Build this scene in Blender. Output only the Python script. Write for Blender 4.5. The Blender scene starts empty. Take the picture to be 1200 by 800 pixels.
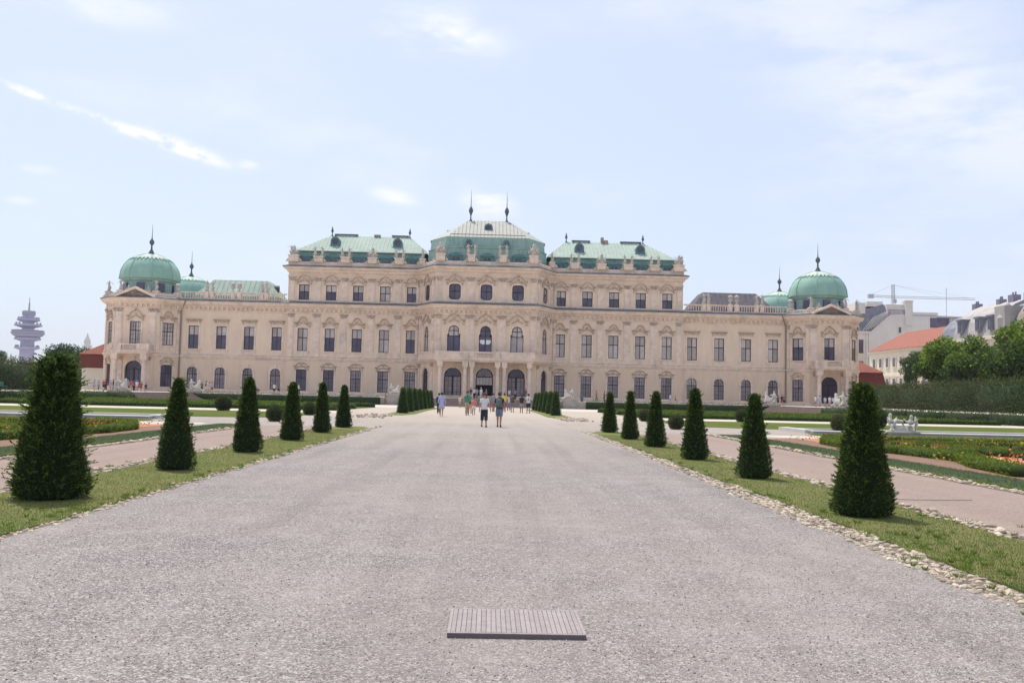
import bpy, bmesh, math, random
import numpy as np
from mathutils import Vector, Matrix
from mathutils.geometry import tessellate_polygon
random.seed(7)
RNG = np.random.default_rng(11)
S = bpy.context.scene
C = S.collection
R = math.radians

# ---------------------------------------------------------------- camera
cam_d = bpy.data.cameras.new('camera')
cam = bpy.data.objects.new('camera', cam_d); C.objects.link(cam); S.camera = cam
cam_d.sensor_width = 36.0; cam_d.lens = 36.0 * 1068.2 / 1200.0
cam_d.clip_start = 0.1; cam_d.clip_end = 9000
PITCH, ROLL, YAW = 0.0585, 0.0230, 0.0239
fwd = Vector((math.sin(YAW) * math.cos(PITCH), math.cos(YAW) * math.cos(PITCH), math.sin(PITCH)))
right = Vector((math.cos(YAW), -math.sin(YAW), 0.0))
up = right.cross(fwd)
c_, s_ = math.cos(ROLL), math.sin(ROLL)
r2 = right * c_ + up * s_
u2 = up * c_ - right * s_
m3 = Matrix((r2, u2, -fwd)).transposed()
cam.matrix_world = Matrix.Translation((0.81, 0.0, 1.6)) @ m3.to_4x4()

# ---------------------------------------------------------------- world, sun, exposure
SUN_EL, SUN_AZ = R(63), R(-27)          # azimuth measured from +Y towards +X
W = bpy.data.worlds.new('World'); S.world = W; W.use_nodes = True
wn, wl = W.node_tree.nodes, W.node_tree.links
wn.clear()
def wnode(t, **k):
    n = wn.new(t)
    for a, b in k.items(): setattr(n, a, b)
    return n
out = wnode('ShaderNodeOutputWorld'); bg = wnode('ShaderNodeBackground'); bg.inputs['Strength'].default_value = 0.13
sky = wnode('ShaderNodeTexSky', sky_type='NISHITA', sun_disc=False, sun_elevation=SUN_EL, sun_rotation=SUN_AZ,
            altitude=200, air_density=1.0, dust_density=2.2, ozone_density=1.4)
wl.new(bg.outputs[0], out.inputs[0])
tc = wnode('ShaderNodeTexCoord')
sep = wnode('ShaderNodeSeparateXYZ'); wl.new(tc.outputs['Generated'], sep.inputs[0])
def wmath(op, a, b=None, c=None):
    n = wnode('ShaderNodeMath', operation=op)
    for i, v in enumerate((a, b, c)):
        if v is None: continue
        if isinstance(v, (int, float)): n.inputs[i].default_value = v
        else: wl.new(v, n.inputs[i])
    return n.outputs[0]
ysafe = wmath('MAXIMUM', sep.outputs['Y'], 0.02)
gx = wmath('DIVIDE', sep.outputs['X'], ysafe)       # where in the sky: tangent plane to the south
gz_ = wmath('DIVIDE', sep.outputs['Z'], ysafe)
ahead = wmath('GREATER_THAN', sep.outputs['Y'], 0.05)
def wnoise(scale, detail, rough, sx=1, sy=1, sz=1, off=0):
    mp = wnode('ShaderNodeMapping'); mp.inputs['Scale'].default_value = (sx, sy, sz); mp.inputs['Location'].default_value = (off, off, off)
    mp.inputs['Rotation'].default_value = (0, R(14), R(8))
    wl.new(tc.outputs['Generated'], mp.inputs[0])
    n = wnode('ShaderNodeTexNoise'); n.inputs['Scale'].default_value = scale; n.inputs['Detail'].default_value = detail
    n.inputs['Roughness'].default_value = rough; wl.new(mp.outputs[0], n.inputs['Vector'])
    return n.outputs[0]
def wramp(v, a, b):
    n = wnode('ShaderNodeMapRange'); n.interpolation_type = 'SMOOTHSTEP'
    n.inputs[1].default_value = a; n.inputs[2].default_value = b; wl.new(v, n.inputs[0]); return n.outputs[0]
fine = wnoise(9, 9, 0.62, 0.8, 0.8, 2.4, 3.1)
frag = wnoise(34, 6, 0.6, 1, 1, 1.6, 1.3)
mid = wnoise(4, 7, 0.6, 0.7, 0.7, 2.0, 7.7)
# thin high veil over the whole sky
veil = wmath('MULTIPLY', wramp(mid, 0.42, 0.72), wramp(fine, 0.3, 0.75))
def blob(cx, cz, rx, rz, ang, sharp, amp, nz=fine, lo=0.35, hi=0.6):
    ca, sa = math.cos(ang), math.sin(ang)
    dx = wmath('SUBTRACT', gx, cx); dz = wmath('SUBTRACT', gz_, cz)
    a = wmath('ADD', wmath('MULTIPLY', dx, ca / rx), wmath('MULTIPLY', dz, sa / rx))
    b = wmath('ADD', wmath('MULTIPLY', dx, -sa / rz), wmath('MULTIPLY', dz, ca / rz))
    d = wmath('SQRT', wmath('ADD', wmath('MULTIPLY', a, a), wmath('MULTIPLY', b, b)))
    n = wnode('ShaderNodeMapRange'); n.interpolation_type = 'SMOOTHSTEP'
    n.inputs[1].default_value = 1.0; n.inputs[2].default_value = sharp; wl.new(d, n.inputs[0])
    return wmath('MULTIPLY', wmath('MULTIPLY', wmath('MULTIPLY', n.outputs[0], wramp(nz, lo, hi)), amp), ahead)
total = wmath('MULTIPLY', veil, 0.5)
for args in [
    (-0.425, 0.288, 0.175, 0.0095, -0.33, 0.0, 1.0, frag, 0.40, 0.62),      # long thin streak, upper left
    (-0.345, 0.264, 0.09, 0.013, -0.33, 0.0, 1.2, frag, 0.38, 0.60),
    (-0.52, 0.322, 0.05, 0.007, -0.36, 0.0, 0.9, frag, 0.38, 0.6),
    (-0.27, 0.246, 0.018, 0.008, -0.2, 0.1, 0.9),
    (-0.52, 0.20, 0.03, 0.008, -0.1, 0.1, 0.6),
    (-0.50, 0.235, 0.03, 0.008, -0.1, 0.1, 0.5),
    (-0.01, 0.215, 0.05, 0.028, -0.3, 0.1, 1.1),        # puff behind the spires
    (-0.11, 0.215, 0.04, 0.013, -0.2, 0.1, 0.8),
    (-0.06, 0.40, 0.10, 0.045, -0.15, 0.1, 0.9),
    (-0.44, 0.42, 0.16, 0.04, -0.05, 0.0, 0.6),
    (0.44, 0.40, 0.46, 0.16, -0.42, 0.0, 0.42),         # broad veil, upper right
    (0.55, 0.30, 0.34, 0.12, -0.3, 0.0, 0.3)]:
    total = wmath('ADD', total, blob(*args))
tot = wnode('ShaderNodeClamp'); wl.new(total, tot.inputs[0])
mixn = wnode('ShaderNodeMix', data_type='RGBA')
wl.new(tot.outputs[0], mixn.inputs['Factor'])
hz_ = wnode('ShaderNodeMix', data_type='RGBA'); hz_.inputs['Factor'].default_value = 0.72     # pale milky summer air over the whole dome
wl.new(sky.outputs[0], hz_.inputs['A']); hz_.inputs['B'].default_value = (3.3, 3.62, 4.4, 1)
wl.new(hz_.outputs['Result'], mixn.inputs['A']); mixn.inputs['B'].default_value = (4.9, 4.95, 5.3, 1)
wl.new(mixn.outputs['Result'], bg.inputs['Color'])

sun_d = bpy.data.lights.new('sun', 'SUN'); sun_d.energy = 2.7; sun_d.angle = R(0.6); sun_d.color = (1.0, 0.95, 0.87)
sun = bpy.data.objects.new('sun', sun_d); C.objects.link(sun)
sv = Vector((math.sin(SUN_AZ) * math.cos(SUN_EL), math.cos(SUN_AZ) * math.cos(SUN_EL), math.sin(SUN_EL)))
sun.rotation_euler = (-sv).to_track_quat('-Z', 'Y').to_euler(); sun.location = sv * 60
S.view_settings.view_transform = 'Standard'; S.view_settings.look = 'None'
S.view_settings.exposure = 0.72; S.view_settings.gamma = 1.0; S.view_settings.use_curve_mapping = False
S.cycles.max_bounces = 6; S.cycles.diffuse_bounces = 4; S.cycles.transparent_max_bounces = 8
S.cycles.use_adaptive_sampling = True; S.cycles.adaptive_threshold = 0.02

# ---------------------------------------------------------------- materials
MATS = {}
def mat(name, col, rough=0.8, col2=None, scale=2.0, detail=5, bump=0.0, bscale=None, metal=0.0, spec=0.3,
        island=0.0, obj_rand=0.0, tri=None, stretch=(1, 1, 1), lo=0.35, hi=0.65, alpha=None, backlit=0.0, ty='noise', dist=0.05):
    """principled material, base colour from noise between col and col2, optional per-island variation"""
    if name in MATS: return MATS[name]
    m = bpy.data.materials.new(name); m.use_nodes = True; MATS[name] = m
    n, l = m.node_tree.nodes, m.node_tree.links
    p = n['Principled BSDF']
    p.inputs['Roughness'].default_value = rough; p.inputs['Metallic'].default_value = metal
    p.inputs['Specular IOR Level'].default_value = spec
    p.inputs['Base Color'].default_value = (*col, 1)
    t = n.new('ShaderNodeTexCoord'); g = n.new('ShaderNodeNewGeometry')
    mp = n.new('ShaderNodeMapping'); mp.inputs['Scale'].default_value = stretch
    l.new(g.outputs['Position'], mp.inputs[0])
    src = None
    if col2 is not None:
        if ty == 'noise':
            nz = n.new('ShaderNodeTexNoise'); nz.inputs['Scale'].default_value = scale; nz.inputs['Detail'].default_value = detail
            nz.inputs['Roughness'].default_value = 0.6
        else:
            nz = n.new('ShaderNodeTexVoronoi'); nz.inputs['Scale'].default_value = scale
        l.new(mp.outputs[0], nz.inputs['Vector'])
        mr = n.new('ShaderNodeMapRange'); mr.inputs[1].default_value = lo; mr.inputs[2].default_value = hi
        l.new(nz.outputs[0] if ty == 'noise' else nz.outputs['Distance'], mr.inputs[0])
        mx = n.new('ShaderNodeMix'); mx.data_type = 'RGBA'
        mx.inputs['A'].default_value = (*col, 1); mx.inputs['B'].default_value = (*col2, 1)
        l.new(mr.outputs[0], mx.inputs['Factor']); src = mx.outputs['Result']
        if tri:   # second, larger pattern: (colour, scale, lo, hi, amount)
            nz2 = n.new('ShaderNodeTexNoise'); nz2.inputs['Scale'].default_value = tri[1]; nz2.inputs['Detail'].default_value = 5
            l.new(g.outputs['Position'], nz2.inputs['Vector'])
            mr2 = n.new('ShaderNodeMapRange'); mr2.inputs[1].default_value = tri[2]; mr2.inputs[2].default_value = tri[3]; mr2.inputs[4].default_value = tri[4]
            l.new(nz2.outputs[0], mr2.inputs[0])
            mx2 = n.new('ShaderNodeMix'); mx2.data_type = 'RGBA'; l.new(mr2.outputs[0], mx2.inputs['Factor'])
            l.new(src, mx2.inputs['A']); mx2.inputs['B'].default_value = (*tri[0], 1); src = mx2.outputs['Result']
    if island or obj_rand:
        hs = n.new('ShaderNodeHueSaturation')
        if src is not None: l.new(src, hs.inputs['Color'])
        else: hs.inputs['Color'].default_value = (*col, 1)
        mr3 = n.new('ShaderNodeMapRange')
        if island: l.new(g.outputs['Random Per Island'], mr3.inputs[0]); a = island
        else:
            oi = n.new('ShaderNodeObjectInfo'); l.new(oi.outputs['Random'], mr3.inputs[0]); a = obj_rand
        mr3.inputs[3].default_value = 1 - a; mr3.inputs[4].default_value = 1 + a
        l.new(mr3.outputs[0], hs.inputs['Value']); src = hs.outputs[0]
    if src is not None: l.new(src, p.inputs['Base Color'])
    if bump:
        nb = n.new('ShaderNodeTexNoise'); nb.inputs['Scale'].default_value = bscale or scale * 3; nb.inputs['Detail'].default_value = 4
        l.new(g.outputs['Position'], nb.inputs['Vector'])
        bp = n.new('ShaderNodeBump'); bp.inputs['Strength'].default_value = bump; bp.inputs['Distance'].default_value = dist
        l.new(nb.outputs[0], bp.inputs['Height']); l.new(bp.outputs[0], p.inputs['Normal'])
    if backlit:
        tr = n.new('ShaderNodeBsdfTranslucent'); ms = n.new('ShaderNodeMixShader'); ms.inputs[0].default_value = backlit
        if src is not None: l.new(src, tr.inputs[0])
        else: tr.inputs[0].default_value = (*col, 1)
        l.new(p.outputs[0], ms.inputs[1]); l.new(tr.outputs[0], ms.inputs[2]); l.new(ms.outputs[0], n['Material Output'].inputs[0])
    return m
M = {}
M['stucco'] = mat('stucco', (0.80, 0.63, 0.48), 0.9, (0.735, 0.572, 0.436), 1.1, 8, 0.3, 6, stretch=(1, 1, 0.3), tri=((0.56, 0.44, 0.36), 0.3, 0.5, 0.8, 0.35))
M['stone'] = mat('carved stone', (0.82, 0.66, 0.54), 0.9, (0.68, 0.54, 0.44), 1.4, 7, 0.35, 8, tri=((0.33, 0.29, 0.26), 0.35, 0.5, 0.8, 0.5))
M['stone_dark'] = mat('weathered stone', (0.42, 0.335, 0.27), 0.95, (0.27, 0.225, 0.2), 1.6, 8, 0.4, 8)
M['hood_stone'] = mat('weathered hood stone', (0.62, 0.49, 0.385), 0.95, (0.40, 0.31, 0.25), 2.2, 8, 0.4, 8)
M['capping'] = mat('lead capping', (0.12, 0.125, 0.14), 0.6, (0.2, 0.2, 0.215), 1.2)
M['statue'] = mat('statue stone', (0.62, 0.56, 0.48), 0.9, (0.42, 0.38, 0.34), 2.2, 7, 0.3, 9)
M['marble'] = mat('white marble', (0.66, 0.62, 0.56), 0.8, (0.46, 0.43, 0.39), 2.0, 7, 0.2, 10)
M['copper'] = mat('green copper', (0.31, 0.385, 0.325), 0.9, (0.38, 0.44, 0.375), 1.0, 8, 0.1, 4, stretch=(1, 1, 0.25), tri=((0.42, 0.52, 0.45), 0.25, 0.45, 0.75, 0.7))
M['copper_dark'] = mat('dark teal copper', (0.25, 0.385, 0.34), 0.8, (0.33, 0.45, 0.40), 1.6, 8, 0.1, 4, stretch=(1, 1, 0.25), tri=((0.22, 0.26, 0.22), 0.6, 0.55, 0.8, 0.5))  # deeper teal than the upper roof copper
M['copper_pale'] = mat('pale copper sheet', (0.43, 0.42, 0.375), 0.75, (0.33, 0.355, 0.32), 1.1, 7, stretch=(1, 1, 0.4), tri=((0.42, 0.33, 0.25), 0.9, 0.55, 0.8, 0.5))
M['dormer_copper'] = mat('dormer copper', (0.085, 0.19, 0.19), 0.7, (0.12, 0.24, 0.23), 2.0, 7)
M['seam_brown'] = mat('brown seams', (0.26, 0.22, 0.18), 0.8)
M['copper_light'] = mat('light copper flashing', (0.46, 0.56, 0.47), 0.8, (0.52, 0.58, 0.50), 1.0, 7)
M['bronze'] = mat('dark bronze', (0.085, 0.10, 0.11), 0.6, (0.12, 0.145, 0.145), 3)
M['dome_copper'] = mat('dome copper', (0.235, 0.41, 0.33), 0.8, (0.30, 0.46, 0.38), 1.0, 8, 0.1, 4, stretch=(1, 1, .25), tri=((0.36, 0.50, 0.42), 0.5, 0.5, 0.8, 0.6))
M['slate'] = mat('dark slate', (0.10, 0.09, 0.105), 0.75, (0.15, 0.13, 0.15), 1.6)
M['frame'] = mat('dark timber', (0.045, 0.025, 0.028), 0.6)
M['frame_door'] = mat('door timber', (0.035, 0.02, 0.03), 0.6, (0.055, 0.03, 0.04), 5)
M['glass_light'] = mat('curtained glass', (0.40, 0.35, 0.335), 0.4, (0.50, 0.44, 0.42), 1.3, obj_rand=0.28, spec=0.6)  # random tone per pane paints varied reflections, here and in the next two
M['glass_mid'] = mat('half curtained glass', (0.22, 0.18, 0.20), 0.35, (0.31, 0.26, 0.28), 1.3, obj_rand=0.28, spec=0.6)
M['glass_dark'] = mat('dark glass', (0.07, 0.06, 0.10), 0.22, (0.11, 0.095, 0.14), 0.9, obj_rand=0.28, spec=0.5)
M['interior'] = mat('dark interior', (0.02, 0.015, 0.025), 0.9)
M['downpipe'] = mat('downpipe metal', (0.26, 0.205, 0.175), 0.6)
M['step'] = mat('step stone', (0.33, 0.26, 0.225), 0.95, (0.24, 0.19, 0.17), 2.2, 6, 0.2, 8)
M['gravel'] = None
M['plate'] = mat('plate metal', (0.33, 0.28, 0.275), 0.8, (0.27, 0.23, 0.225), 14, 6, 0.15, 60, obj_rand=0.08)
M['plate_edge'] = mat('shaded plate edge', (0.15, 0.12, 0.125), 0.6)  # rim and groove metal darkened, their shade put into the colour
M['red_tile'] = mat('red roof tile', (0.34, 0.125, 0.085), 0.85, (0.27, 0.10, 0.07), 1.6, 7, 0.3, 5)
M['red_steep'] = mat('dark red roof', (0.20, 0.05, 0.04), 0.85, (0.16, 0.04, 0.035), 1.6)
M['cream'] = mat('cream render', (0.76, 0.70, 0.58), 0.9, (0.68, 0.62, 0.51), 0.6, 6)
M['white_wall'] = mat('pale render', (0.74, 0.71, 0.66), 0.9, (0.66, 0.63, 0.59), 0.4, 6)
M['grey_roof'] = mat('grey sheet roof', (0.34, 0.33, 0.32), 0.6, (0.46, 0.43, 0.39), 0.5, 7, stretch=(1, 1, 0.4))
M['blue_roof'] = mat('blue grey roof', (0.16, 0.165, 0.21), 0.6, (0.26, 0.26, 0.30), 0.7, 7)
M['brown_roof'] = mat('brown grey roof', (0.27, 0.235, 0.20), 0.75, (0.34, 0.30, 0.25), 0.8, 7)
M['crane'] = mat('crane grey', (0.44, 0.44, 0.47), 0.6)
M['tower'] = mat('haze tinted concrete', (0.30, 0.27, 0.42), 0.85, (0.36, 0.33, 0.47), 0.05)  # distance haze painted into the concrete and band colours as violet
M['tower_dark'] = mat('tower bands', (0.24, 0.22, 0.29), 0.85)
M['bark'] = mat('bark', (0.055, 0.045, 0.04), 0.95, (0.03, 0.026, 0.024), 6)
M['yew'] = mat('yew needles', (0.034, 0.062, 0.020), 0.7, island=0.5, col2=(0.05, 0.085, 0.024), scale=3.5, spec=0.2, backlit=0.18)
M['yew_tip'] = mat('lit yew tips', (0.15, 0.215, 0.035), 0.65, island=0.4, spec=0.1, backlit=0.5)  # tip green brightened to paint in the backlit fringe
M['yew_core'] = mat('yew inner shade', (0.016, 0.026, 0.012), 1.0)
M['yew_far'] = mat('clipped yew foliage', (0.06, 0.12, 0.035), 0.75, island=0.4, spec=0.15, backlit=0.35)
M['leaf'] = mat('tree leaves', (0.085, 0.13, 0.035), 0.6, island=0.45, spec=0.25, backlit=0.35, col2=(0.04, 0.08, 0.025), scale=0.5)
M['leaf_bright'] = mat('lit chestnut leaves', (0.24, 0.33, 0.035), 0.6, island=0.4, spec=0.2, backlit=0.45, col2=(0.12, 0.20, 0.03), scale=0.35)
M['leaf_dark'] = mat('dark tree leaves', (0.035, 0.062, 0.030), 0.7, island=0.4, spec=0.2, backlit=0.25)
M['hedge_leaf'] = mat('hedge leaves', (0.075, 0.10, 0.036), 0.75, island=0.45, spec=0.1, backlit=0.25, col2=(0.10, 0.105, 0.05), scale=0.25)
M['box_leaf'] = mat('box leaves', (0.20, 0.25, 0.025), 0.7, island=0.4, spec=0.12, backlit=0.35, col2=(0.12, 0.17, 0.03), scale=1.1)
M['box_leaf_dull'] = mat('dry box leaves', (0.23, 0.21, 0.05), 0.7, island=0.4, spec=0.12, backlit=0.35, col2=(0.14, 0.17, 0.035), scale=1.1)
M['grass_blade'] = mat('grass blades', (0.20, 0.195, 0.078), 0.8, island=0.35, spec=0.08, backlit=0.3, col2=(0.11, 0.16, 0.045), scale=0.6, lo=0.5, hi=0.68)
M['strip_plant'] = mat('edging plants', (0.15, 0.20, 0.12), 0.7, island=0.35, spec=0.2, backlit=0.25)
M['lawn_dry'] = mat('dry lawn', (0.20, 0.19, 0.078), 0.95, (0.14, 0.16, 0.055), 1.3, 9, 0.5, 60, tri=((0.13, 0.17, 0.05), 0.7, 0.5, 0.66, 0.9), dist=0.03, spec=0.03)
M['lawn'] = mat('green lawn', (0.075, 0.11, 0.022), 0.95, (0.10, 0.125, 0.028), 0.6, 9, 0.4, 40, tri=((0.15, 0.135, 0.045), 0.15, 0.45, 0.7, 0.7), dist=0.03, spec=0.03)
M['brick_grit'] = mat('red brick grit', (0.50, 0.20, 0.115), 0.95, (0.42, 0.17, 0.10), 3, 8, 0.3, 60)
M['soil'] = mat('parterre soil', (0.17, 0.10, 0.07), 0.95, (0.24, 0.15, 0.10), 3, 8)
M['cream_grit'] = mat('cream limestone grit', (0.60, 0.52, 0.40), 0.95, (0.50, 0.43, 0.34), 2, 8)
M['rim'] = mat('basin rim stone', (0.60, 0.57, 0.53), 0.8, (0.48, 0.46, 0.44), 1.3, 7)
M['pebble'] = mat('edging pebbles', (0.46, 0.385, 0.295), 0.85, (0.44, 0.36, 0.28), 9, 5, island=0.38, bump=0.2, bscale=40, dist=0.01)
M['cobble'] = mat('edging cobbles', (0.46, 0.385, 0.295), 0.85, (0.44, 0.36, 0.28), 9, 5, obj_rand=0.38, bump=0.2, bscale=40, dist=0.01)
M['bench_green'] = mat('bench paint', (0.03, 0.14, 0.12), 0.5)

def gravel_mat(name, base, dark, light, warm, wscale=0.12, far=None):
    m = bpy.data.materials.new(name); m.use_nodes = True; n, l = m.node_tree.nodes, m.node_tree.links
    p = n['Principled BSDF']; p.inputs['Roughness'].default_value = 0.95; p.inputs['Specular IOR Level'].default_value = 0.15
    g = n.new('ShaderNodeNewGeometry')
    def noise(sc, det, ro=0.6):
        z = n.new('ShaderNodeTexNoise'); z.inputs['Scale'].default_value = sc; z.inputs['Detail'].default_value = det
        z.inputs['Roughness'].default_value = ro; l.new(g.outputs['Position'], z.inputs['Vector']); return z.outputs[0]
    def vor(sc):
        z = n.new('ShaderNodeTexVoronoi'); z.inputs['Scale'].default_value = sc; l.new(g.outputs['Position'], z.inputs['Vector']); return z
    def rng(v, a, b, c=0.0, d=1.0):
        z = n.new('ShaderNodeMapRange'); z.inputs[1].default_value = a; z.inputs[2].default_value = b
        z.inputs[3].default_value = c; z.inputs[4].default_value = d; l.new(v, z.inputs[0]); return z.outputs[0]
    def mix(f, a, b):
        z = n.new('ShaderNodeMix'); z.data_type = 'RGBA'; l.new(f, z.inputs['Factor'])
        for k, v in (('A', a), ('B', b)):
            if isinstance(v, tuple): z.inputs[k].default_value = (*v, 1)
            else: l.new(v, z.inputs[k])
        return z.outputs['Result']
    v1 = vor(85); v2 = vor(38)
    sx = n.new('ShaderNodeSeparateColor'); l.new(v1.outputs['Color'], sx.inputs[0])
    sy = n.new('ShaderNodeSeparateColor'); l.new(v2.outputs['Color'], sy.inputs[0])
    c = mix(rng(sx.outputs[0], 0.02, 0.40), dark, base)
    c = mix(rng(sx.outputs[1], 0.72, 0.92), c, light)
    c = mix(rng(sy.outputs[2], 0.86, 0.95, 0, 0.55), c, dark)
    c = mix(rng(sy.outputs[1], 0.88, 0.97, 0, 0.7), c, light)
    c = mix(rng(noise(6, 7, 0.75), 0.55, 0.8, 0, 0.3), c, dark)
    c = mix(rng(noise(0.5, 7, 0.65), 0.5, 0.7, 0, 0.18), c, light)
    c = mix(rng(noise(wscale, 6), 0.40, 0.66, 0, 0.8), c, warm)
    c = mix(rng(noise(1.7, 6), 0.45, 0.75, 0, 0.2), c, light)
    mpl = n.new('ShaderNodeMapping'); mpl.inputs['Scale'].default_value = (1.6, 0.05, 1); l.new(g.outputs['Position'], mpl.inputs[0])
    lane = n.new('ShaderNodeTexNoise'); lane.inputs['Scale'].default_value = 1.0; lane.inputs['Detail'].default_value = 5; l.new(mpl.outputs[0], lane.inputs['Vector'])
    c = mix(rng(lane.outputs[0], 0.52, 0.72, 0, 0.15), c, light)      # worn lanes along the walk
    c = mix(rng(lane.outputs[0], 0.48, 0.30, 0, 0.22), c, dark)
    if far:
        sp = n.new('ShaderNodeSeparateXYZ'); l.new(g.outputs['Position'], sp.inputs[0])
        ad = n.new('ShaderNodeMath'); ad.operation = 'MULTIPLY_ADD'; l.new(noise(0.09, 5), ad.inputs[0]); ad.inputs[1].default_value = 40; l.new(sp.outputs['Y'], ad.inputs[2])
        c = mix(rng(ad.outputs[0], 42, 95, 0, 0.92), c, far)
    l.new(c, p.inputs['Base Color'])
    bp = n.new('ShaderNodeBump'); bp.inputs['Strength'].default_value = 0.8; bp.inputs['Distance'].default_value = 0.012
    l.new(v1.outputs['Distance'], bp.inputs['Height'])
    b2 = n.new('ShaderNodeBump'); b2.inputs['Strength'].default_value = 0.5; b2.inputs['Distance'].default_value = 0.05
    l.new(noise(2.5, 6), b2.inputs['Height']); l.new(bp.outputs[0], b2.inputs['Normal']); l.new(b2.outputs[0], p.inputs['Normal'])
    return m
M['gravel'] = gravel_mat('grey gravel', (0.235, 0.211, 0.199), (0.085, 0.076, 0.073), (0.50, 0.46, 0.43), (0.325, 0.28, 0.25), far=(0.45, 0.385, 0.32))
M['gravel_far'] = gravel_mat('warm gravel', (0.37, 0.315, 0.265), (0.23, 0.19, 0.165), (0.48, 0.42, 0.36), (0.40, 0.34, 0.28))
M['gravel_pink'] = gravel_mat('pinkish gravel', (0.315, 0.25, 0.205), (0.20, 0.14, 0.13), (0.42, 0.33, 0.28), (0.32, 0.235, 0.195))
M['gravel_pale'] = gravel_mat('pale gravel', (0.56, 0.49, 0.41), (0.44, 0.38, 0.32), (0.66, 0.60, 0.52), (0.58, 0.51, 0.43))

# ---------------------------------------------------------------- mesh helpers
def link(o, parent=None):
    C.objects.link(o)
    if parent is not None: o.parent = parent
    return o
def mesh_obj(name, verts, faces, m, parent=None, smooth=False, loc=None, rz=0.0):
    me = bpy.data.meshes.new(name)
    me.from_pydata([tuple(v) for v in verts], [], faces)
    ms = m if isinstance(m, (list, tuple)) else [m]
    for x in ms: me.materials.append(M[x] if isinstance(x, str) else x)
    if smooth: me.polygons.foreach_set('use_smooth', [True] * len(me.polygons))
    me.update()
    o = bpy.data.objects.new(name, me)
    if loc is not None: o.location = loc
    o.rotation_euler = (0, 0, rz)
    return link(o, parent)
def inst(o, parent=None, loc=None, rz=None, scale=None, name=None):
    c = o.copy(); C.objects.link(c)
    if name: c.name = name
    c.parent = parent
    if loc is not None: c.location = loc
    if rz is not None: c.rotation_euler = (0, 0, rz)
    if scale is not None: c.scale = scale if hasattr(scale, '__len__') else (scale,) * 3
    return c
def copy_tree(o, parent=None, loc=None, rz=None, scale=None):
    kids = list(o.children)
    c = inst(o, parent, loc, rz, scale)
    for k in kids: copy_tree(k, c)
    return c
def thing(name, label, cat, loc=(0, 0, 0), rz=0.0, group=None):
    o = bpy.data.objects.new(name, None); o.empty_display_size = 0.3; C.objects.link(o)
    o.location = loc; o.rotation_euler = (0, 0, rz)
    return tag(o, label, cat, group)
def tag(o, label=None, cat=None, group=None, kind=None):
    if label: o['label'] = label
    if cat: o['category'] = cat
    if group: o['group'] = group
    if kind: o['kind'] = kind
    return o

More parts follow.
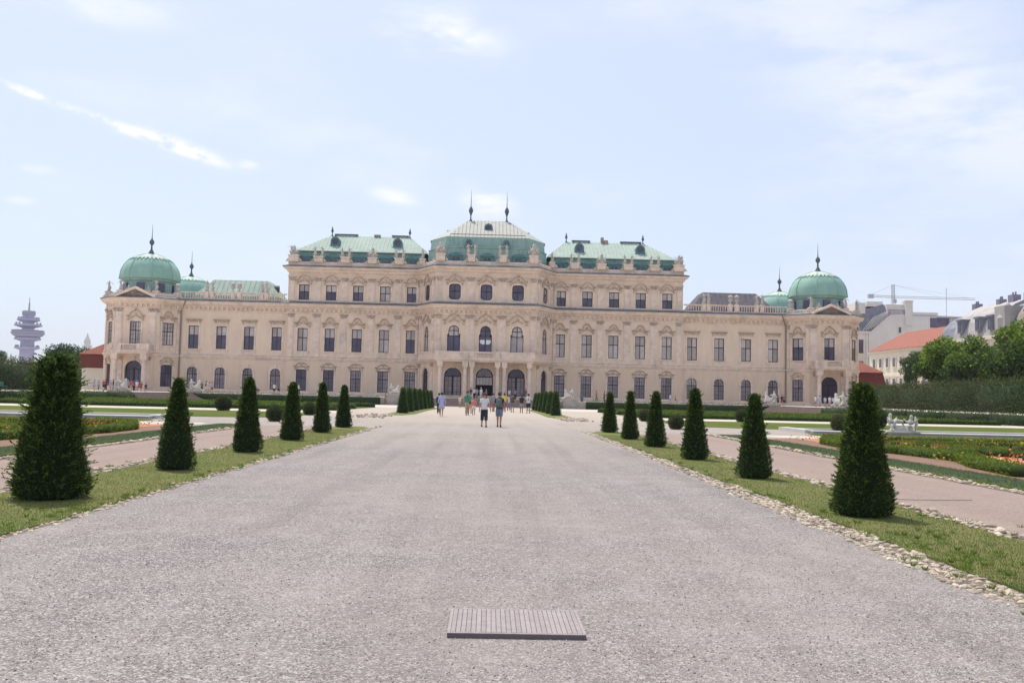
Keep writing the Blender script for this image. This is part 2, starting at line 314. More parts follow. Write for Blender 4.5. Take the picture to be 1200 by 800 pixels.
class MB:
    """collects faces; build() makes one mesh object"""
    def __init__(s): s.v = []; s.f = []; s.mi = []
    def add(s, verts, faces, mi=0):
        b = len(s.v); s.v.extend([tuple(x) for x in verts])
        for f in faces: s.f.append(tuple(i + b for i in f)); s.mi.append(mi)
    def box(s, x0, x1, y0, y1, z0, z1, mi=0, taper=0.0):
        t = taper
        s.add([(x0, y0, z0), (x1, y0, z0), (x1, y1, z0), (x0, y1, z0), (x0 + t, y0 + t, z1), (x1 - t, y0 + t, z1), (x1 - t, y1 - t, z1), (x0 + t, y1 - t, z1)],
              [(0, 3, 2, 1), (4, 5, 6, 7), (0, 1, 5, 4), (1, 2, 6, 5), (2, 3, 7, 6), (3, 0, 4, 7)], mi)
    def obox(s, p0, p1, out0, out1, z0, z1, mi=0):
        """box along plan segment p0->p1, from out0 to out1 outward (right of travel)"""
        d = Vector((p1[0] - p0[0], p1[1] - p0[1])).normalized(); n = Vector((d.y, -d.x))
        q = [(p0[0] + n.x * o, p0[1] + n.y * o) for o in (out0, out1)] + [(p1[0] + n.x * o, p1[1] + n.y * o) for o in (out1, out0)]
        s.add([(a, b, z0) for a, b in q] + [(a, b, z1) for a, b in q],
              [(0, 3, 2, 1), (4, 5, 6, 7), (0, 1, 5, 4), (1, 2, 6, 5), (2, 3, 7, 6), (3, 0, 4, 7)], mi)
    def lathe(s, cx, cy, prof, n=16, mi=0, ph=0.0, sx=1, sy=1):
        vs = []
        for r, z in prof:
            for k in range(n):
                a = ph + 2 * math.pi * k / n; vs.append((cx + r * math.cos(a) * sx, cy + r * math.sin(a) * sy, z))
        fs = []
        for i in range(len(prof) - 1):
            for k in range(n):
                a, b = i * n + k, i * n + (k + 1) % n; fs.append((a, b, b + n, a + n))
        fs.append(tuple(range(n))[::-1]); fs.append(tuple((len(prof) - 1) * n + k for k in range(n)))
        s.add(vs, fs, mi)
    def tube(s, pts, rad, n=6, mi=0, cap=True):
        pts = [Vector(p) for p in pts]; vs = []
        for i, p in enumerate(pts):
            d = (pts[min(i + 1, len(pts) - 1)] - pts[max(i - 1, 0)]).normalized()
            a = Vector((0, 0, 1)) if abs(d.z) < 0.9 else Vector((1, 0, 0))
            u = d.cross(a).normalized(); w = u.cross(d).normalized()
            r = rad[i] if hasattr(rad, '__len__') else rad
            for k in range(n):
                t = 2 * math.pi * k / n; vs.append(p + u * math.cos(t) * r + w * math.sin(t) * r)
        fs = []
        for i in range(len(pts) - 1):
            for k in range(n):
                a, b = i * n + k, i * n + (k + 1) % n; fs.append((a, b, b + n, a + n))
        if cap: fs.append(tuple(range(n))[::-1]); fs.append(tuple((len(pts) - 1) * n + k for k in range(n)))
        s.add(vs, fs, mi)
    def rings(s, rings, n=12, mi=0, cap=True):
        """rings: (cx, cy, z, rx, ry)"""
        vs = []
        for cx, cy, z, rx, ry in rings:
            for k in range(n):
                a = 2 * math.pi * k / n; vs.append((cx + rx * math.cos(a), cy + ry * math.sin(a), z))
        fs = []
        for i in range(len(rings) - 1):
            for k in range(n):
                a, b = i * n + k, i * n + (k + 1) % n; fs.append((a, b, b + n, a + n))
        if cap: fs.append(tuple(range(n))[::-1]); fs.append(tuple((len(rings) - 1) * n + k for k in range(n)))
        s.add(vs, fs, mi)
    def prism(s, poly, y0, y1, mi=0):
        """poly in x,z extruded in y"""
        n = len(poly)
        vs = [(x, y0, z) for x, z in poly] + [(x, y1, z) for x, z in poly]
        fs = [tuple(range(n)), tuple(range(2 * n - 1, n - 1, -1))] + [(i, i + n, (i + 1) % n + n, (i + 1) % n) for i in range(n)]
        s.add(vs, fs, mi)
    def pring(s, outer, inner, y0, y1, mi=0):
        """ring between two x,z polygons of equal count, extruded y0 (front) to y1"""
        n = len(outer)
        vs = [(x, y0, z) for x, z in outer] + [(x, y0, z) for x, z in inner] + [(x, y1, z) for x, z in outer] + [(x, y1, z) for x, z in inner]
        fs = []
        for i in range(n):
            j = (i + 1) % n
            fs += [(i, j, n + j, n + i), (2 * n + i, 3 * n + i, 3 * n + j, 2 * n + j), (i, 2 * n + i, 2 * n + j, j), (n + i, n + j, 3 * n + j, 3 * n + i)]
        s.add(vs, fs, mi)
    def extrude_path(s, path, prof, mi=0, closed=False):
        """sweep prof [(out, z)] along plan path with mitres; out is to the right of travel"""
        n = len(path); P = [Vector(p) for p in path]; offs = []
        for i in range(n):
            if closed: a, b = P[i - 1], P[(i + 1) % n]
            else: a = P[i - 1] if i > 0 else None; b = P[i + 1] if i < n - 1 else None
            d1 = (P[i] - a).normalized() if a is not None else None
            d2 = (b - P[i]).normalized() if b is not None else None
            d1 = d1 or d2; d2 = d2 or d1
            n1 = Vector((d1.y, -d1.x)); n2 = Vector((d2.y, -d2.x))
            m = n1 + n2
            m = m / max(0.25, m.dot(n1)) if m.length > 1e-6 else n1
            offs.append(m)
        vs = []
        for p, o in zip(P, offs):
            for q, z in prof: vs.append((p.x + o.x * q, p.y + o.y * q, z))
        k = len(prof); fs = []
        for i in range(n if closed else n - 1):
            j = (i + 1) % n
            for t in range(k):
                u = (t + 1) % k; fs.append((i * k + t, j * k + t, j * k + u, i * k + u))
        if not closed: fs.append(tuple(range(k))); fs.append(tuple((n - 1) * k + t for t in range(k))[::-1])
        s.add(vs, fs, mi)
    def build(s, name, m, parent=None, smooth=False, loc=None, rz=0.0):
        o = mesh_obj(name, s.v, s.f, m, parent, smooth, loc, rz)
        if any(s.mi): o.data.polygons.foreach_set('material_index', s.mi)
        # consistent outward normals
        bm = bmesh.new(); bm.from_mesh(o.data); bmesh.ops.recalc_face_normals(bm, faces=bm.faces); bm.to_mesh(o.data); bm.free()
        return o

def tri_cloud(name, P, D, L, Wd, m, parent=None, mi=None, core=None):
    """many small triangles: base points P, directions D, length L, width Wd; core = (verts, faces) joined with last material"""
    N = len(P)
    rnd = RNG.normal(size=(N, 3)); side = np.cross(D, rnd); side /= np.linalg.norm(side, axis=1)[:, None] + 1e-9
    L = np.broadcast_to(L, (N,))[:, None]; Wd = np.broadcast_to(Wd, (N,))[:, None]
    a = P - side * Wd * 0.5; b = P + side * Wd * 0.5; c = P + D * L
    V = np.stack([a, b, c], 1).reshape(-1, 3)
    F = np.arange(3 * N)
    me = bpy.data.meshes.new(name)
    cv, cf = core if core else ([], [])
    nv = 3 * N + len(cv); nl = 3 * N + sum(len(f) for f in cf); nf = N + len(cf)
    me.vertices.add(nv); me.loops.add(nl); me.polygons.add(nf)
    allv = np.concatenate([V, np.array(cv, float).reshape(-1, 3)]) if len(cv) else V
    me.vertices.foreach_set('co', allv.astype(np.float32).ravel())
    li = list(F) if len(cf) else F
    starts = list(range(0, 3 * N, 3)); k = 3 * N
    if len(cf):
        li = list(map(int, F))
        for f in cf:
            starts.append(k); li.extend(3 * N + i for i in f); k += len(f)
    me.loops.foreach_set('vertex_index', np.array(li, np.int32))
    me.polygons.foreach_set('loop_start', np.array(starts, np.int32))
    ms = m if isinstance(m, (list, tuple)) else [m]
    for x in ms: me.materials.append(M[x])
    idx = np.zeros(nf, np.int32)
    if mi is not None: idx[:N] = mi
    if len(cf): idx[N:] = len(ms) - 1
    me.polygons.foreach_set('material_index', idx)
    me.update(calc_edges=True); me.validate()
    o = bpy.data.objects.new(name, me)
    return link(o, parent)
def unit(a): return a / (np.linalg.norm(a, axis=1)[:, None] + 1e-9)
def gz(y):
    """the ground falls very slightly towards the palace"""
    t = min(max((y - 85) / 60, 0), 1); return -0.35 * t
TERR = 0.85
HAZE = 0.00012
# ---------------------------------------------------------------- palace
palace = thing('palace', 'long cream baroque palace with green copper roofs and domed corner pavilions behind the terrace', 'palace', (0, 155, TERR))
bpy.context.view_layer.update()
PO = Vector((0, 155, TERR))
def P_(o):
    """parent a world-space mesh to the palace, keeping its place"""
    o.parent = palace; o.location = Vector(o.location) - PO; return o
half = [(8.35, 149.5), (11.35, 155.0), (33.7, 155.0), (33.7, 155.35), (51.7, 155.35), (54.65, 152.0), (61.25, 152.0), (64.2, 155.3), (64.2, 160.0), (61.25, 163.2)]
plan = [(-x, y) for x, y in reversed(half)] + half
TOPW, TOPC = 16.0, 22.3

def arch_poly(w, h, spring=None, n=10):
    """closed x,z outline, origin bottom centre; round arch of radius w/2 at the top"""
    r = w / 2; zs = h - r
    return [(-r, 0), (r, 0)] + [(r * math.cos(math.pi * k / n), zs + r * math.sin(math.pi * k / n)) for k in range(n + 1)]
def rect_poly(w, h): return [(-w / 2, 0), (w / 2, 0), (w / 2, h), (-w / 2, h)]
def oct_poly(w, h):
    r = w / 2; c = w * 0.27
    pts = []
    for sx, sz, a0 in ((1, 0, -90), (1, 1, 0), (-1, 1, 90), (-1, 0, 180)):
        cx = (r - c) * sx; cz = c if sz == 0 else h - c
        for k in range(4):
            a = R(a0 + 30 * k); pts.append((cx + c * math.cos(a), cz + c * math.sin(a)))
    return pts
def eared_poly(w, h, n=10):
    """wide lower light, narrower arched head"""
    r = w / 2; q = r * 0.82; zs = h - q; ze = h * 0.66
    return [(-r, 0), (r, 0), (r, ze), (q, ze + 0.12)] + [(q * math.cos(math.pi * k / n), zs + q * math.sin(math.pi * k / n)) for k in range(n + 1)] + [(-q, ze + 0.12), (-r, ze)]
POLY = {'rect': rect_poly, 'arch': arch_poly, 'oct': oct_poly, 'ear': eared_poly}

def wall(p0, p1, z0, z1, holes, depth=0.32, m='stucco', name='wall'):
    """wall panel with real openings; holes: (u from the middle, z bottom, w, h, kind)"""
    p0 = Vector(p0); p1 = Vector(p1); L = (p1 - p0).length; d = (p1 - p0) / L; n = Vector((d.y, -d.x))
    loops = [[(0, z0), (L, z0), (L, z1), (0, z1)]]
    for u, zb, w, h, kind in holes:
        loops.append([(L / 2 + u + x, zb + z) for x, z in POLY[kind](w, h)])
    flat = [q for lp in loops for q in lp]
    tris = tessellate_polygon([[Vector((a, b, 0)) for a, b in lp] for lp in loops])
    mb = MB()
    def w3(u, z, o=0.0): return (p0.x + d.x * u + n.x * o, p0.y + d.y * u + n.y * o, z)
    mb.add([w3(a, b) for a, b in flat], [tuple(t) for t in tris])
    for lp in loops[1:]:
        k = len(lp)
        mb.add([w3(a, b) for a, b in lp] + [w3(a, b, -depth) for a, b in lp], [(i, (i + 1) % k, (i + 1) % k + k, i + k) for i in range(k)])
    o = mesh_obj(name, mb.v, mb.f, m)
    # faces must look outwards
    me = o.data
    nn = Vector((n.x, n.y, 0))
    if me.polygons[0].normal.dot(nn) < 0:
        bm = bmesh.new(); bm.from_mesh(me)
        bmesh.ops.reverse_faces(bm, faces=bm.faces); bm.to_mesh(me); bm.free()
    return P_(o)

# ---- window kit: each window is a part, its panes, surround and hood are sub-parts
FR = {}
def frame_mesh(kind, w, h, bars):
    key = (kind, w, h, bars)
    if key in FR: return FR[key]
    t = 0.10; y0, y1 = 0.17, 0.27
    outer = POLY[kind](w, h)
    if kind == 'arch': inner = [(-w / 2 + t, t), (w / 2 - t, t)] + [((w / 2 - t) * math.cos(math.pi * k / 10), h - w / 2 + (w / 2 - t) * math.sin(math.pi * k / 10)) for k in range(11)]
    elif kind == 'rect': inner = [(-w / 2 + t, t), (w / 2 - t, t), (w / 2 - t, h - t), (-w / 2 + t, h - t)]
    else:
        inner = [(x * (1 - 2 * t / w), h / 2 + (z - h / 2) * (1 - 2 * t / h)) for x, z in outer]
    mb = MB(); mb.pring(outer, inner, y0, y1)
    for b in bars:
        x0, x1, z0, z1 = b; mb.box(x0, x1, y0 + 0.012, y1 - 0.012, z0, z1)
    o = mb.build('window', 'frame'); C.objects.unlink(o); FR[key] = o.data
    return o.data
PN = {}
def pane_mesh(pts, m):
    key = (tuple((round(a, 3), round(b, 3)) for a, b in pts), m)
    if key in PN: return PN[key]
    mb = MB(); mb.prism(pts, 0.225, 0.245)
    o = mb.build('pane', m); C.objects.unlink(o); PN[key] = o.data; return o.data
HD = {}
def cached(key, fn, name, m):
    if key not in HD:
        mb = MB(); fn(mb); o = mb.build(name, m); C.objects.unlink(o); HD[key] = o.data
    return HD[key]
def sub(name, me, parent):
    o = bpy.data.objects.new(name, me); return link(o, parent)
def clip_arch(x0, x1, z0, w, h, t=0.1, n=6):
    """pane with an arched top between x0 and x1"""
    r = w / 2 - t; zs = h - w / 2
    pts = [(x0, z0), (x1, z0)]
    for k in range(n + 1):
        x = x1 + (x0 - x1) * k / n
        pts.append((x, zs + math.sqrt(max(r * r - x * x, 0.0004))))
    return pts
def surround_rect(w, h, sill=True, bw=0.28):
    def fn(mb):
        mb.box(-w / 2 - bw, -w / 2 - 0.003, -0.09, 0.05, -0.02, h + bw); mb.box(w / 2 + 0.003, w / 2 + bw, -0.09, 0.05, -0.02, h + bw)
        mb.box(-w / 2 - 0.003, w / 2 + 0.003, -0.087, 0.05, h + 0.003, h + bw - 0.01)
        if sill:
            mb.box(-w / 2 - bw - 0.15, w / 2 + bw + 0.15, -0.24, 0.06, -0.2, -0.022)
            mb.box(-w / 2 - bw, w / 2 + bw, -0.1, 0.05, -0.95, -0.202)
            mb.box(-w / 2 - bw + 0.25, w / 2 + bw - 0.25, -0.14, 0.05, -0.82, -0.33)
    return fn
def surround_arch(w, h, bw=0.3, key=True):
    def fn(mb):
        r = w / 2; zs = h - r; n = 10
        o = [(r + bw, 0)] + [((r + bw) * math.cos(math.pi * k / n), zs + (r + bw) * math.sin(math.pi * k / n)) for k in range(n + 1)] + [(-r - bw, 0)]
        i = [(r + 0.003, 0)] + [((r + 0.003) * math.cos(math.pi * k / n), zs + (r + 0.003) * math.sin(math.pi * k / n)) for k in range(n + 1)] + [(-r - 0.003, 0)]
        k2 = len(o)
        vs = [(x, -0.1, z) for x, z in o] + [(x, -0.1, z) for x, z in i] + [(x, 0.05, z) for x, z in o] + [(x, 0.05, z) for x, z in i]
        fs = []
        for a in range(k2 - 1):
            b = a + 1
            fs += [(a, b, k2 + b, k2 + a), (a, 2 * k2 + a, 2 * k2 + b, b), (k2 + a, k2 + b, 3 * k2 + b, 3 * k2 + a)]
        mb.add(vs, fs)
        if key:
            mb.box(-0.2, 0.2, -0.28, 0.05, h - 0.08, h + 0.62, taper=0.03)
            for s in (-1, 1): mb.box(s * (r + bw / 2) - 0.24, s * (r + bw / 2) + 0.24, -0.17, 0.05, zs - 0.12, zs + 0.08)
    return fn
def hood_curve(w, rise, lip=0.45, z=0.0, th=0.2, out=0.34, shape='ogee'):
    """moulded window hood: flat wings and a raised middle, with carved filling"""
    def fn(mb):
        h = w / 2
        if shape == 'ogee': pts = [(-h, 0), (-h * 0.62, 0), (-h * 0.50, 0.10), (-h * 0.40, rise * 0.55), (-h * 0.22, rise * 0.92), (0, rise), (h * 0.22, rise * 0.92), (h * 0.40, rise * 0.55), (h * 0.50, 0.10), (h * 0.62, 0), (h, 0)]
        elif shape == 'brow': pts = [(-h, 0), (-h * 0.72, 0), (-h * 0.60, 0.18)] + [(h * 0.6 * math.sin(a), 0.18 + (rise - 0.18) * math.cos(a)) for a in (-1.1, -0.6, 0, 0.6, 1.1)] + [(h * 0.60, 0.18), (h * 0.72, 0), (h, 0)]
        elif shape == 'gable': pts = [(-h, 0), (-h * 0.66, 0.05), (-h * 0.40, rise * 0.62), (-h * 0.16, rise * 0.72), (0, rise), (h * 0.16, rise * 0.72), (h * 0.40, rise * 0.62), (h * 0.66, 0.05), (h, 0)]
        else: pts = [(-h, 0), (h, 0)]
        pts = [(x, zz + z) for x, zz in pts]
        for (xa, za), (xb, zb) in zip(pts, pts[1:]):
            vs = []
            for x, zz in ((xa, za), (xb, zb)):
                vs += [(x, 0.05, zz), (x, -out, zz + th * 0.55), (x, -out, zz + th), (x, 0.05, zz + th * 1.25)]
            mb.add(vs, [(0, 1, 5, 4), (1, 2, 6, 5), (2, 3, 7, 6), (0, 4, 7, 3), (0, 3, 2, 1), (4, 5, 6, 7)])
        if shape != 'flat':
            n = 9
            mb.add([(0, -0.20, z + rise * 0.30)] + [(0.30 * math.cos(2 * math.pi * k / n), -0.10, z + rise * 0.30 + 0.30 * math.sin(2 * math.pi * k / n)) for k in range(n)],
                   [(0, 1 + (k + 1) % n, 1 + k) for k in range(n)])
            for s in (-1, 1):
                mb.tube([(s * 0.25, -0.10, z + 0.0), (s * 0.55, -0.14, z + 0.05), (s * 0.7, -0.12, z - 0.22), (s * 0.95, -0.10, z - 0.12)], [0.10, 0.11, 0.10, 0.05], 5)
                mb.box(s * (h - lip * 0.75) - 0.17, s * (h - lip * 0.75) + 0.17, -0.24, 0.05, z - 0.62, z - 0.01, taper=0.03)
        else:
            for s in (-1, 1): mb.box(s * (h - 0.35) - 0.14, s * (h - 0.35) + 0.14, -0.2, 0.05, z - 0.42, z - 0.01)
            mb.box(-h + 0.7, h - 0.7, -0.1, 0.05, z - 0.34, z - 0.06)
    return fn

STYLES = {}
def window(u, zb, w, h, kind, p0, p1, glass, hood=None, sur=True, rows='cross', name='window'):
    """place a window in wall segment p0->p1 at distance u from its middle"""
    p0 = Vector(p0); p1 = Vector(p1); d = (p1 - p0).normalized(); mid_ = (p0 + p1) / 2 + d * u
    rz = math.atan2(d.y, d.x)
    t, b = 0.10, 0.055
    if rows == 'cross': zt = h * 0.585
    elif rows == 'half': zt = h * 0.54
    else: zt = h * 0.6
    if kind == 'arch': zt = h * 0.66
    bars = [(-b, b, t, h - t), (-w / 2 + t, w / 2 - t, zt - b * 1.2, zt + b * 1.2)]
    if rows == 'fine':
        for s in (-1, 1):
            xm = s * (w / 4 - t / 4)
            bars.append((xm - 0.018, xm + 0.018, t, h - t))
        for f in (0.22, 0.42, 0.78): bars.append((-w / 2 + t, w / 2 - t, h * f - 0.018, h * f + 0.018))
    if kind == 'arch' and rows == 'fine': bars = [q if q[3] < h - t - 0.01 or abs(q[0] + q[1]) < 0.01 else (q[0], q[1], q[2], h - w / 2 + w * 0.35) for q in bars]
    if kind == 'ear': bars = [(-b, b, t, h - t), (-w / 2 + t, w / 2 - t, h * 0.60 - b, h * 0.60 + b), (-w / 2 * 0.82 + t, w / 2 * 0.82 - t, h * 0.80 - b, h * 0.80 + b)]; zt = h * 0.60
    o = bpy.data.objects.new(name, frame_mesh(kind, w, h, tuple(bars)))
    o.location = (mid_.x - PO.x, mid_.y - PO.y, zb - PO.z); o.rotation_euler = (0, 0, rz); link(o, palace)
    gl, gu = glass
    xl, xr = -w / 2 + t, w / 2 - t
    for s in (-1, 1):
        xa, xb = (xl, -b) if s < 0 else (b, xr)
        sub('pane', pane_mesh([(xa, t), (xb, t), (xb, zt - b), (xa, zt - b)] if kind != 'oct' else [(xa + (0.35 if s < 0 else 0), t), (xb - (0.35 if s > 0 else 0), t), (xb, t + 0.4), (xb, zt - b), (xa, zt - b), (xa, t + 0.4)], 'glass_' + gl), o)
        if kind == 'rect': pts = [(xa, zt + b), (xb, zt + b), (xb, h - t), (xa, h - t)]
        elif kind == 'arch': pts = clip_arch(xa, xb, zt + b, w, h)
        elif kind == 'ear':
            q = w * 0.82; xa2, xb2 = max(xa, -q / 2 + t), min(xb, q / 2 - t); pts = clip_arch(xa2, xb2, zt + b, q, h)
        else: pts = [(xa, zt + b), (xb, zt + b), (xb, h - t - 0.4), (xb - (0.35 if s > 0 else 0), h - t), (xa + (0.35 if s < 0 else 0), h - t), (xa, h - t - 0.4)]
        sub('pane', pane_mesh(pts, 'glass_' + gu), o)
    if sur:
        if kind == 'arch': me = cached(('sa', w, h), surround_arch(w, h), 'surround', 'stone')
        elif kind == 'rect': me = cached(('sr', w, h, sur), surround_rect(w, h, sill=(sur != 'nosill')), 'surround', 'stone')
        else:
            def fn(mb):
                out_ = POLY[kind](w, h); inn = [(x * (1 + 0.006), h / 2 + (z - h / 2) * 1.004) for x, z in out_]
                big = [(x * (1 + 0.5 / w), h / 2 + (z - h / 2) * (1 + 0.5 / h)) for x, z in out_]
                mb.pring(big, inn, -0.09, 0.05)
            me = cached(('so', kind, w, h), fn, 'surround', 'stone')
        sub('surround', me, o)
    if hood:
        hw, rise, dz, shape = hood
        me = cached(('hood', hw, rise, shape, round(h + dz, 2)), hood_curve(hw, rise, z=h + dz, shape=shape), 'hood', 'hood_stone')
        sub('hood', me, o)
    return o

GL = {'L': ('light', 'light'), 'D': ('dark', 'light'), 'K': ('dark', 'dark'), 'M': ('mid', 'mid'), 'm': ('mid', 'light')}
# glass of each window, left to right, as in the photograph
blockX = [12.68, 17.26, 21.84, 26.42, 31.0]; wingX = [35.43, 40.1, 44.76, 49.43]
up_left = 'DLDDD'; up_right = 'DDDDD'          # from the centre outwards
pn_left = 'DLDDL'; pn_right = 'LLLLL'
pw_left = 'DDDD'; pw_right = 'LLLL'
gb_left = 'MMMKK'; gb_right = 'MMMMM'
gw_left = 'MMMM'; gw_right = 'mMMM'

for sgn in (-1, 1):
    def seg(a, b):
        """plan segment, mirrored for the left side and kept left-to-right"""
        return (a, b) if sgn > 0 else ((-b[0], b[1]), (-a[0], a[1]))
    # ---- five-bay block
    a, b = seg((11.35, 155.0), (33.7, 155.0)); midx = (a[0] + b[0]) / 2
    holes = []
    for i, x in enumerate(blockX):
        u = sgn * x - midx
        holes += [(u, 1.5, 1.78, 3.6, 'rect'), (u, 8.22, 1.7, 3.86, 'rect'), (u, 16.9, 1.76, 2.62, 'rect')]
    wall(a, b, 0.0, TOPC, holes)
    for i, x in enumerate(blockX):
        u = sgn * x - midx
        window(u, 1.5, 1.78, 3.6, 'rect', a, b, GL[(gb_left if sgn < 0 else gb_right)[i]], hood=(2.7, 0.55, 0.42, 'brow'), rows='fine', sur='nosill')
        window(u, 8.22, 1.7, 3.86, 'rect', a, b, GL[(pn_left if sgn < 0 else pn_right)[i]], hood=(2.9, 0.95, 0.78, 'ogee'))
        window(u, 16.9, 1.76, 2.62, 'rect', a, b, GL[(up_left if sgn < 0 else up_right)[i]], hood=(2.9, 0.75, 0.62, 'brow'), rows='half', sur='nosill')
    # ---- outer wing
    a, b = seg((33.7, 155.35), (51.7, 155.35)); midx = (a[0] + b[0]) / 2
    holes = []
    for x in wingX:
        u = sgn * x - midx; holes += [(u, 1.58, 1.74, 3.57, 'arch'), (u, 8.22, 1.7, 3.86, 'rect')]
    wall(a, b, 0.0, TOPW, holes)
    for i, x in enumerate(wingX):
        u = sgn * x - midx
        window(u, 1.58, 1.74, 3.57, 'arch', a, b, GL[(gw_left if sgn < 0 else gw_right)[i]], rows='fine')
        window(u, 8.22, 1.7, 3.86, 'rect', a, b, GL[(pw_left if sgn < 0 else pw_right)[i]], hood=(2.8, 0, 0.92, 'flat'))
    a, b = seg((33.7, 155.0), (33.7, 155.35)) if sgn > 0 else ((-33.7, 155.35), (-33.7, 155.0)); wall(a, b, 0, TOPW, [])
    # block side wall above the wing roof
    q = [(33.7, 155.0), (33.7, 172.0)]
    a, b = (q[0], q[1]) if sgn > 0 else ((-33.7, 172.0), (-33.7, 155.0)); wall(a, b, 15.5, TOPC, [])
    # ---- pavilion
    fa, fb = seg((54.65, 152.0), (61.25, 152.0))
    wall(fa, fb, 0, TOPW, [(0, 0.9, 2.85, 4.95, 'arch'), (0, 8.6, 1.8, 3.75, 'rect')], depth=0.5)
    window(0, 8.6, 1.8, 3.75, 'rect', fa, fb, GL['L' if sgn < 0 else 'D'], hood=(3.1, 1.15, 0.75, 'gable'), rows='fine' if sgn < 0 else 'cross')
    a, b = seg((51.7, 155.35), (54.65, 152.0)); wall(a, b, 0, TOPW, [(0, 1.65, 2.1, 3.65, 'rect'), (0, 8.55, 2.1, 3.75, 'rect')])
    window(0, 1.65, 2.1, 3.65, 'rect', a, b, GL['K' if sgn < 0 else 'M'], rows='fine', hood=(2.6, 0.55, 0.45, 'brow'), sur='nosill')
    window(0, 8.55, 2.1, 3.75, 'rect', a, b, GL['L' if sgn < 0 else 'D'], rows='fine' if sgn < 0 else 'cross', hood=(3.0, 1.0, 0.75, 'ogee'))
    a, b = seg((61.25, 152.0), (64.2, 155.3)); wall(a, b, 0, TOPW, [(0, 1.65, 2.1, 3.65, 'rect'), (0, 8.55, 2.1, 3.75, 'rect')])
    window(0, 1.65, 2.1, 3.65, 'rect', a, b, GL['K'], rows='fine', hood=(2.6, 0.55, 0.45, 'brow'), sur='nosill')
    window(0, 8.55, 2.1, 3.75, 'rect', a, b, GL['L' if sgn < 0 else 'm'], rows='fine' if sgn < 0 else 'cross', hood=(3.0, 1.0, 0.75, 'ogee'))
    a, b = seg((64.2, 155.3), (64.2, 160.0)) if sgn > 0 else ((-64.2, 160.0), (-64.2, 155.3)); wall(a, b, 0, TOPW, [(0, 8.55, 1.9, 3.75, 'rect')])
    window(0, 8.55, 1.9, 3.75, 'rect', a, b, GL['L'], hood=(3.0, 1.0, 0.75, 'ogee'))
    # ---- centre chamfer
    a, b = seg((8.35, 149.5), (11.35, 155.0)); wall(a, b, 0, TOPC, [(0, 0.9, 2.3, 4.9, 'arch'), (0, 8.4, 1.95, 4.35, 'ear'), (0, 17.0, 1.9, 2.65, 'oct')])
    window(0, 0.9, 2.3, 4.9, 'arch', a, b, GL['K'], rows='fine')
    window(0, 8.4, 1.95, 4.35, 'ear', a, b, GL['L'], hood=(3.4, 1.1, 0.75, 'gable'))
    window(0, 17.0, 1.9, 2.65, 'oct', a, b, GL['K' if sgn < 0 else 'm'], rows='half', hood=(3.1, 0.95, 0.5, 'gable'))
# ---- centre front
a, b = (-8.35, 149.5), (8.35, 149.5)
holes = []
for u in (-5.2, 0, 5.2): holes += [(u, 0.9, 2.87, 4.97, 'arch'), (u, 8.45, 2.12, 4.35, 'ear'), (u, 17.03, 1.92, 2.6, 'oct')]
wall(a, b, 0, TOPC, holes, depth=0.5)
for u, g1, g2 in ((-5.2, 'D', 'K'), (0, 'K', 'K'), (5.2, 'L', 'K')):
    window(u, 8.45, 2.12, 4.35, 'ear', a, b, GL[g1], hood=(3.7, 1.15, 0.72, 'gable'))
    window(u, 17.03, 1.92, 2.6, 'oct', a, b, GL[g2], rows='half', hood=(3.2, 0.95, 0.5, 'gable'))
# glazed doors in the three arches and the two pavilion portals
def portal_door(x, y, w, h, glass, open_=False, name='door'):
    mb = MB(); t = 0.16
    outer = arch_poly(w, h); inner = [(-w / 2 + t, t), (w / 2 - t, t)] + [((w / 2 - t) * math.cos(math.pi * k / 10), h - w / 2 + (w / 2 - t) * math.sin(math.pi * k / 10)) for k in range(11)]
    mb.pring(outer, inner, 0.28, 0.42)
    zs = h - w / 2
    mb.box(-w / 2 + t, w / 2 - t, 0.30, 0.40, zs - 0.1, zs + 0.08)
    if not open_: mb.box(-0.16, 0.16, 0.295, 0.405, t, zs - 0.1)
    for k in (-2, -1, 0, 1, 2):       # fan bars
        an = math.pi / 2 + k * 0.5; r1 = w / 2 - t
        mb.tube([(0, 0.35, zs + 0.08), (math.cos(an) * r1, 0.35, zs + 0.02 + math.sin(an) * r1)], 0.025, 4)
    if not open_:
        for s in (-1, 1):
            xm = s * (0.16 + (w / 2 - t - 0.16) / 2); mb.box(xm - 0.03, xm + 0.03, 0.31, 0.39, t, zs - 0.1)
        for f in (0.28, 0.55, 0.8): mb.box(-w / 2 + t, w / 2 - t, 0.315, 0.385, zs * f - 0.025, zs * f + 0.025)
        mb.box(-w / 2 + t, w / 2 - t, 0.29, 0.41, t, 0.55)
    else:
        for f in (0.62,): mb.box(-w / 2 + t, w / 2 - t, 0.31, 0.39, zs * f - 0.03, zs * f + 0.03)
        for xm in (-0.75, -0.25, 0.25, 0.75): mb.box(xm - 0.02, xm + 0.02, 0.31, 0.39, zs * 0.62, zs - 0.1)
    o = mb.build(name, 'frame_door', palace, loc=(x - PO.x, y - PO.y, 0.9 - PO.z))
    z0 = t if not open_ else zs * 0.62
    for s in (-1, 1):
        xa, xb = (-w / 2 + t, 0) if s < 0 else (0, w / 2 - t)
        sub('pane', pane_mesh([(xa, z0), (xb, z0), (xb, zs - 0.02), (xa, zs - 0.02)], glass[0]), o).location = (0, 0.12, 0)
    sub('pane', pane_mesh(clip_arch(-w / 2 + t, w / 2 - t, zs, w, h, t=t, n=10), glass[1]), o).location = (0, 0.12, 0)
    mb = MB(); mb.box(-w / 2, w / 2, 0.8, 0.85, 0, h); mb.build('lobby_dark_panel', 'interior', o)  # flat near-black panel paints the unlit room behind the glass
    return o
portal_door(-5.2, 149.5, 2.87, 4.97, ('glass_mid', 'glass_dark'))
portal_door(0, 149.5, 2.87, 4.97, ('glass_light', 'glass_mid'), True)
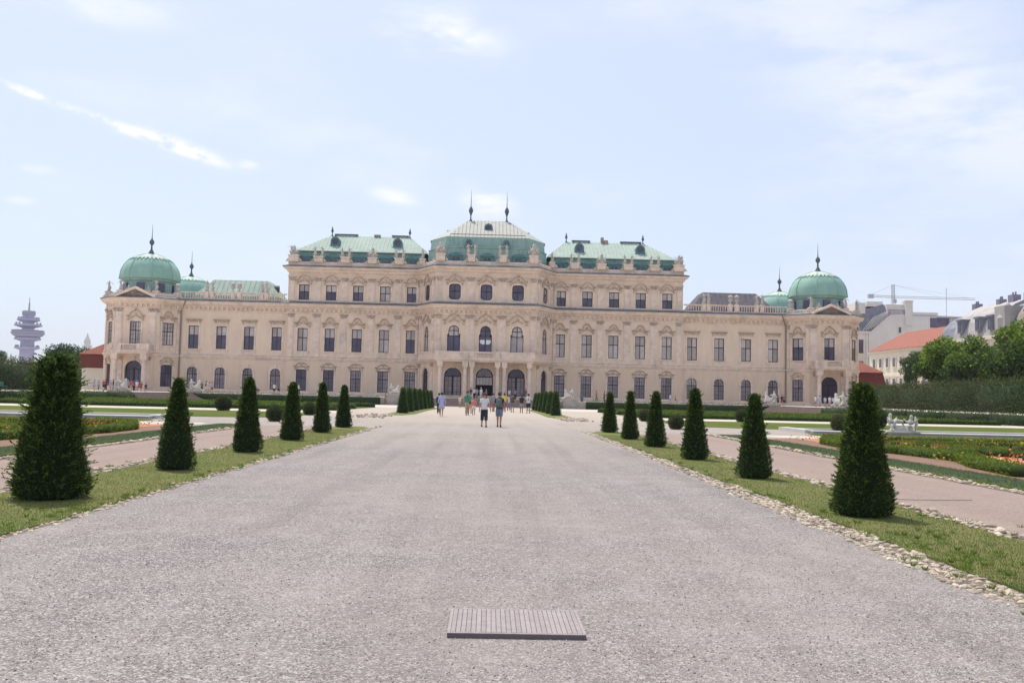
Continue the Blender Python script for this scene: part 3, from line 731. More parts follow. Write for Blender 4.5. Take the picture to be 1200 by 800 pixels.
portal_door(5.2, 149.5, 2.87, 4.97, ('glass_mid', 'glass_dark'))
portal_door(-57.95, 152, 2.85, 4.95, ('glass_dark', 'glass_dark'))
portal_door(57.95, 152, 2.85, 4.95, ('glass_dark', 'glass_dark'))
for x, y, w in ((-5.2, 149.5, 2.87), (0, 149.5, 2.87), (5.2, 149.5, 2.87), (-57.95, 152, 2.85), (57.95, 152, 2.85)):
    mb = MB(); surround_arch(w, 4.95, 0.32)(mb); mb.build('door_surround', 'stone', palace, loc=(x, y - PO.y, 0.9 - PO.z))
# white blinds behind the middle window
mb = MB()
for s in (-1, 1):
    pts = [(s * 0.10, 0.25), (s * 0.12, 0.95), (s * 0.86, 0.95), (s * 0.92, 0.6), (s * 0.72, 0.3), (s * 0.4, 0.22)]
    mb.prism(pts, 0.19, 0.205)
M['paper'] = mat('white poster', (0.8, 0.8, 0.8), 0.7)
mb.build('poster', 'paper', palace, loc=(0, 149.5 - PO.y, 9.55 - PO.z))

# ---- horizontal mouldings swept along the whole plan
def sweep(name, prof, path, m='stone'):
    mb = MB(); mb.extrude_path(path, prof); return P_(mb.build(name, m))
sweep('plinth', [(0, -0.4), (0.14, -0.4), (0.14, 1.28), (0.05, 1.36), (0, 1.36)], [p for p in plan], 'stone')
sweep('string_course', [(0, 6.5), (0.12, 6.52), (0.16, 6.7), (0.30, 6.85), (0.34, 7.05), (0, 7.2)], plan)
sweep('sill_band', [(0, 7.22), (0.07, 7.22), (0.07, 7.4), (0, 7.4)], plan)
sweep('architrave', [(0, 14.55), (0.10, 14.55), (0.16, 14.8), (0, 14.8)], plan)
sweep('cornice', [(0, 15.25), (0.22, 15.3), (0.30, 15.5), (0.62, 15.62), (0.85, 15.95), (0.98, 16.18), (0, 16.18)], plan)
sweep('cornice_capping', [(0, 16.185), (1.02, 16.185), (1.04, 16.34), (0.3, 16.62), (0, 16.62)], plan, 'capping')
cpath = [(-33.7, 172.0), (-33.7, 155.0), (-11.35, 155.0), (-8.35, 149.5), (8.35, 149.5), (11.35, 155.0), (33.7, 155.0), (33.7, 172.0)]
sweep('upper_architrave', [(0, 20.75), (0.10, 20.75), (0.14, 20.95), (0, 20.95)], cpath)
sweep('upper_cornice', [(0, 21.6), (0.2, 21.65), (0.35, 21.95), (0.7, 22.15), (0.88, 22.45), (0, 22.45)], cpath)
sweep('upper_cornice_capping', [(0, 22.455), (0.92, 22.455), (0.94, 22.6), (0.3, 22.8), (0, 22.8)], cpath, 'capping')
sweep('parapet', [(-0.35, 22.75), (0.12, 22.75), (0.12, 23.35), (0.0, 23.45), (-0.35, 23.45)], cpath, 'stone')
sweep('upper_plinth_band', [(0, 16.55), (0.06, 16.55), (0.06, 16.8), (0, 16.8)], cpath)

# consoles of the frieze: small repeated blocks, one joined part per frieze
def along(p0, p1, step, margin=0.3):
    p0 = Vector(p0); p1 = Vector(p1); L = (p1 - p0).length; d = (p1 - p0) / L
    n = max(1, int((L - 2 * margin) / step)); st = (L - 2 * margin) / n
    return [(p0 + d * (margin + st * (k + 0.5)), d) for k in range(n)]
def console_row(name, path, z0, z1, step, w, dep, m='stone'):
    mb = MB()
    for p0, p1 in zip(path, path[1:]):
        if (Vector(p1) - Vector(p0)).length < 1: continue
        for p, d in along(p0, p1, step):
            mb.obox(tuple(p - d * w / 2), tuple(p + d * w / 2), -0.02, dep, z0, z1)
    o = P_(mb.build(name, m)); o['kind'] = 'stuff'; return o
console_row('frieze_console', plan, 14.82, 15.3, 0.78, 0.30, 0.30)
console_row('upper_dentil', cpath[1:-1], 21.35, 21.62, 0.6, 0.22, 0.16)

# rustication: raised courses between openings on the ground floor
def courses(a, b, blocks, z0=1.5, z1=6.35, step=0.46):
    a = Vector(a); b = Vector(b); L = (b - a).length; d = (b - a) / L; mb = MB(); z = z0
    while z < z1 - 0.1:
        spans = [(0.02, L - 0.02)]
        for u, w, zt in blocks:
            if z < zt:
                l, r = L / 2 + u - w / 2, L / 2 + u + w / 2; new = []
                for s0, s1 in spans:
                    if s1 <= l or s0 >= r: new.append((s0, s1)); continue
                    if s0 < l: new.append((s0, l))
                    if s1 > r: new.append((r, s1))
                spans = new
        for s0, s1 in spans:
            mb.obox(tuple(a + d * s0), tuple(a + d * s1), -0.01, 0.10, z, z + step - 0.11)
        z += step
    o = P_(mb.build('rusticated_course', 'stucco')); o['kind'] = 'stuff'
def split_blocks(L, holes, extra=0.62):
    return [(u, w + extra, zt) for u, w, zt in holes]
for sgn in (-1, 1):
    def seg(a, b): return (a, b) if sgn > 0 else ((-b[0], b[1]), (-a[0], a[1]))
    a, b = seg((11.35, 155.0), (33.7, 155.0)); mx = (a[0] + b[0]) / 2
    courses(a, b, [(sgn * x - mx, 1.78 + 0.62, 5.4) for x in blockX])
    a, b = seg((33.7, 155.35), (51.7, 155.35)); mx = (a[0] + b[0]) / 2
    courses(a, b, [(sgn * x - mx, 1.74 + 0.8, 5.5) for x in wingX])
    a, b = seg((54.65, 152.0), (61.25, 152.0)); courses(a, b, [(0, 3.7, 6.3)])
    for q in (((51.7, 155.35), (54.65, 152.0)), ((61.25, 152.0), (64.2, 155.3))):
        a, b = seg(*q); courses(a, b, [(0, 2.7, 5.6)])
    # pilasters with capitals between the windows
    def pil(x, y, w, z0, z1, rz=0.0, cap=True, parent=palace, fluted=False):
        key = ('pil', w, z0, z1, fluted)
        def fn(mb):
            h = z1 - z0
            mb.box(-w / 2 - 0.1, w / 2 + 0.1, -0.2, 0.02, 0, 0.3); mb.box(-w / 2, w / 2, -0.13, 0.02, 0.3, h - 0.75)
            if w > 0.7: mb.box(-w / 2 + 0.16, w / 2 - 0.16, -0.17, -0.12, 0.75, h - 1.15)
            mb.box(-w / 2 - 0.04, w / 2 + 0.04, -0.18, 0.02, h - 0.75, h - 0.62)
        def fcap(mb):
            h = z1 - z0
            mb.box(-w / 2 - 0.08, w / 2 + 0.08, -0.24, 0.02, h - 0.12, h)
            for s in (-1, 1):
                mb.tube([(s * (w / 2 - 0.08), -0.2, h - 0.28), (s * (w / 2 + 0.02), -0.27, h - 0.22)], 0.13, 6)
                mb.box(s * w / 4 - 0.09, s * w / 4 + 0.09, -0.24, 0.02, h - 0.6, h - 0.2, taper=-0.02)
            mb.box(-0.09, 0.09, -0.26, 0.02, h - 0.6, h - 0.15)
        me = cached(key, fn, 'pilaster', 'stone')
        cp = cached(key + ('cap',), fcap, 'capital', 'hood_stone')
        o = bpy.data.objects.new('pilaster', me); o.location = (x - PO.x, y - PO.y, z0 - PO.z); o.rotation_euler = (0, 0, rz); link(o, palace); sub('capital', cp, o)
    gaps = [(blockX[i] + blockX[i + 1]) / 2 for i in range(4)] + [33.05]
    for i, x in enumerate(gaps):
        w = 1.15 if i < 4 else 0.95
        pil(sgn * x, 155.0, w, 7.25, 14.55); pil(sgn * x, 155.0, w * 0.95, 16.65, 20.75)
    pil(sgn * 11.75, 155.0, 0.45, 7.25, 14.55); pil(sgn * 11.75, 155.0, 0.45, 16.65, 20.75)
    for x in (55.25, 60.65):
        pil(sgn * x, 152.0, 1.15, 7.25, 14.55)
    for q, rz in ((((51.7, 155.35), (54.65, 152.0)), 0), (((61.25, 152.0), (64.2, 155.3)), 0)):
        a, b = seg(*q); va = Vector(a); vb = Vector(b); d = (vb - va).normalized(); r_ = math.atan2(d.y, d.x)
        for p in (va + d * 0.4, vb - d * 0.4): pil(p.x, p.y, 0.5, 7.25, 14.55, r_)
    a, b = seg((8.35, 149.5), (11.35, 155.0)); va = Vector(a); vb = Vector(b); d = (vb - va).normalized(); r_ = math.atan2(d.y, d.x)
    for p in (va + d * 0.6, vb - d * 0.6):
        pil(p.x, p.y, 0.85, 7.25, 14.55, r_); pil(p.x, p.y, 0.8, 16.65, 20.75, r_); pil(p.x, p.y, 0.6, 1.4, 6.5, r_)
for x in (-7.75, -2.6, 2.6, 7.75):
    w = 1.5 if abs(x) < 5 else 0.9
    pil(x, 149.5, w, 7.25, 14.55); pil(x, 149.5, w * 0.95, 16.65, 20.75)
for sgn in (-1, 1):   # downpipes at the inner pavilion corners
    mb = MB(); x = sgn * 51.55
    mb.tube([(x - sgn * 0.9, 154.3, 16.2), (x - sgn * 0.55, 154.7, 15.6), (x, 155.05, 14.3), (x, 155.1, 13.6), (x, 155.1, 1.3)], 0.11, 6)
    P_(mb.build('downpipe', 'downpipe'))

# ---- porch: columns, slab and balustrade
def column(x, y, z0, z1, w=0.66):
    def fn(mb):
        h = z1 - z0
        mb.box(-w * .72, w * .72, -w * .72, w * .72, 0, 0.35); mb.box(-w * .62, w * .62, -w * .62, w * .62, 0.35, 0.55)
        mb.lathe(0, 0, [(w * .5, .55), (w * .5, h * .35), (w * .45, h - 1.35), (w * .53, h - 1.3), (w * .46, h - 1.22), (w * .58, h - 0.98)], 12)
        mb.box(-w * .6, w * .6, -w * .6, w * .6, h - 0.98, h - 0.84)
        mb.box(-w * .66, w * .66, -w * .66, w * .66, h - 0.84, h, taper=-0.03)
        for s in (-1, 1): mb.tube([(s * w * .55, -w * .6, h - 0.9), (s * w * .55, w * .6, h - 0.9)], 0.11, 6)
    me = cached(('col', w, z0, z1), fn, 'column', 'stone')
    o = bpy.data.objects.new('column', me); o.location = (x - PO.x, y - PO.y, z0 - PO.z); link(o, palace)
for x in (-7.2, -3.15, -2.05, 2.1, 3.2, 7.25): column(x, 147.35, TERR, 6.78)
for x in (-7.2, -3.15, -2.05, 2.1, 3.2, 7.25): pil(x, 149.5, 0.6, 1.4, 6.5)
pp = [(-11.9, 155.0), (-11.6, 153.6), (-8.6, 146.9), (8.6, 146.9), (11.6, 153.6), (11.9, 155.0)]
mb = MB()
for z0, z1, o_ in ((6.78, 7.05, 0.0), (7.052, 7.33, 0.22)):
    pts = []
    cc = [(-11.35, 154.98), (-11.2 - o_, 153.8), (-8.0 - o_, 146.95 - o_), (8.0 + o_, 146.95 - o_), (11.2 + o_, 153.8), (11.35, 154.98)]
    n = len(cc); mb.add([(x, y, z0) for x, y in cc] + [(x, y, z1) for x, y in cc], [tuple(range(n)), tuple(range(2 * n - 1, n - 1, -1))] + [(i, (i + 1) % n, (i + 1) % n + n, i + n) for i in range(n)])
P_(mb.build('balcony_slab', 'stone'))
def baluster_row(mb, p0, p1, z0, z1, step=0.36, r=0.085):
    for p, d in along(p0, p1, step, 0.1):
        h = z1 - z0
        mb.lathe(p.x, p.y, [(r * .8, z0), (r * .55, z0 + h * .12), (r * 1.15, z0 + h * .38), (r * .5, z0 + h * .7), (r * .9, z1)], 6)
def balustrade(path, z0, z1, posts, y_in=0.14, solid=(), step=0.36):
    """path in plan; posts are positions (plan) of the dies"""
    mb = MB()
    for a, b in zip(path, path[1:]):
        mb.obox(a, b, -y_in, y_in, z0, z0 + 0.16); mb.obox(a, b, -y_in - 0.03, y_in + 0.03, z1 - 0.18, z1)
    P_(mb.build('balustrade_rail', 'stone'))
    mb = MB()
    for i, (a, b) in enumerate(zip(path, path[1:])):
        if i in solid: mb.obox(a, b, -0.06, 0.06, z0 + 0.16, z1 - 0.18)
        else: baluster_row(mb, a, b, z0 + 0.16, z1 - 0.18, step)
    o = P_(mb.build('baluster', 'stone')); o['kind'] = 'stuff'
    for x, y, w in posts:
        mb = MB(); mb.box(x - w / 2, x + w / 2, y - 0.22, y + 0.22, z0, z1 + 0.06); P_(mb.build('balustrade_pier', 'stone'))
yb = 146.95
balustrade([(-11.25, 153.75), (-8.0, yb), (-1.35, yb), (1.35, yb), (8.0, yb), (11.25, 153.75)], 7.335, 8.42,
           [(-7.75, yb, 0.7), (-3.1, yb, 0.8), (-2.05, yb, 0.6), (2.05, yb, 0.6), (3.1, yb, 0.8), (7.75, yb, 0.7)], solid=(0, 1, 3, 4))
for sgn in (-1, 1):
    xc = sgn * 57.85; y0 = 149.9
    for x in (-2.35, 2.35): column(xc + x, y0, TERR, 6.9, 0.72)
    for x in (-2.35, 2.35): pil(xc + x, 152.0, 0.7, 1.4, 6.5)
    mb = MB(); mb.box(xc - 3.0, xc + 3.0, y0 - 0.55, 151.98, 6.9, 7.15); mb.box(xc - 3.2, xc + 3.2, y0 - 0.75, 151.97, 7.153, 7.42)
    P_(mb.build('balcony_slab', 'stone'))
    yy = y0 - 0.35
    balustrade([(xc - 2.95, 151.8), (xc - 2.95, yy), (xc - 1.3, yy), (xc + 1.3, yy), (xc + 2.95, yy), (xc + 2.95, 151.8)], 7.425, 8.5,
               [(xc - 2.95, yy, 0.5), (xc - 1.5, yy, 0.5), (xc + 1.5, yy, 0.5), (xc + 2.95, yy, 0.5)], solid=(1, 3))
    # pediment over the pavilion front
    mb = MB(); xc = sgn * 57.95; yf = 151.98
    for s in (-1, 1):
        x0, z0, x1, z1 = s * 3.3, 16.2, 0, 17.65
        mb.add([(xc + x0, yf - 1.05, z0), (xc + x1, yf - 1.05, z1), (xc + x1, yf - 1.05, z1 + 0.42), (xc + x0, yf - 1.05, z0 + 0.34),
                (xc + x0, yf + 0.4, z0), (xc + x1, yf + 0.4, z1), (xc + x1, yf + 0.4, z1 + 0.42), (xc + x0, yf + 0.4, z0 + 0.34)],
               [(0, 1, 2, 3), (4, 7, 6, 5), (0, 4, 5, 1), (3, 2, 6, 7), (0, 3, 7, 4)])
    P_(mb.build('pediment', 'stone'))
    mb = MB(); mb.prism([(xc - 2.9, 16.2), (xc + 2.9, 16.2), (xc, 17.6)], yf - 0.35, yf + 0.3)
    for k in range(26):
        u = random.uniform(-2.1, 2.1); v = random.uniform(0.12, max(0.14, 1.15 * (1 - abs(u) / 2.5)))
        mb.lathe(xc + u, yf - 0.36, [(0.02, 16.2 + v - .14), (0.16, 16.2 + v), (0.03, 16.2 + v + .15)], 6)
    P_(mb.build('tympanum', 'stone_dark'))
for sgn in (-1, 1):
    # wing roof balustrade with paired piers
    xs_ = [34.05, 37.15, 38.1, 41.9, 43.1, 46.5, 47.6, 51.2]
    mb = MB(); mb.box(min(sgn * 33.9, sgn * 51.9), max(sgn * 33.9, sgn * 51.9), 155.0, 155.5, 16.3, 16.75); P_(mb.build('balustrade_base', 'stone'))
    mb = MB(); mr_ = MB()
    for a, b in ((34.0, 37.2), (37.6, 38.0), (38.3, 41.8), (42.1, 42.9), (43.2, 46.4), (46.7, 47.3), (47.7, 51.4)):
        if b - a > 1: baluster_row(mb, (sgn * a, 155.2), (sgn * b, 155.2), 16.75, 17.66, 0.4, 0.1)
    o = P_(mb.build('baluster', 'stone')); o['kind'] = 'stuff'
    mr_.box(min(sgn * 33.9, sgn * 51.9), max(sgn * 33.9, sgn * 51.9), 155.02, 155.42, 17.66, 17.84); P_(mr_.build('balustrade_rail', 'stone'))
    for x in (37.35, 38.15, 41.95, 43.05, 46.5, 47.45):
        mb = MB(); mb.box(sgn * x - 0.3, sgn * x + 0.3, 154.95, 155.5, 16.7, 17.95); P_(mb.build('balustrade_pier', 'stone'))
    # pavilion attic: low wall and pier blocks round the dome foot
    pv = [(51.7, 155.35), (54.65, 152.0), (61.25, 152.0), (64.2, 155.3), (64.2, 160.0)]
    pv = pv if sgn > 0 else [(-x, y) for x, y in reversed(pv)]
    sweep('attic_wall', [(-0.5, 16.6), (-0.05, 16.6), (-0.05, 17.15), (-0.5, 17.25)], pv)
# ---------------------------------------------------------------- roofs
def ring_roof(name, rings, m, cap=True, parent=palace):
    """rings: lists of (x, y, z), equal counts"""
    n = len(rings[0]); vs = [p for r in rings for p in r]; fs = []
    for i in range(len(rings) - 1):
        for k in range(n): fs.append((i * n + k, i * n + (k + 1) % n, (i + 1) * n + (k + 1) % n, (i + 1) * n + k))
    if cap: fs.append(tuple((len(rings) - 1) * n + k for k in range(n)))
    o = mesh_obj(name, vs, fs, m)
    bm = bmesh.new(); bm.from_mesh(o.data); bmesh.ops.recalc_face_normals(bm, faces=bm.faces); bm.to_mesh(o.data); bm.free()
    return P_(o) if parent is palace else o
def seams(mb, a, b, c, d, n, r=0.035):
    """raised standing seams on the slope a-b (eave) to d-c (ridge), running up the slope"""
    a, b, c, d = map(Vector, (a, b, c, d)); e = (b - a); L = e.length; ed = e / L
    nrm = e.cross(d - a).normalized()
    for k in range(1, n):
        t = k / n; p = a + e * t
        # straight up the slope, clipped by the hips
        upv = (nrm.cross(ed)).normalized()
        if upv.z < 0: upv = -upv
        H = (d - a).dot(upv); l = (d - a).dot(ed); r_ = (b - a).dot(ed) - (c - a).dot(ed); x = L * t
        f = 1.0
        if l > 0.01: f = min(f, x / l)
        if r_ > 0.01: f = min(f, (L - x) / r_)
        q = p + upv * H * f
        nn = nrm if nrm.z > 0 else -nrm
        w = ed * r
        mb.add([p - w, p + w, q + w, q - w, p - w + nn * 0.07, p + w + nn * 0.07, q + w + nn * 0.07, q - w + nn * 0.07],
               [(4, 5, 6, 7), (0, 1, 5, 4), (1, 2, 6, 5), (2, 3, 7, 6), (3, 0, 4, 7)])
def finial(x, y, z, h, parent=None, kind='urn', m='bronze'):
    mb = MB()
    if kind == 'urn':
        mb.lathe(0, 0, [(.2, 0), (.09, .25), (.08, .5), (.22, .8), (.25, .95), (.10, 1.2), (.16, 1.35), (.05, 1.5), (.03, h)], 8)
    else:
        mb.lathe(0, 0, [(.62, -.1), (.55, .15), (.34, .5), (.30, .65), (.17, .8), (.14, 1.5), (.18, 1.6), (.40, 1.9), (.43, 2.1), (.36, 2.35), (.15, 2.6), (.09, 2.8), (.06, 3.2), (.02, h)], 10)
    o = mb.build('finial', m, palace, smooth=True, loc=(x - PO.x, y - PO.y, z - PO.z)); return o
# block roofs
dx_list = blockX
for sgn in (-1, 1):
    def mir(p): return [(sgn * x, y, z) for x, y, z in p]
    r0 = mir([(11.2, 155.5, 22.7), (33.2, 155.5, 22.7), (33.2, 168.5, 22.7), (11.2, 168.5, 22.7)])
    r1 = mir([(11.0, 156.0, 25.3), (32.6, 156.0, 25.3), (32.6, 168.0, 25.3), (11.0, 168.0, 25.3)])
    ring_roof('mansard', [r0, r1], 'copper_dark')
    e0 = mir([(10.3, 155.62, 25.32), (32.75, 155.62, 25.32), (32.75, 168.4, 25.32), (10.3, 168.4, 25.32)])
    e1 = mir([(10.3, 155.62, 25.47), (32.75, 155.62, 25.47), (32.75, 168.4, 25.47), (10.3, 168.4, 25.47)])
    rg = mir([(14.0, 162.0, 29.2), (27.9, 162.0, 29.2), (27.9, 162.02, 29.2), (14.0, 162.02, 29.2)])
    ring_roof('roof', [e0, e1, rg], 'copper')
    mb = MB(); seams(mb, e1[0], e1[1], rg[1], rg[0], 34); seams(mb, e1[1], e1[2], rg[2], rg[1], 16); seams(mb, e1[3], e1[0], rg[0], rg[3], 16)
    o = P_(mb.build('roof_seam', 'copper_light')); o['kind'] = 'stuff'
    mb = MB(); seams(mb, r0[0], r0[1], r1[1], r1[0], 30, 0.03); o = P_(mb.build('roof_seam', 'copper_dark')); o['kind'] = 'stuff'
    for x0, x1 in (((15.0, 18.3), (23.7, 27.5)) if sgn > 0 else ((23.2, 27.3), (14.2, 17.2))):
        mb = MB(); mb.box(min(sgn * x0, sgn * x1), max(sgn * x0, sgn * x1), 161.7, 162.4, 29.3, 29.5)
        for q in (x0 + .3, x1 - .3): mb.box(sgn * q - .08, sgn * q + .08, 161.9, 162.1, 29.0, 29.3)
        P_(mb.build('roof_walkway', 'bronze'))
    if sgn > 0:
        mb = MB(); mb.box(20.2, 20.7, 161.6, 162.3, 29.0, 30.1); mb.box(20.75, 21.5, 161.6, 162.3, 29.0, 29.6); P_(mb.build('chimney', 'stone_dark'))
    else:
        mb = MB(); mb.box(-20.3, -19.2, 161.6, 162.3, 29.0, 29.5); P_(mb.build('chimney', 'stone_dark'))
    for x in (14.0, 27.8): finial(sgn * x, 162, 29.15, 1.75)
    for x in ((16.0, 26.7) if sgn > 0 else (15.7, 26.5)):     # round dormers in the slope
        y = 157.9; z = 26.6; mb = MB(); n = 14; r = 0.8
        pts = [(-r, 0.1), (r, 0.1)] + [(r * math.cos(math.pi * k / 8), 0.9 + r * math.sin(math.pi * k / 8)) for k in range(9)]
        mb.prism(pts, -0.25, 1.8); mb.prism([(-1.0, 0.0), (1.0, 0.0), (1.0, 0.12), (-1.0, 0.12)], -0.35, 1.2)
        o = mb.build('dormer', 'dormer_copper', palace, loc=(sgn * x - PO.x, y - PO.y, z - PO.z))
        mb = MB(); mb.prism([(0.55 * math.cos(2 * math.pi * k / 12), 0.88 + 0.55 * math.sin(2 * math.pi * k / 12)) for k in range(12)], -0.30, -0.24); mb.build('pane', 'glass_dark', o)
        mb = MB(); mb.lathe(0, -0.2, [(.1, 1.68), (.14, 1.85), (.03, 2.1)], 6); mb.build('dormer_finial', 'bronze', o)
def dormer_fn(mb):
    mb.box(-0.95, 0.95, 0.0, 1.5, 0, 1.55); mb.box(-1.15, 1.15, -0.12, 1.5, 0, 0.16)
    for s in (-1, 1): mb.box(s * 1.05 - 0.14, s * 1.05 + 0.14, -0.08, 0.9, 0.16, 1.45, taper=0.02)
    pts = [(-1.25, 1.5), (1.25, 1.5), (1.15, 1.72), (0.6, 1.98), (0, 2.1), (-0.6, 1.98), (-1.15, 1.72)]
    mb.prism(pts, -0.18, 1.5)
dm = cached('dormer', dormer_fn, 'dormer', 'dormer_copper')
def dpane_fn(mb):
    for s in (-1, 1): mb.prism([(s * 0.05 if s > 0 else -0.62, 0.18), (0.62 if s > 0 else -0.05, 0.18), (0.62 if s > 0 else -0.05, 1.25), (s * 0.05 if s > 0 else -0.62, 1.25)], -0.02, 0.01)
dp = cached('dpane', dpane_fn, 'pane', 'glass_dark')
def dormer(x, y, z, s=1.0):
    o = bpy.data.objects.new('dormer', dm); o.location = (x - PO.x, y - PO.y, z - PO.z); o.scale = (s, s, s); link(o, palace); sub('pane', dp, o)
for sgn in (-1, 1):
    for x in blockX: dormer(sgn * x, 155.35, 22.85)
for u in (-5.2, 0, 5.2): dormer(u, 149.95, 22.95, 0.95)
# centre roof
def cplan(o, z, yb=168.5):   # inset of the centre plan
    return [(-7.7 + o * .5, 149.6 + o, z), (7.7 - o * .5, 149.6 + o, z), (10.6 - o * .6, 155.2 + o * .3, z), (10.6 - o * .6, yb, z), (-10.6 + o * .6, yb, z), (-10.6 + o * .6, 155.2 + o * .3, z)]
ring_roof('mansard', [cplan(.5, 22.7), cplan(.9, 25.75), cplan(.75, 25.8), cplan(.75, 25.95), cplan(1.3, 26.0), cplan(1.55, 27.7)], 'copper_dark')
ev = [(-6.9, 151.2), (6.9, 151.2), (9.9, 156.0), (9.9, 168.5), (-9.9, 168.5), (-9.9, 156.0)]
rd = [(-3.6, 159.5, 32.1), (3.6, 159.5, 32.1), (3.62, 159.6, 32.1), (3.62, 160.5, 32.1), (-3.62, 160.5, 32.1), (-3.62, 159.6, 32.1)]
r_ev = [(x, y, 27.62) for x, y in ev]; r_e2 = [(x, y, 27.78) for x, y in ev]
ring_roof('roof', [r_ev, r_e2, rd], 'copper_pale')
mb = MB(); seams(mb, r_e2[0], r_e2[1], rd[1], rd[0], 22, 0.04); o = P_(mb.build('roof_seam', 'seam_brown')); o['kind'] = 'stuff'
mb = MB(); a0 = cplan(1.3, 26.0); a1 = cplan(1.55, 27.7); seams(mb, a0[0], a0[1], a1[1], a1[0], 20, 0.04); a0 = cplan(.5, 22.7); a1 = cplan(.9, 25.75); seams(mb, a0[0], a0[1], a1[1], a1[0], 20, 0.03)
o = P_(mb.build('roof_seam', 'copper_dark')); o['kind'] = 'stuff'
mb = MB()
z_ = 28.35; mb.tube([(-6.2, 152.25, z_ + 0.05), (6.2, 152.25, z_ + 0.05)], 0.05, 4)   # snow rail
for k in range(14): x = -6 + 12 * k / 13; mb.tube([(x, 152.25, z_ + 0.05), (x, 152.15, z_ - 0.3)], 0.03, 4)
P_(mb.build('snow_rail', 'bronze'))
for x in (-3.15, 3.2):
    mb = MB(); mb.lathe(0, 0, [(.45, -.5), (.36, .1), (.18, .35), (.12, .55), (.10, 1.05), (.16, 1.25), (.36, 1.8), (.40, 2.0), (.30, 2.35), (.12, 2.65), (.07, 2.8), (.045, 4.2), (.012, 5.7)], 10)
    o = mb.build('spire', 'bronze', palace, smooth=True, loc=(x, 159.5 - PO.y, 31.9 - PO.z))
for x, y, z, s in ((0.05, 155.4, 29.2, 1.0), (-3.15, 150.75, 25.95, .8), (3.1, 150.75, 25.95, .8)):
    mb = MB(); r = .72 * s
    pts = [(-r, 0), (r, 0)] + [(r * math.cos(math.pi * k / 8), .9 * s + r * math.sin(math.pi * k / 8)) for k in range(9)]
    mb.prism(pts, -0.5, 1.6); mb.box(-r * 1.3, r * 1.3, -0.6, 1.0, -0.1, 0.12)
    o = mb.build('dormer', 'dormer_copper', palace, loc=(x, y - PO.y, z - PO.z))
    mb = MB(); mb.prism([(0.48 * s * math.cos(2 * math.pi * k / 12), .85 * s + 0.48 * s * math.sin(2 * math.pi * k / 12)) for k in range(12)], -0.55, -0.49); mb.build('pane', 'glass_dark', o)
for s in (-1, 1):
    mb = MB(); mb.prism([(-.55, 0), (.55, 0), (.55, 1.0), (0, 1.35), (-.55, 1.0)], -0.2, 1.6); mb.build('dormer', 'copper_dark', palace, loc=(s * 6.9, 157.4 - PO.y, 28.6 - PO.z), rz=s * R(70))
# wing roofs
for sgn, m in ((-1, 'copper'), (1, 'slate')):
    e = [(36.2, 158.2, 17.6), (50.6, 158.2, 17.6), (50.6, 168, 17.6), (36.2, 168, 17.6)]; r_ = [(38.6, 161.2, 20.65), (48.1, 161.2, 20.65), (48.1, 165.5, 20.65), (38.6, 165.5, 20.65)]
    e = [(sgn * x, y, z) for x, y, z in e]; r_ = [(sgn * x, y, z) for x, y, z in r_]
    ring_roof('roof', [[(x, y, 15.9) for x, y, z in e], e, r_], m)
    mb = MB(); seams(mb, e[0], e[1], r_[1], r_[0], 16, 0.035); o = P_(mb.build('roof_seam', m)); o['kind'] = 'stuff'
    mb = MB(); mb.box(-1, 1, -0.1, .1, 0, .12)
mb = MB(); mb.prism([(-.5, 0), (.5, 0), (.5, .8), (0, 1.1), (-.5, .8)], -0.1, 1.6); mb.build('dormer', 'slate', palace, loc=(-37.2, 163 - PO.y, 19.0 - PO.z), rz=R(90))
# flat roofs and rear walls so the palace is closed
mb = MB()
mb.box(-51.7, 51.7, 155.6, 178, 15.6, 15.9); mb.box(-33.4, 33.4, 155.6, 172, 22.3, 22.6); mb.box(-8.3, 8.3, 150.0, 156, 22.28, 22.58)
for sgn in (-1, 1): mb.add([(sgn * 51.7, 155.8, 16.0), (sgn * 54.8, 152.5, 16.0), (sgn * 61.1, 152.5, 16.0), (sgn * 63.9, 155.6, 16.0), (sgn * 63.9, 180, 16.0), (sgn * 51.7, 180, 16.0)], [(0, 1, 2, 3, 4, 5)])
P_(mb.build('roof_deck', 'capping'))
mb = MB()
mb.box(-64, 64, 178, 178.4, 0, 15.6); mb.box(-33.7, 33.7, 171.6, 172, 15, 22.5); mb.box(-64.2, -63.8, 163, 178, 0, 15.6); mb.box(63.8, 64.2, 163, 178, 0, 15.6)
P_(mb.build('rear_wall', 'stucco'))

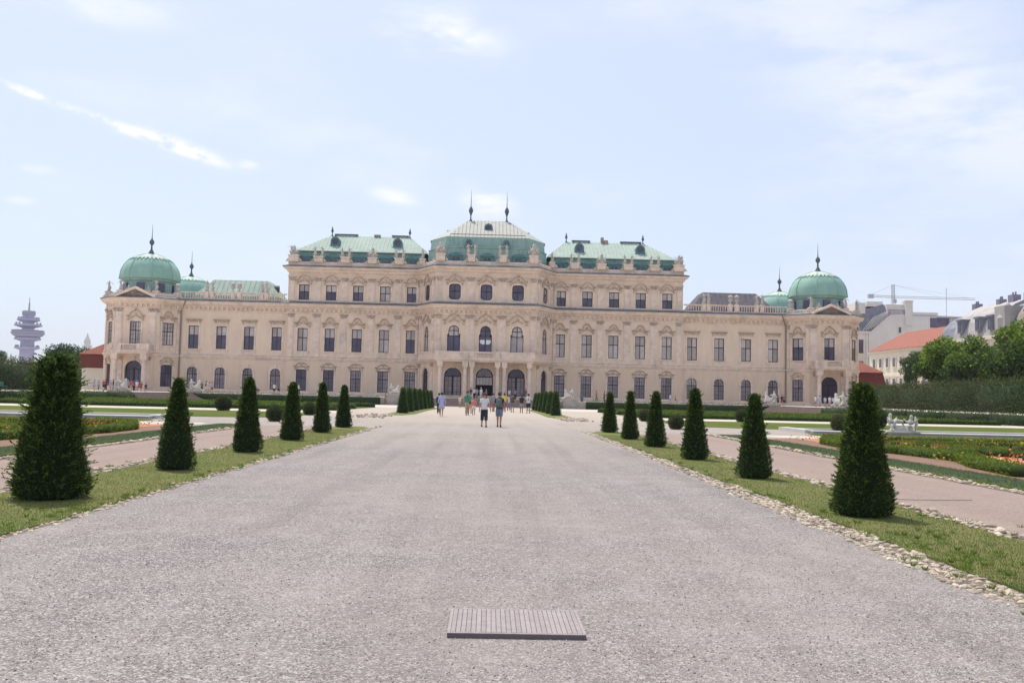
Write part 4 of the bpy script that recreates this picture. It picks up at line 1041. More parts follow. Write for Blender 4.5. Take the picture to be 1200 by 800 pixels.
# domes
def dome(cx, cy, z0, Rr, H, name='dome', statues=True):
    n = 16; ph = math.pi / 8 * 0.5
    def rad(k):      # flat eight-sided with softened corners
        a = (2 * math.pi * k / n)
        return 1.0 if k % 2 == 0 else 0.955
    prof = [(1.02, 0.0), (1.015, 0.06), (1.0, 0.14), (.985, .28), (.94, .42), (.87, .56), (.77, .69), (.63, .81), (.47, .895), (.30, .955), (.15, .985), (.10, 1.0)]
    vs = []; fs = []
    for r, z in prof:
        for k in range(n):
            a = math.pi / 8 + 2 * math.pi * k / n; vs.append((Rr * r * rad(k) * math.cos(a), Rr * r * rad(k) * math.sin(a), z0 + H * z))
    for i in range(len(prof) - 1):
        for k in range(n): fs.append((i * n + k, i * n + (k + 1) % n, (i + 1) * n + (k + 1) % n, (i + 1) * n + k))
    fs.append(tuple((len(prof) - 1) * n + k for k in range(n))); fs.append(tuple(range(n))[::-1])
    o = mesh_obj(name, vs, fs, 'dome_copper', palace, smooth=True, loc=(cx - PO.x, cy - PO.y, -PO.z))
    mb = MB()
    for k in range(0, n, 2):      # ribs on the corners
        a = math.pi / 8 + 2 * math.pi * k / n
        pts = [(Rr * r * 1.0 * math.cos(a), Rr * r * math.sin(a), z0 + H * z) for r, z in prof]; mb.tube(pts, 0.09, 5)
    mb.build('dome_rib', 'dome_copper', o)
    mb = MB(); seg_ = 64; lo = []; hi = []        # cap of overlapping sheets with a zigzag hem
    def at_(t, a, off):
        for (r0_, z0_), (r1_, z1_) in zip(prof, prof[1:]):
            if z0_ <= t <= z1_: f = (t - z0_) / (z1_ - z0_); r = r0_ + (r1_ - r0_) * f; break
        kk = ((a - math.pi / 8) / (2 * math.pi / n)) % 2; fl = 1.0 - 0.045 * (1 - abs(1 - kk)) 
        return ((Rr * r * fl + off) * math.cos(a), (Rr * r * fl + off) * math.sin(a), z0 + H * t + off * .5)
    for k in range(seg_):
        a = 2 * math.pi * k / seg_; lo.append(at_(0.70 if k % 2 else 0.80, a, 0.06)); hi.append(at_(0.86, a, 0.07))
    top = [at_(0.97, 2 * math.pi * k / seg_, 0.06) for k in range(seg_)]
    vs = lo + hi + top; fs = []
    for k in range(seg_):
        j = (k + 1) % seg_; fs += [(k, j, seg_ + j, seg_ + k), (seg_ + k, seg_ + j, 2 * seg_ + j, 2 * seg_ + k)]
    mb.add(vs, fs); mb.build('zigzag_flashing', 'copper_light', o)
    mb = MB(); mb.tube([(x * 1.004, y * 1.004, z) for x, y, z in lo + lo[:1]], 0.05, 4); mb.build('flashing_hem', 'copper_dark', o)
    mb = MB(); mb.lathe(0, 0, [(Rr * .85, z0 - 3.4), (Rr * .85, z0 - .42), (Rr * .92, z0 - .36), (Rr * .94, z0 - 0.01)], 16, ph=math.pi / 8)
    mb.build('drum', 'copper_dark', o)
    for k in range(8):     # drum windows
        a = 2 * math.pi * k / 8
        mb = MB(); mb.box(-.62, .62, -.05, .5, 0, 1.35, taper=0.02); w_ = mb.build('drum_window', 'copper_dark', o, loc=(Rr * .93 * math.cos(a - math.pi / 2 + math.pi), Rr * .93 * math.sin(a - math.pi / 2 + math.pi), z0 - 2.1), rz=a + math.pi)
        w_.location = (Rr * .90 * math.sin(a), -Rr * .90 * math.cos(a), z0 - 2.1); w_.rotation_euler = (0, 0, a)
        w_.data.materials.clear(); w_.data.materials.append(M['glass_dark'])
    finial(cx, cy, z0 + H - 0.05, 5.2, kind='big')
for sgn in (-1, 1):
    dome(sgn * 58.0, 157.7, 19.75, 4.85, 4.65)
    dome(sgn * 59.0, 182.0, 19.2, 4.85, 4.4)

# ---------------------------------------------------------------- figures
def skin_mesh(name, joints, edges, subd=1):
    """joints: (x, y, z, rx, ry); one continuous surface grown round the bones"""
    me = bpy.data.meshes.new(name); me.from_pydata([j[:3] for j in joints], edges, [])
    o = bpy.data.objects.new(name, me); C.objects.link(o)
    md = o.modifiers.new('skin', 'SKIN'); md.use_smooth_shade = True
    for i, j in enumerate(joints):
        v = me.skin_vertices[0].data[i]; v.radius = (j[3], j[4] if len(j) > 4 else j[3]); v.use_root = (i == 0)
    if subd: sd = o.modifiers.new('sub', 'SUBSURF'); sd.levels = subd; sd.render_levels = subd
    dg = bpy.context.evaluated_depsgraph_get(); dg.update()
    me2 = bpy.data.meshes.new_from_object(o.evaluated_get(dg)); me2.name = name
    bpy.data.objects.remove(o); bpy.data.meshes.remove(me)
    return me2

SK = {}
def skin_mat(rgb): return mat('skin %.2f' % rgb[0], rgb, 0.6)
def cloth_mat(rgb, n='cloth'):
    k = n + ' %.3f %.3f %.3f' % rgb
    return mat(k, rgb, 0.85, tuple(c * 0.82 for c in rgb), 14, 4, 0.3, 25, dist=0.02)
def body_joints(stride=0.06, arms=((0.10, 0.0), (0.10, 0.0)), lean=0.0, fingers=False, sit=False, bend=(0, 0)):
    """unit-height figure facing -Y; arms: (outward angle, forward swing) for left(-x), right(+x)"""
    J = [(0, 0, .53, .075, .06)]; E = []
    def add(p, x, y, z, r, r2=None): J.append((x, y, z, r, r2 or r)); E.append((p, len(J) - 1)); return len(J) - 1
    w = add(0, 0, 0, .61, .068, .055); c = add(w, 0, 0, .72, .082, .06); t = add(c, 0, .003, .80, .07, .052); n_ = add(t, 0, 0, .845, .028); hd = add(n_, 0, -.006, .885, .040, .046); h2 = add(hd, 0, -.004, .935, .046, .056); add(h2, 0, .004, .978, .026, .032)
    for si, s in enumerate((-1, 1)):
        out, fw = arms[si]; b = bend[si]
        sh = add(t, s * .088, 0, .80, .034); 
        ex, ey, ez = s * (.10 + math.sin(out) * .165), -math.sin(fw) * .165, .80 - math.cos(out) * math.cos(fw) * .165
        el = add(sh, ex, ey, ez, .025)
        fw2 = fw + b; wx, wy, wz = ex + s * math.sin(out * .7) * .14, ey - math.sin(fw2) * .145, ez - math.cos(fw2) * .145
        wr = add(el, wx, wy, wz, .017)
        hx, hy, hz = wx + s * .004, wy - math.sin(fw2) * .035, wz - math.cos(fw2) * .038
        pm = add(wr, hx, hy, hz, .018, .012)
        th = add(pm, hx - s * .006, hy - .020, hz - .012, .006)
        nf = 5 if fingers else 0
        for k in range(4 if fingers else 1):
            o_ = (-.014 + .0095 * k) if fingers else 0; ln = (.034, .042, .040, .030)[k]
            f1 = add(pm, hx, hy + o_, hz - ln * .55, .0062 if fingers else .013); add(f1, hx - s * .006, hy + o_ - .003, hz - ln, .0052 if fingers else .009)
        sw = stride * s
        hp = add(0, s * .045, 0, .50, .056, .056)
        if sit:
            kn = add(hp, s * .06, -.23, .50, .042); an = add(kn, s * .06, -.22, .27, .024); add(an, s * .06, -.29, .24, .02)
        else:
            kn = add(hp, s * .05, -sw * .9 - .01, .285, .036); an = add(kn, s * .052, -sw * 1.6 + (.04 if sw < 0 else 0), .05 + (.02 if sw < -0.03 else 0), .022); add(an, s * .058, -sw * 1.6 - .055 + (.04 if sw < 0 else 0), .018 + (.01 if sw < -0.03 else 0), .017)
    return J, E
def loft_between(mb, A, B, ra, rb, n=10, steps=3, mi=0):
    A = Vector(A); B = Vector(B); pts = [A.lerp(B, i / steps) for i in range(steps + 1)]; mb.tube(pts, [ra + (rb - ra) * i / steps for i in range(steps + 1)], n)
def person(label, x, y, z, h, face, top=(.7, .7, .7), bottom=(.05, .06, .1), skin=(.45, .27, .20), hair=(.05, .03, .02), legs='shorts', sleeve='short', hat=None,
           stride=0.05, arms=((.12, .0), (.12, .0)), bend=(.3, .3), fingers=False, shoes=(.03, .03, .03), extra=(), sit=False, group='visitors strolling in the palace garden', long_hair=False):
    """face: heading in degrees, 0 = towards the camera, 180 = away"""
    rt = thing('person', label, 'person', (x, y, z), R(face), group)
    if arms == ((.12, .0), (.12, .0)):      # every visitor holds the arms a little differently
        q = random.Random(label); arms = ((q.uniform(.08, .35), q.uniform(-.3, .5)), (q.uniform(.08, .35), q.uniform(-.3, .5))); bend = (q.uniform(.1, 1.4), q.uniform(.1, 1.2)); stride = q.uniform(-.08, .09)
    J, E = body_joints(stride, arms, fingers=fingers, bend=bend, sit=sit)
    me = skin_mesh('body', J, E, 1); me.materials.clear(); me.materials.append(skin_mat(skin))
    b = bpy.data.objects.new('body', me); link(b, rt); b.scale = (h, h, h)
    def part(name, fn, m, smooth=True):
        mb = MB(); fn(mb); o = mb.build(name, m, b, smooth=smooth); return o
    Jv = [Vector(j[:3]) for j in J]
    # joint indices per side
    base = 8; per = (len(J) - 8) // 2
    L_, R_ = base, base + per
    def idx(s, k): return (L_ if s < 0 else R_) + k
    nfin = 2 * (4 if fingers else 1)
    SH, EL, WR = 0, 1, 2; HP = 5 + nfin; KN, AN, TO = HP + 1, HP + 2, HP + 3
    def shirt(mb):
        low = .475 if not sit else .50
        mb.rings([(0, 0, low, .094, .074), (0, 0, .53, .098, .078), (0, 0, .61, .086, .068), (0, 0, .70, .098, .074), (0, 0, .775, .104, .070), (0, 0, .815, .088, .056), (0, 0, .838, .042, .038)], 14)
        for s in (-1, 1):
            sh, el, wr = Jv[idx(s, SH)], Jv[idx(s, EL)], Jv[idx(s, WR)]
            if sleeve == 'none': continue
            loft_between(mb, sh + Vector((-s * .012, 0, .008)), sh.lerp(el, .62), .044, .037, 8)
            if sleeve == 'long': loft_between(mb, sh.lerp(el, .55), el, .036, .031, 8); loft_between(mb, el, el.lerp(wr, .92), .031, .025, 8)
    part('shirt', shirt, cloth_mat(top))
    def lower(mb):
        mb.rings([(0, 0, .455, .088, .074), (0, 0, .50, .097, .08), (0, 0, .55, .09, .071), (0, 0, .575, .084, .066)], 12)
        for s in (-1, 1):
            hp, kn, an = Jv[idx(s, HP)], Jv[idx(s, KN)], Jv[idx(s, AN)]
            if legs == 'shorts': loft_between(mb, hp, hp.lerp(kn, .86), .064, .056, 10)
            elif legs == 'capri': loft_between(mb, hp, kn, .064, .052, 10); loft_between(mb, kn, kn.lerp(an, .35), .052, .050, 10)
            elif legs == 'trousers': loft_between(mb, hp, kn, .063, .048, 10); loft_between(mb, kn, kn.lerp(an, .93), .048, .040, 10)
    def skirt(mb):
        zl = .33 if legs == 'skirt' else .12
        mb.rings([(0, 0, zl, .135, .11), (0, 0, .42, .118, .095), (0, 0, .50, .10, .082), (0, 0, .575, .085, .067)], 14)
    part('skirt' if legs in ('skirt', 'robe') else ('shorts' if legs == 'shorts' else 'trousers'), skirt if legs in ('skirt', 'robe') else lower, cloth_mat(bottom))
    def hair_(mb):
        hx, hy, hz = Jv[6]
        if long_hair: mb.rings([(0, .035, .845, .03, .018), (0, .032, .87, .052, .034), (0, .018, .92, .058, .052), (0, .006, .965, .054, .056), (0, .004, .992, .036, .038), (0, .004, 1.003, .01, .01)], 10)
        else: mb.rings([(0, .028, .895, .042, .028), (0, .020, .93, .053, .047), (0, .008, .965, .052, .055), (0, .004, .992, .036, .038), (0, .004, 1.003, .01, .01)], 10)
    part('hair', hair_, mat('hair %.2f' % hair[0], hair, 0.7))
    for s in (-1, 1):
        an, to = Jv[idx(s, AN)], Jv[idx(s, TO)]
        def shoe(mb):
            c = (an + to) / 2; mb.rings([(c.x, c.y - .004, max(0.002, to.z - .018), .026, .055), (c.x, c.y - .004, to.z + .0, .027, .056), (c.x, c.y + .006, to.z + .018, .023, .042), (c.x, c.y + .025, to.z + .04, .02, .022)], 10)
        part('shoe', shoe, cloth_mat(shoes, 'shoe'))
    if hat:
        part('hat', lambda mb: mb.rings([(0, 0, .957, .088, .092), (0, 0, .963, .088, .092), (0, 0, .966, .058, .062), (0, 0, 1.0, .052, .056), (0, 0, 1.012, .03, .03)], 12), cloth_mat(hat, 'hat'))
    if 'shades' in extra: part('sunglasses', lambda mb: (mb.box(-.04, -.006, -.062, -.045, .927, .945), mb.box(.006, .04, -.062, -.045, .927, .945), mb.box(-.05, .05, -.05, -.044, .938, .943)), 'frame', False)
    if 'pack' in extra or 'pack_green' in extra:
        def pack(mb):
            mb.rings([(0, .105, .545, .075, .045), (0, .115, .57, .088, .058), (0, .118, .68, .086, .062), (0, .105, .78, .076, .048), (0, .09, .805, .05, .025)], 12)
            mb.box(-.055, .055, .165, .188, .57, .66, taper=.004)
            for s in (-1, 1): mb.tube([(s * .055, .06, .80), (s * .06, .0, .846), (s * .06, -.068, .80), (s * .07, -.07, .70), (s * .085, .02, .60)], .012, 5)
        part('backpack', pack, cloth_mat((.13, .16, .15) if 'pack' in extra else (.10, .10, .05)))
    if 'bag' in extra:
        part('shoulder_bag', lambda mb: (mb.tube([(-.07, -.02, .83), (-.02, -.083, .74), (.07, -.075, .60), (.10, -.03, .54)], .009, 5), mb.box(.07, .13, -.05, .04, .46, .56, taper=.008)), cloth_mat((.03, .03, .035)), False)
    if 'print' in extra:
        def pr(mb):
            n = 8; mb.add([(0, .081, .70)] + [(.04 * math.cos(2 * math.pi * k / n), .080, .70 + .035 * math.sin(2 * math.pi * k / n)) for k in range(n)], [(0, 1 + k, 1 + (k + 1) % n) for k in range(n)])
        part('printed_badge', pr, cloth_mat((.05, .08, .25)), False)
    if fingers:
        part('nose', lambda mb: mb.rings([(0, -.058, .908, .009, .010), (0, -.060, .916, .008, .012), (0, -.052, .936, .005, .006)], 6), skin_mat(skin))
        for s in (-1, 1): part('ear', lambda mb: mb.rings([(s * .049, .002, .905, .006, .010), (s * .053, .004, .92, .007, .014), (s * .05, .004, .938, .005, .010)], 6), skin_mat(skin))
    return rt

# carved figures, shared meshes
def carve(name, J, E, drap=None, m='statue', subd=1):
    me = skin_mesh(name, J, E, subd); me.materials.clear(); me.materials.append(M[m]); return me
def statue_mesh(v, m='statue'):
    arms = [((.5, .2), (1.2, -.2)), ((1.9, .1), (.3, .5)), ((.25, .6), (.9, .4))][v]
    J, E = body_joints(0.03, arms, bend=((.9, .2), (.3, 1.2), (1.0, .4))[v])
    me = skin_mesh('statue', J, E, 1)
    mb = MB(); k = len(me.vertices)
    mb.rings([(0, 0, .0, .15, .13), (.01, 0, .15, .14, .12), (.02, 0, .32, .12, .10), (0, 0, .46, .10, .085), (-.01, 0, .60, .09, .075), (0, 0, .75, .10, .07), (0, 0, .83, .06, .045)], 9)
    mb.tube([(-.11, 0, .80), (0, -.09, .66), (.12, -.04, .45), (.16, .04, .2)], [.03, .035, .045, .05], 6)
    mb.box(-.18, .18, -.15, .15, -.06, .0)
    o = mb.build('s', m); bm = bmesh.new(); bm.from_mesh(o.data); bm.from_mesh(me); r = bpy.data.meshes.new('statue'); bm.to_mesh(r); bm.free()
    bpy.data.objects.remove(o); r.materials.append(M[m]); r.polygons.foreach_set('use_smooth', [True] * len(r.polygons)); return r
ST = [statue_mesh(i) for i in range(3)]
def trophy_fn(mb):    # carved arms and shields
    mb.box(-.5, .5, -.3, .3, 0, .25); mb.lathe(0, 0, [(.4, .25), (.3, .6), (.42, .95), (.25, 1.2), (.3, 1.4), (.12, 1.75)], 8)
    for s in (-1, 1):
        mb.tube([(s * .1, -.1, .3), (s * .45, -.15, .9), (s * .7, -.1, 1.5)], [.09, .07, .04], 5)
        mb.tube([(s * .2, .0, .2), (s * .75, .0, .5), (s * .8, 0, .9)], [.14, .13, .06], 6)
        mb.lathe(s * .42, -.22, [(.02, .35), (.26, .55), (.26, .75), (.02, .95)], 8)
def vase_fn(mb):
    mb.box(-.24, .24, -.24, .24, 0, .16); mb.lathe(0, 0, [(.12, .16), (.1, .3), (.3, .6), (.4, .85), (.34, 1.0), (.2, 1.05), (.46, 1.28), (.40, 1.5), (.15, 1.72)], 10)
    for s in (-1, 1): mb.tube([(s * .3, 0, .65), (s * .52, 0, .85), (s * .3, 0, 1.0)], .05, 5)
TRO = cached('trophy', trophy_fn, 'trophy', 'statue'); VAS = cached('vase', vase_fn, 'vase', 'statue')
def roof_statue(x, y, z, h, v, rz=0, name='statue'):
    o = bpy.data.objects.new(name, ST[v]); o.location = (x - PO.x, y - PO.y, z - PO.z + .06 * h); o.scale = (h, h, h); o.rotation_euler = (0, 0, rz); link(o, palace)
def pier(x, y, z0, z1, w, d=0.8, rz=0):
    def fn(mb):
        h = z1 - z0; mb.box(-w / 2, w / 2, -d / 2, d / 2, 0, h - .22); mb.box(-w / 2 - .1, w / 2 + .1, -d / 2 - .1, d / 2 + .1, h - .22, h)
        mb.box(-w / 2 + .2, w / 2 - .2, -d / 2 - .05, d / 2, .2, h - .4)
        for s in (-1, 1): mb.tube([(s * (w / 2 + .1), -d / 2 + .3, .1), (s * (w / 2 + .45), -d / 2 + .3, .12), (s * (w / 2 + .1), -d / 2 + .3, .5)], .16, 6)
    me = cached(('pier', w, d, z0, z1), fn, 'parapet_pier', 'stone')
    o = bpy.data.objects.new('parapet_pier', me); o.location = (x - PO.x, y - PO.y, z0 - PO.z); o.rotation_euler = (0, 0, rz); link(o, palace)
def place_shared(name, me, x, y, z, s=1.0, rz=0):
    o = bpy.data.objects.new(name, me); o.location = (x - PO.x, y - PO.y, z - PO.z); o.scale = (s, s, s); o.rotation_euler = (0, 0, rz); link(o, palace)
for sgn in (-1, 1):
    for i, x in enumerate([(blockX[k] + blockX[k + 1]) / 2 for k in range(4)]):
        pier(sgn * x, 154.75, 23.35, 24.35, 1.5)
        if i in (1, ): place_shared('trophy', TRO, sgn * x, 154.7, 24.35, 1.0)
        else:
            for q in (-.62, .62): roof_statue(sgn * x + q, 154.7, 24.35, 1.65, (i + (q > 0)) % 3, R(30 * q))
    pier(sgn * 32.9, 154.9, 23.35, 24.5, 1.7, 1.0)
    place_shared('trophy', TRO, sgn * 32.9, 154.9, 24.5, 0.95); roof_statue(sgn * 33.4, 155.2, 24.5, 1.7, 1)
    pier(sgn * 11.0, 154.2, 23.35, 24.3, 0.9); roof_statue(sgn * 11.0, 154.1, 24.3, 1.75, 0)
    pier(sgn * 7.7, 149.6, 23.35, 24.6, 1.5, 1.0); place_shared('trophy', TRO, sgn * 7.7, 149.6, 24.6, 1.15); roof_statue(sgn * 8.1, 149.9, 24.7, 1.6, 2)
    pier(sgn * 2.6, 149.3, 23.35, 24.5, 1.2)
    for q in (-.55, .55): roof_statue(sgn * 2.6 + q, 149.25, 24.5, 1.75, 0 if q < 0 else 1, R(25 * q))
    # wing statues in pairs
    for a_, b_, k in ((37.35, 38.15, 's'), (41.95, 43.05, 'v'), (46.5, 47.45, 's')):
        for q, v in ((a_, 0), (b_, 1)):
            if k == 'v': place_shared('vase', VAS, sgn * q, 155.2, 17.95, 0.95)
            else: roof_statue(sgn * q, 155.2, 17.95, 1.85, v, R(20 if v else -20))
    # pavilion attic figures
    for x, y, k in ((55.0, 152.6, 's'), (60.9, 152.6, 's'), (63.9, 155.2, 's'), (52.4, 155.2, 'v'), (56.4, 152.7, 't'), (59.6, 152.7, 't')):
        pier(sgn * x, y, 16.5, 17.5, 0.8)
        if k == 's': roof_statue(sgn * x, y, 17.5, 1.85, int(x) % 3)
        elif k == 'v': place_shared('vase', VAS, sgn * x, y, 17.5, 0.95)
        else: place_shared('trophy', TRO, sgn * x, y, 17.2, 0.7)
M['red_bloom'] = mat('red blooms', (0.42, 0.13, 0.06), 0.8, island=0.4, backlit=0.3)
M['yellow_bloom'] = mat('yellow blooms', (0.42, 0.36, 0.06), 0.8, island=0.4, backlit=0.3)
M['weed_leaf'] = mat('weed leaves', (0.15, 0.22, 0.04), 0.7, island=0.4, spec=0.1, backlit=0.3)
M['edge_soil'] = mat('edging soil', (0.13, 0.10, 0.075), 0.95, (0.22, 0.18, 0.14), 5, 8, 0.4, 40, spec=0.05)
# ---------------------------------------------------------------- ground and paths
def grid_sheet(name, ys, xl, xr, off, m, kind='structure', parent=None, nx=1, thick=0.0):
    """strip between x = xl(y) and xr(y), laid on the ground, off above it"""
    vs = []; fs = []
    for y in ys:
        a, b = xl(y), xr(y)
        for i in range(nx + 1): vs.append((a + (b - a) * i / nx, y, gz(y) + off))
    k = nx + 1
    for j in range(len(ys) - 1):
        for i in range(nx): fs.append((j * k + i, j * k + i + 1, (j + 1) * k + i + 1, (j + 1) * k + i))
    if thick:
        b = len(vs)
        for j, y in enumerate(ys): vs += [(vs[j * k][0], y, gz(y) + off - thick), (vs[j * k + nx][0], y, gz(y) + off - thick)]
        for j in range(len(ys) - 1):
            fs += [(j * k, (j + 1) * k, b + 2 * j + 2, b + 2 * j), (j * k + nx, b + 2 * j + 1, b + 2 * j + 3, (j + 1) * k + nx)]
        fs += [(0, b, b + 1, nx)] + ([tuple()] if False else [])
    o = mesh_obj(name, vs, fs, m)
    return tag(o, kind=kind) if kind else o
def lin(a, b, st): 
    n = max(1, int(round((b - a) / st))); return [a + (b - a) * i / n for i in range(n + 1)]
ys_all = lin(-60, 85, 5) + lin(85, 145, 5)[1:] + [200, 400, 1000, 7000]
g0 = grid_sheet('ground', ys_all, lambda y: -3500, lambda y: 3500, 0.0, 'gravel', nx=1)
def wob(seed, amp=0.06, sc=1.0):
    r = random.Random(seed); ph = [(r.uniform(0, 6.28), r.uniform(.6, 4) * sc, r.uniform(.3, 1)) for _ in range(6)]
    return lambda y: amp * sum(a * math.sin(f * y + p) for p, f, a in ph) / 2
wl_, wr_, wl2, wr2, wl3, wr3 = (wob(i, 0.045, 1.5) for i in range(6))
XL, XR = -4.0, 5.0
near = lin(-10, 46, 0.35)
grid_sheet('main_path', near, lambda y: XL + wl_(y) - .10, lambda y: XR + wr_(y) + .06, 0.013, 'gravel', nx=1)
grid_sheet('side_path', lin(-10, 41, .7), lambda y: -9.45, lambda y: -6.2, 0.004, 'gravel_pink')
grid_sheet('side_path', lin(-10, 41, .7), lambda y: 7.1, lambda y: 10.85, 0.004, 'gravel_pink')
def taper(y, y1, w=2.0): return min(1.0, max(0.0, (y1 - y) / w)) ** 0.5
# lawn strips with the clipped yews
lawnL = grid_sheet('lawn_strip', lin(2, 41.8, .3), lambda y: -5.25 - (0.95 + wl2(y)) * taper(y, 41.8), lambda y: -5.25 + (1.02 + wl_(y)) * taper(y, 41.8) * (0.9 if y > 36 else 1), 0.022, 'lawn_dry', nx=5, thick=.06)
lawnR = grid_sheet('lawn_strip', lin(2, 42.3, .3), lambda y: 6.25 - (0.82 + wr_(y)) * taper(y, 42.3), lambda y: 6.25 + (0.93 + wr2(y)) * taper(y, 42.3), 0.022, 'lawn_dry', nx=5, thick=.06)
grid_sheet('lawn_strip', lin(64.5, 108, 1), lambda y: -6.6 + 0.4 * (1 - min(1, (y - 64.5) / 3)), lambda y: -4.7 - .5 * (1 - min(1, (y - 64.5) / 4)), 0.03, 'lawn_dry', nx=2, thick=.03)
grid_sheet('lawn_strip', lin(64.5, 108, 1), lambda y: 5.2 + 0.5 * (1 - min(1, (y - 64.5) / 4)), lambda y: 7.0, 0.03, 'lawn_dry', nx=2, thick=.03)

def scatter_cloud(name, xf, ys, n, L, Wd, m, parent=None, up=0.75, zoff=0.02):
    """n upright blades between the x limits xf(y) and y range ys"""
    y = RNG.uniform(ys[0], ys[1], n) if not callable(ys) else ys(n)
    lim = np.array([xf(v) for v in y]); x = lim[:, 0] + (lim[:, 1] - lim[:, 0]) * RNG.random(n)
    z = np.array([gz(v) for v in y]) + zoff
    D = unit(np.stack([RNG.normal(size=n) * (1 - up), RNG.normal(size=n) * (1 - up), np.full(n, up)], 1))
    return tri_cloud(name, np.stack([x, y, z], 1), D, RNG.uniform(L * .5, L, n), Wd, m, parent)
nearbias = lambda a, b, p: (lambda n: a + (b - a) * RNG.random(n) ** p)
g = scatter_cloud('grass', lambda y: (-6.15, -4.2 + wl_(y)), nearbias(7.5, 38, 1.9), 80000, 0.030, 0.006, 'grass_blade'); tag(g, 'short dry grass on the lawn strip left of the gravel walk', 'grass', kind='stuff')
g = scatter_cloud('grass', lambda y: (5.4 + wr_(y), 7.15), nearbias(7.5, 38, 1.9), 80000, 0.030, 0.006, 'grass_blade'); tag(g, 'short dry grass on the lawn strip right of the gravel walk', 'grass', kind='stuff')
# greener tufts and weeds at the edges
def tufts(xc, yc, n, r, hgt, m='box_leaf'):
    P = []; D = []
    a = RNG.uniform(0, 6.28, n); q = np.sqrt(RNG.random(n)) * r
    P = np.stack([xc + q * np.cos(a), yc + q * np.sin(a) * 1.3, np.full(n, 0.04)], 1)
    D = unit(np.stack([np.cos(a) * .5, np.sin(a) * .5, np.full(n, .8)], 1)); return P, D
Ps = []; Ds = []; rw = random.Random(5)
for xc, yc, n, sx_, sy_ in ((-4.75, 9.6, 60, .35, .9), (-4.3, 12, 22, .12, 1.6), (-4.2, 19, 26, .12, 3.5), (-4.2, 26, 20, .12, 3), (5.75, 10.6, 26, .3, .8), (5.62, 8.9, 18, .25, .5), (6.3, 9.2, 14, .35, .7), (5.5, 14, 26, .12, 3), (-6.35, 19, 24, .14, 4), (7.3, 14, 22, .14, 4), (5.45, 22, 22, .1, 6), (10.75, 22, 20, .15, 6), (5.0, 7.9, 8, .12, .9)):
    for _ in range(n):
        p, d = tufts(xc + rw.gauss(0, sx_), yc + rw.gauss(0, sy_), rw.randint(12, 60), rw.uniform(.015, .07), .1); Ps.append(p); Ds.append(d)
P = np.concatenate(Ps); D = np.concatenate(Ds)
g = tri_cloud('weed_tufts', P, D, RNG.uniform(.025, .07, len(P)), .008, 'weed_leaf'); tag(g, 'bright green weeds and tufts growing among the edging stones', 'weeds', kind='stuff')

# stone edgings: cobbles near the camera one by one, the rest joined
def stone_shape(seed, n=7):
    r = random.Random(seed); pr = [(.55, 0.0), (1.0, .35), (.92, .75), (.45, 1.0)]; vs = []; fs = []
    j = [[r.uniform(.8, 1.15) for _ in range(n)] for _ in pr]
    for i, (q, z) in enumerate(pr):
        for k in range(n): a = 2 * math.pi * k / n; vs.append((q * j[i][k] * math.cos(a) * .5, q * j[i][k] * math.sin(a) * .5, z * .5 * r.uniform(.9, 1.1)))
    for i in range(len(pr) - 1):
        for k in range(n): fs.append((i * n + k, i * n + (k + 1) % n, (i + 1) * n + (k + 1) % n, (i + 1) * n + k))
    fs.append(tuple((len(pr) - 1) * n + k for k in range(n))); return vs, fs
SHP = [stone_shape(i) for i in range(6)]
SM = []
for v, f in SHP:
    me = bpy.data.meshes.new('cobble'); me.from_pydata(v, [], f); me.materials.append(M['cobble']); SM.append(me)
def edging(label, xc, width, y0, y1, single, size, dens, wobble, ygrow=0.0, seed=1, zoff=0.0):
    rt = thing('stone_edging', label, 'edging', (xc, y0, 0)); r = random.Random(seed); mb = MB(); cnt = 0; y = y0
    pts = []
    while y < y1:
        s0 = size * (1 + ygrow * (y - y0))
        row = int(max(1, width(y) / (s0 * 1.0)))
        for k in range(row):
            if r.random() > dens(y): continue
            x = xc + wobble(y) - width(y) / 2 + (k + .5) * width(y) / row + r.uniform(-.3, .3) * s0
            pts.append((x, y + r.uniform(-.35, .35) * s0, s0 * r.choice((.55, .7, .8, .95, 1.0, 1.15, 1.35))))
        y += s0 * .92
    for x, y, s in pts:
        v = r.randrange(6); rz = r.uniform(0, 6.28); sx, sy, sz = s * r.uniform(.8, 1.3), s * r.uniform(.7, 1.0), s * r.uniform(.75, 1.25)
        z = gz(y) + zoff - .008
        if cnt < single:
            o = bpy.data.objects.new('cobble', SM[v]); o.location = (x - xc, y - y0, z); o.rotation_euler = (r.uniform(-.2, .2), r.uniform(-.2, .2), rz); o.scale = (sx, sy, sz); link(o, rt)
        else:
            c, q = math.cos(rz), math.sin(rz)
            mb.add([(x - xc + (a * sx) * c - (b * sy) * q, y - y0 + (a * sx) * q + (b * sy) * c, z + h * sz) for a, b, h in SHP[v][0]], SHP[v][1])
        cnt += 1
    if mb.v: o = mesh_obj('cobble', mb.v, mb.f, 'pebble', rt); o['kind'] = 'stuff'
    return rt
edging('broad edging of pale cobbles between the gravel walk and the right lawn strip', 5.18, lambda y: .46 if y < 17 else .34, 6.2, 42, 290, .062, lambda y: .93 if y < 15 else .75, wr_, .018, 1)
for nm_, a_, b_, w_, c_ in (('l', -4.35, -3.98, wl_, 42), ('r', 4.92, 5.42, wr_, 42.2), ('r', 7.08, 7.48, wr2, 41), ('l', -6.56, -6.2, wl2, 41), ('r', 10.55, 10.9, wr3, 41), ('l', -9.6, -9.3, wl3, 41)):
    grid_sheet('edging_soil', lin(2, c_, .5), lambda y: a_ + w_(y), lambda y: b_ + w_(y), 0.009, 'edge_soil')
edging('sparse crumbling edging of pale stones along the left lawn strip', -4.16, lambda y: .24, 9.0, 42, 120, .055, lambda y: .55, wl_, .03, 2)
edging('double row of white pebbles on the far side of the right lawn strip', 7.28, lambda y: .36, 9.5, 41, 120, .09, lambda y: .8, wr2, .02, 3)
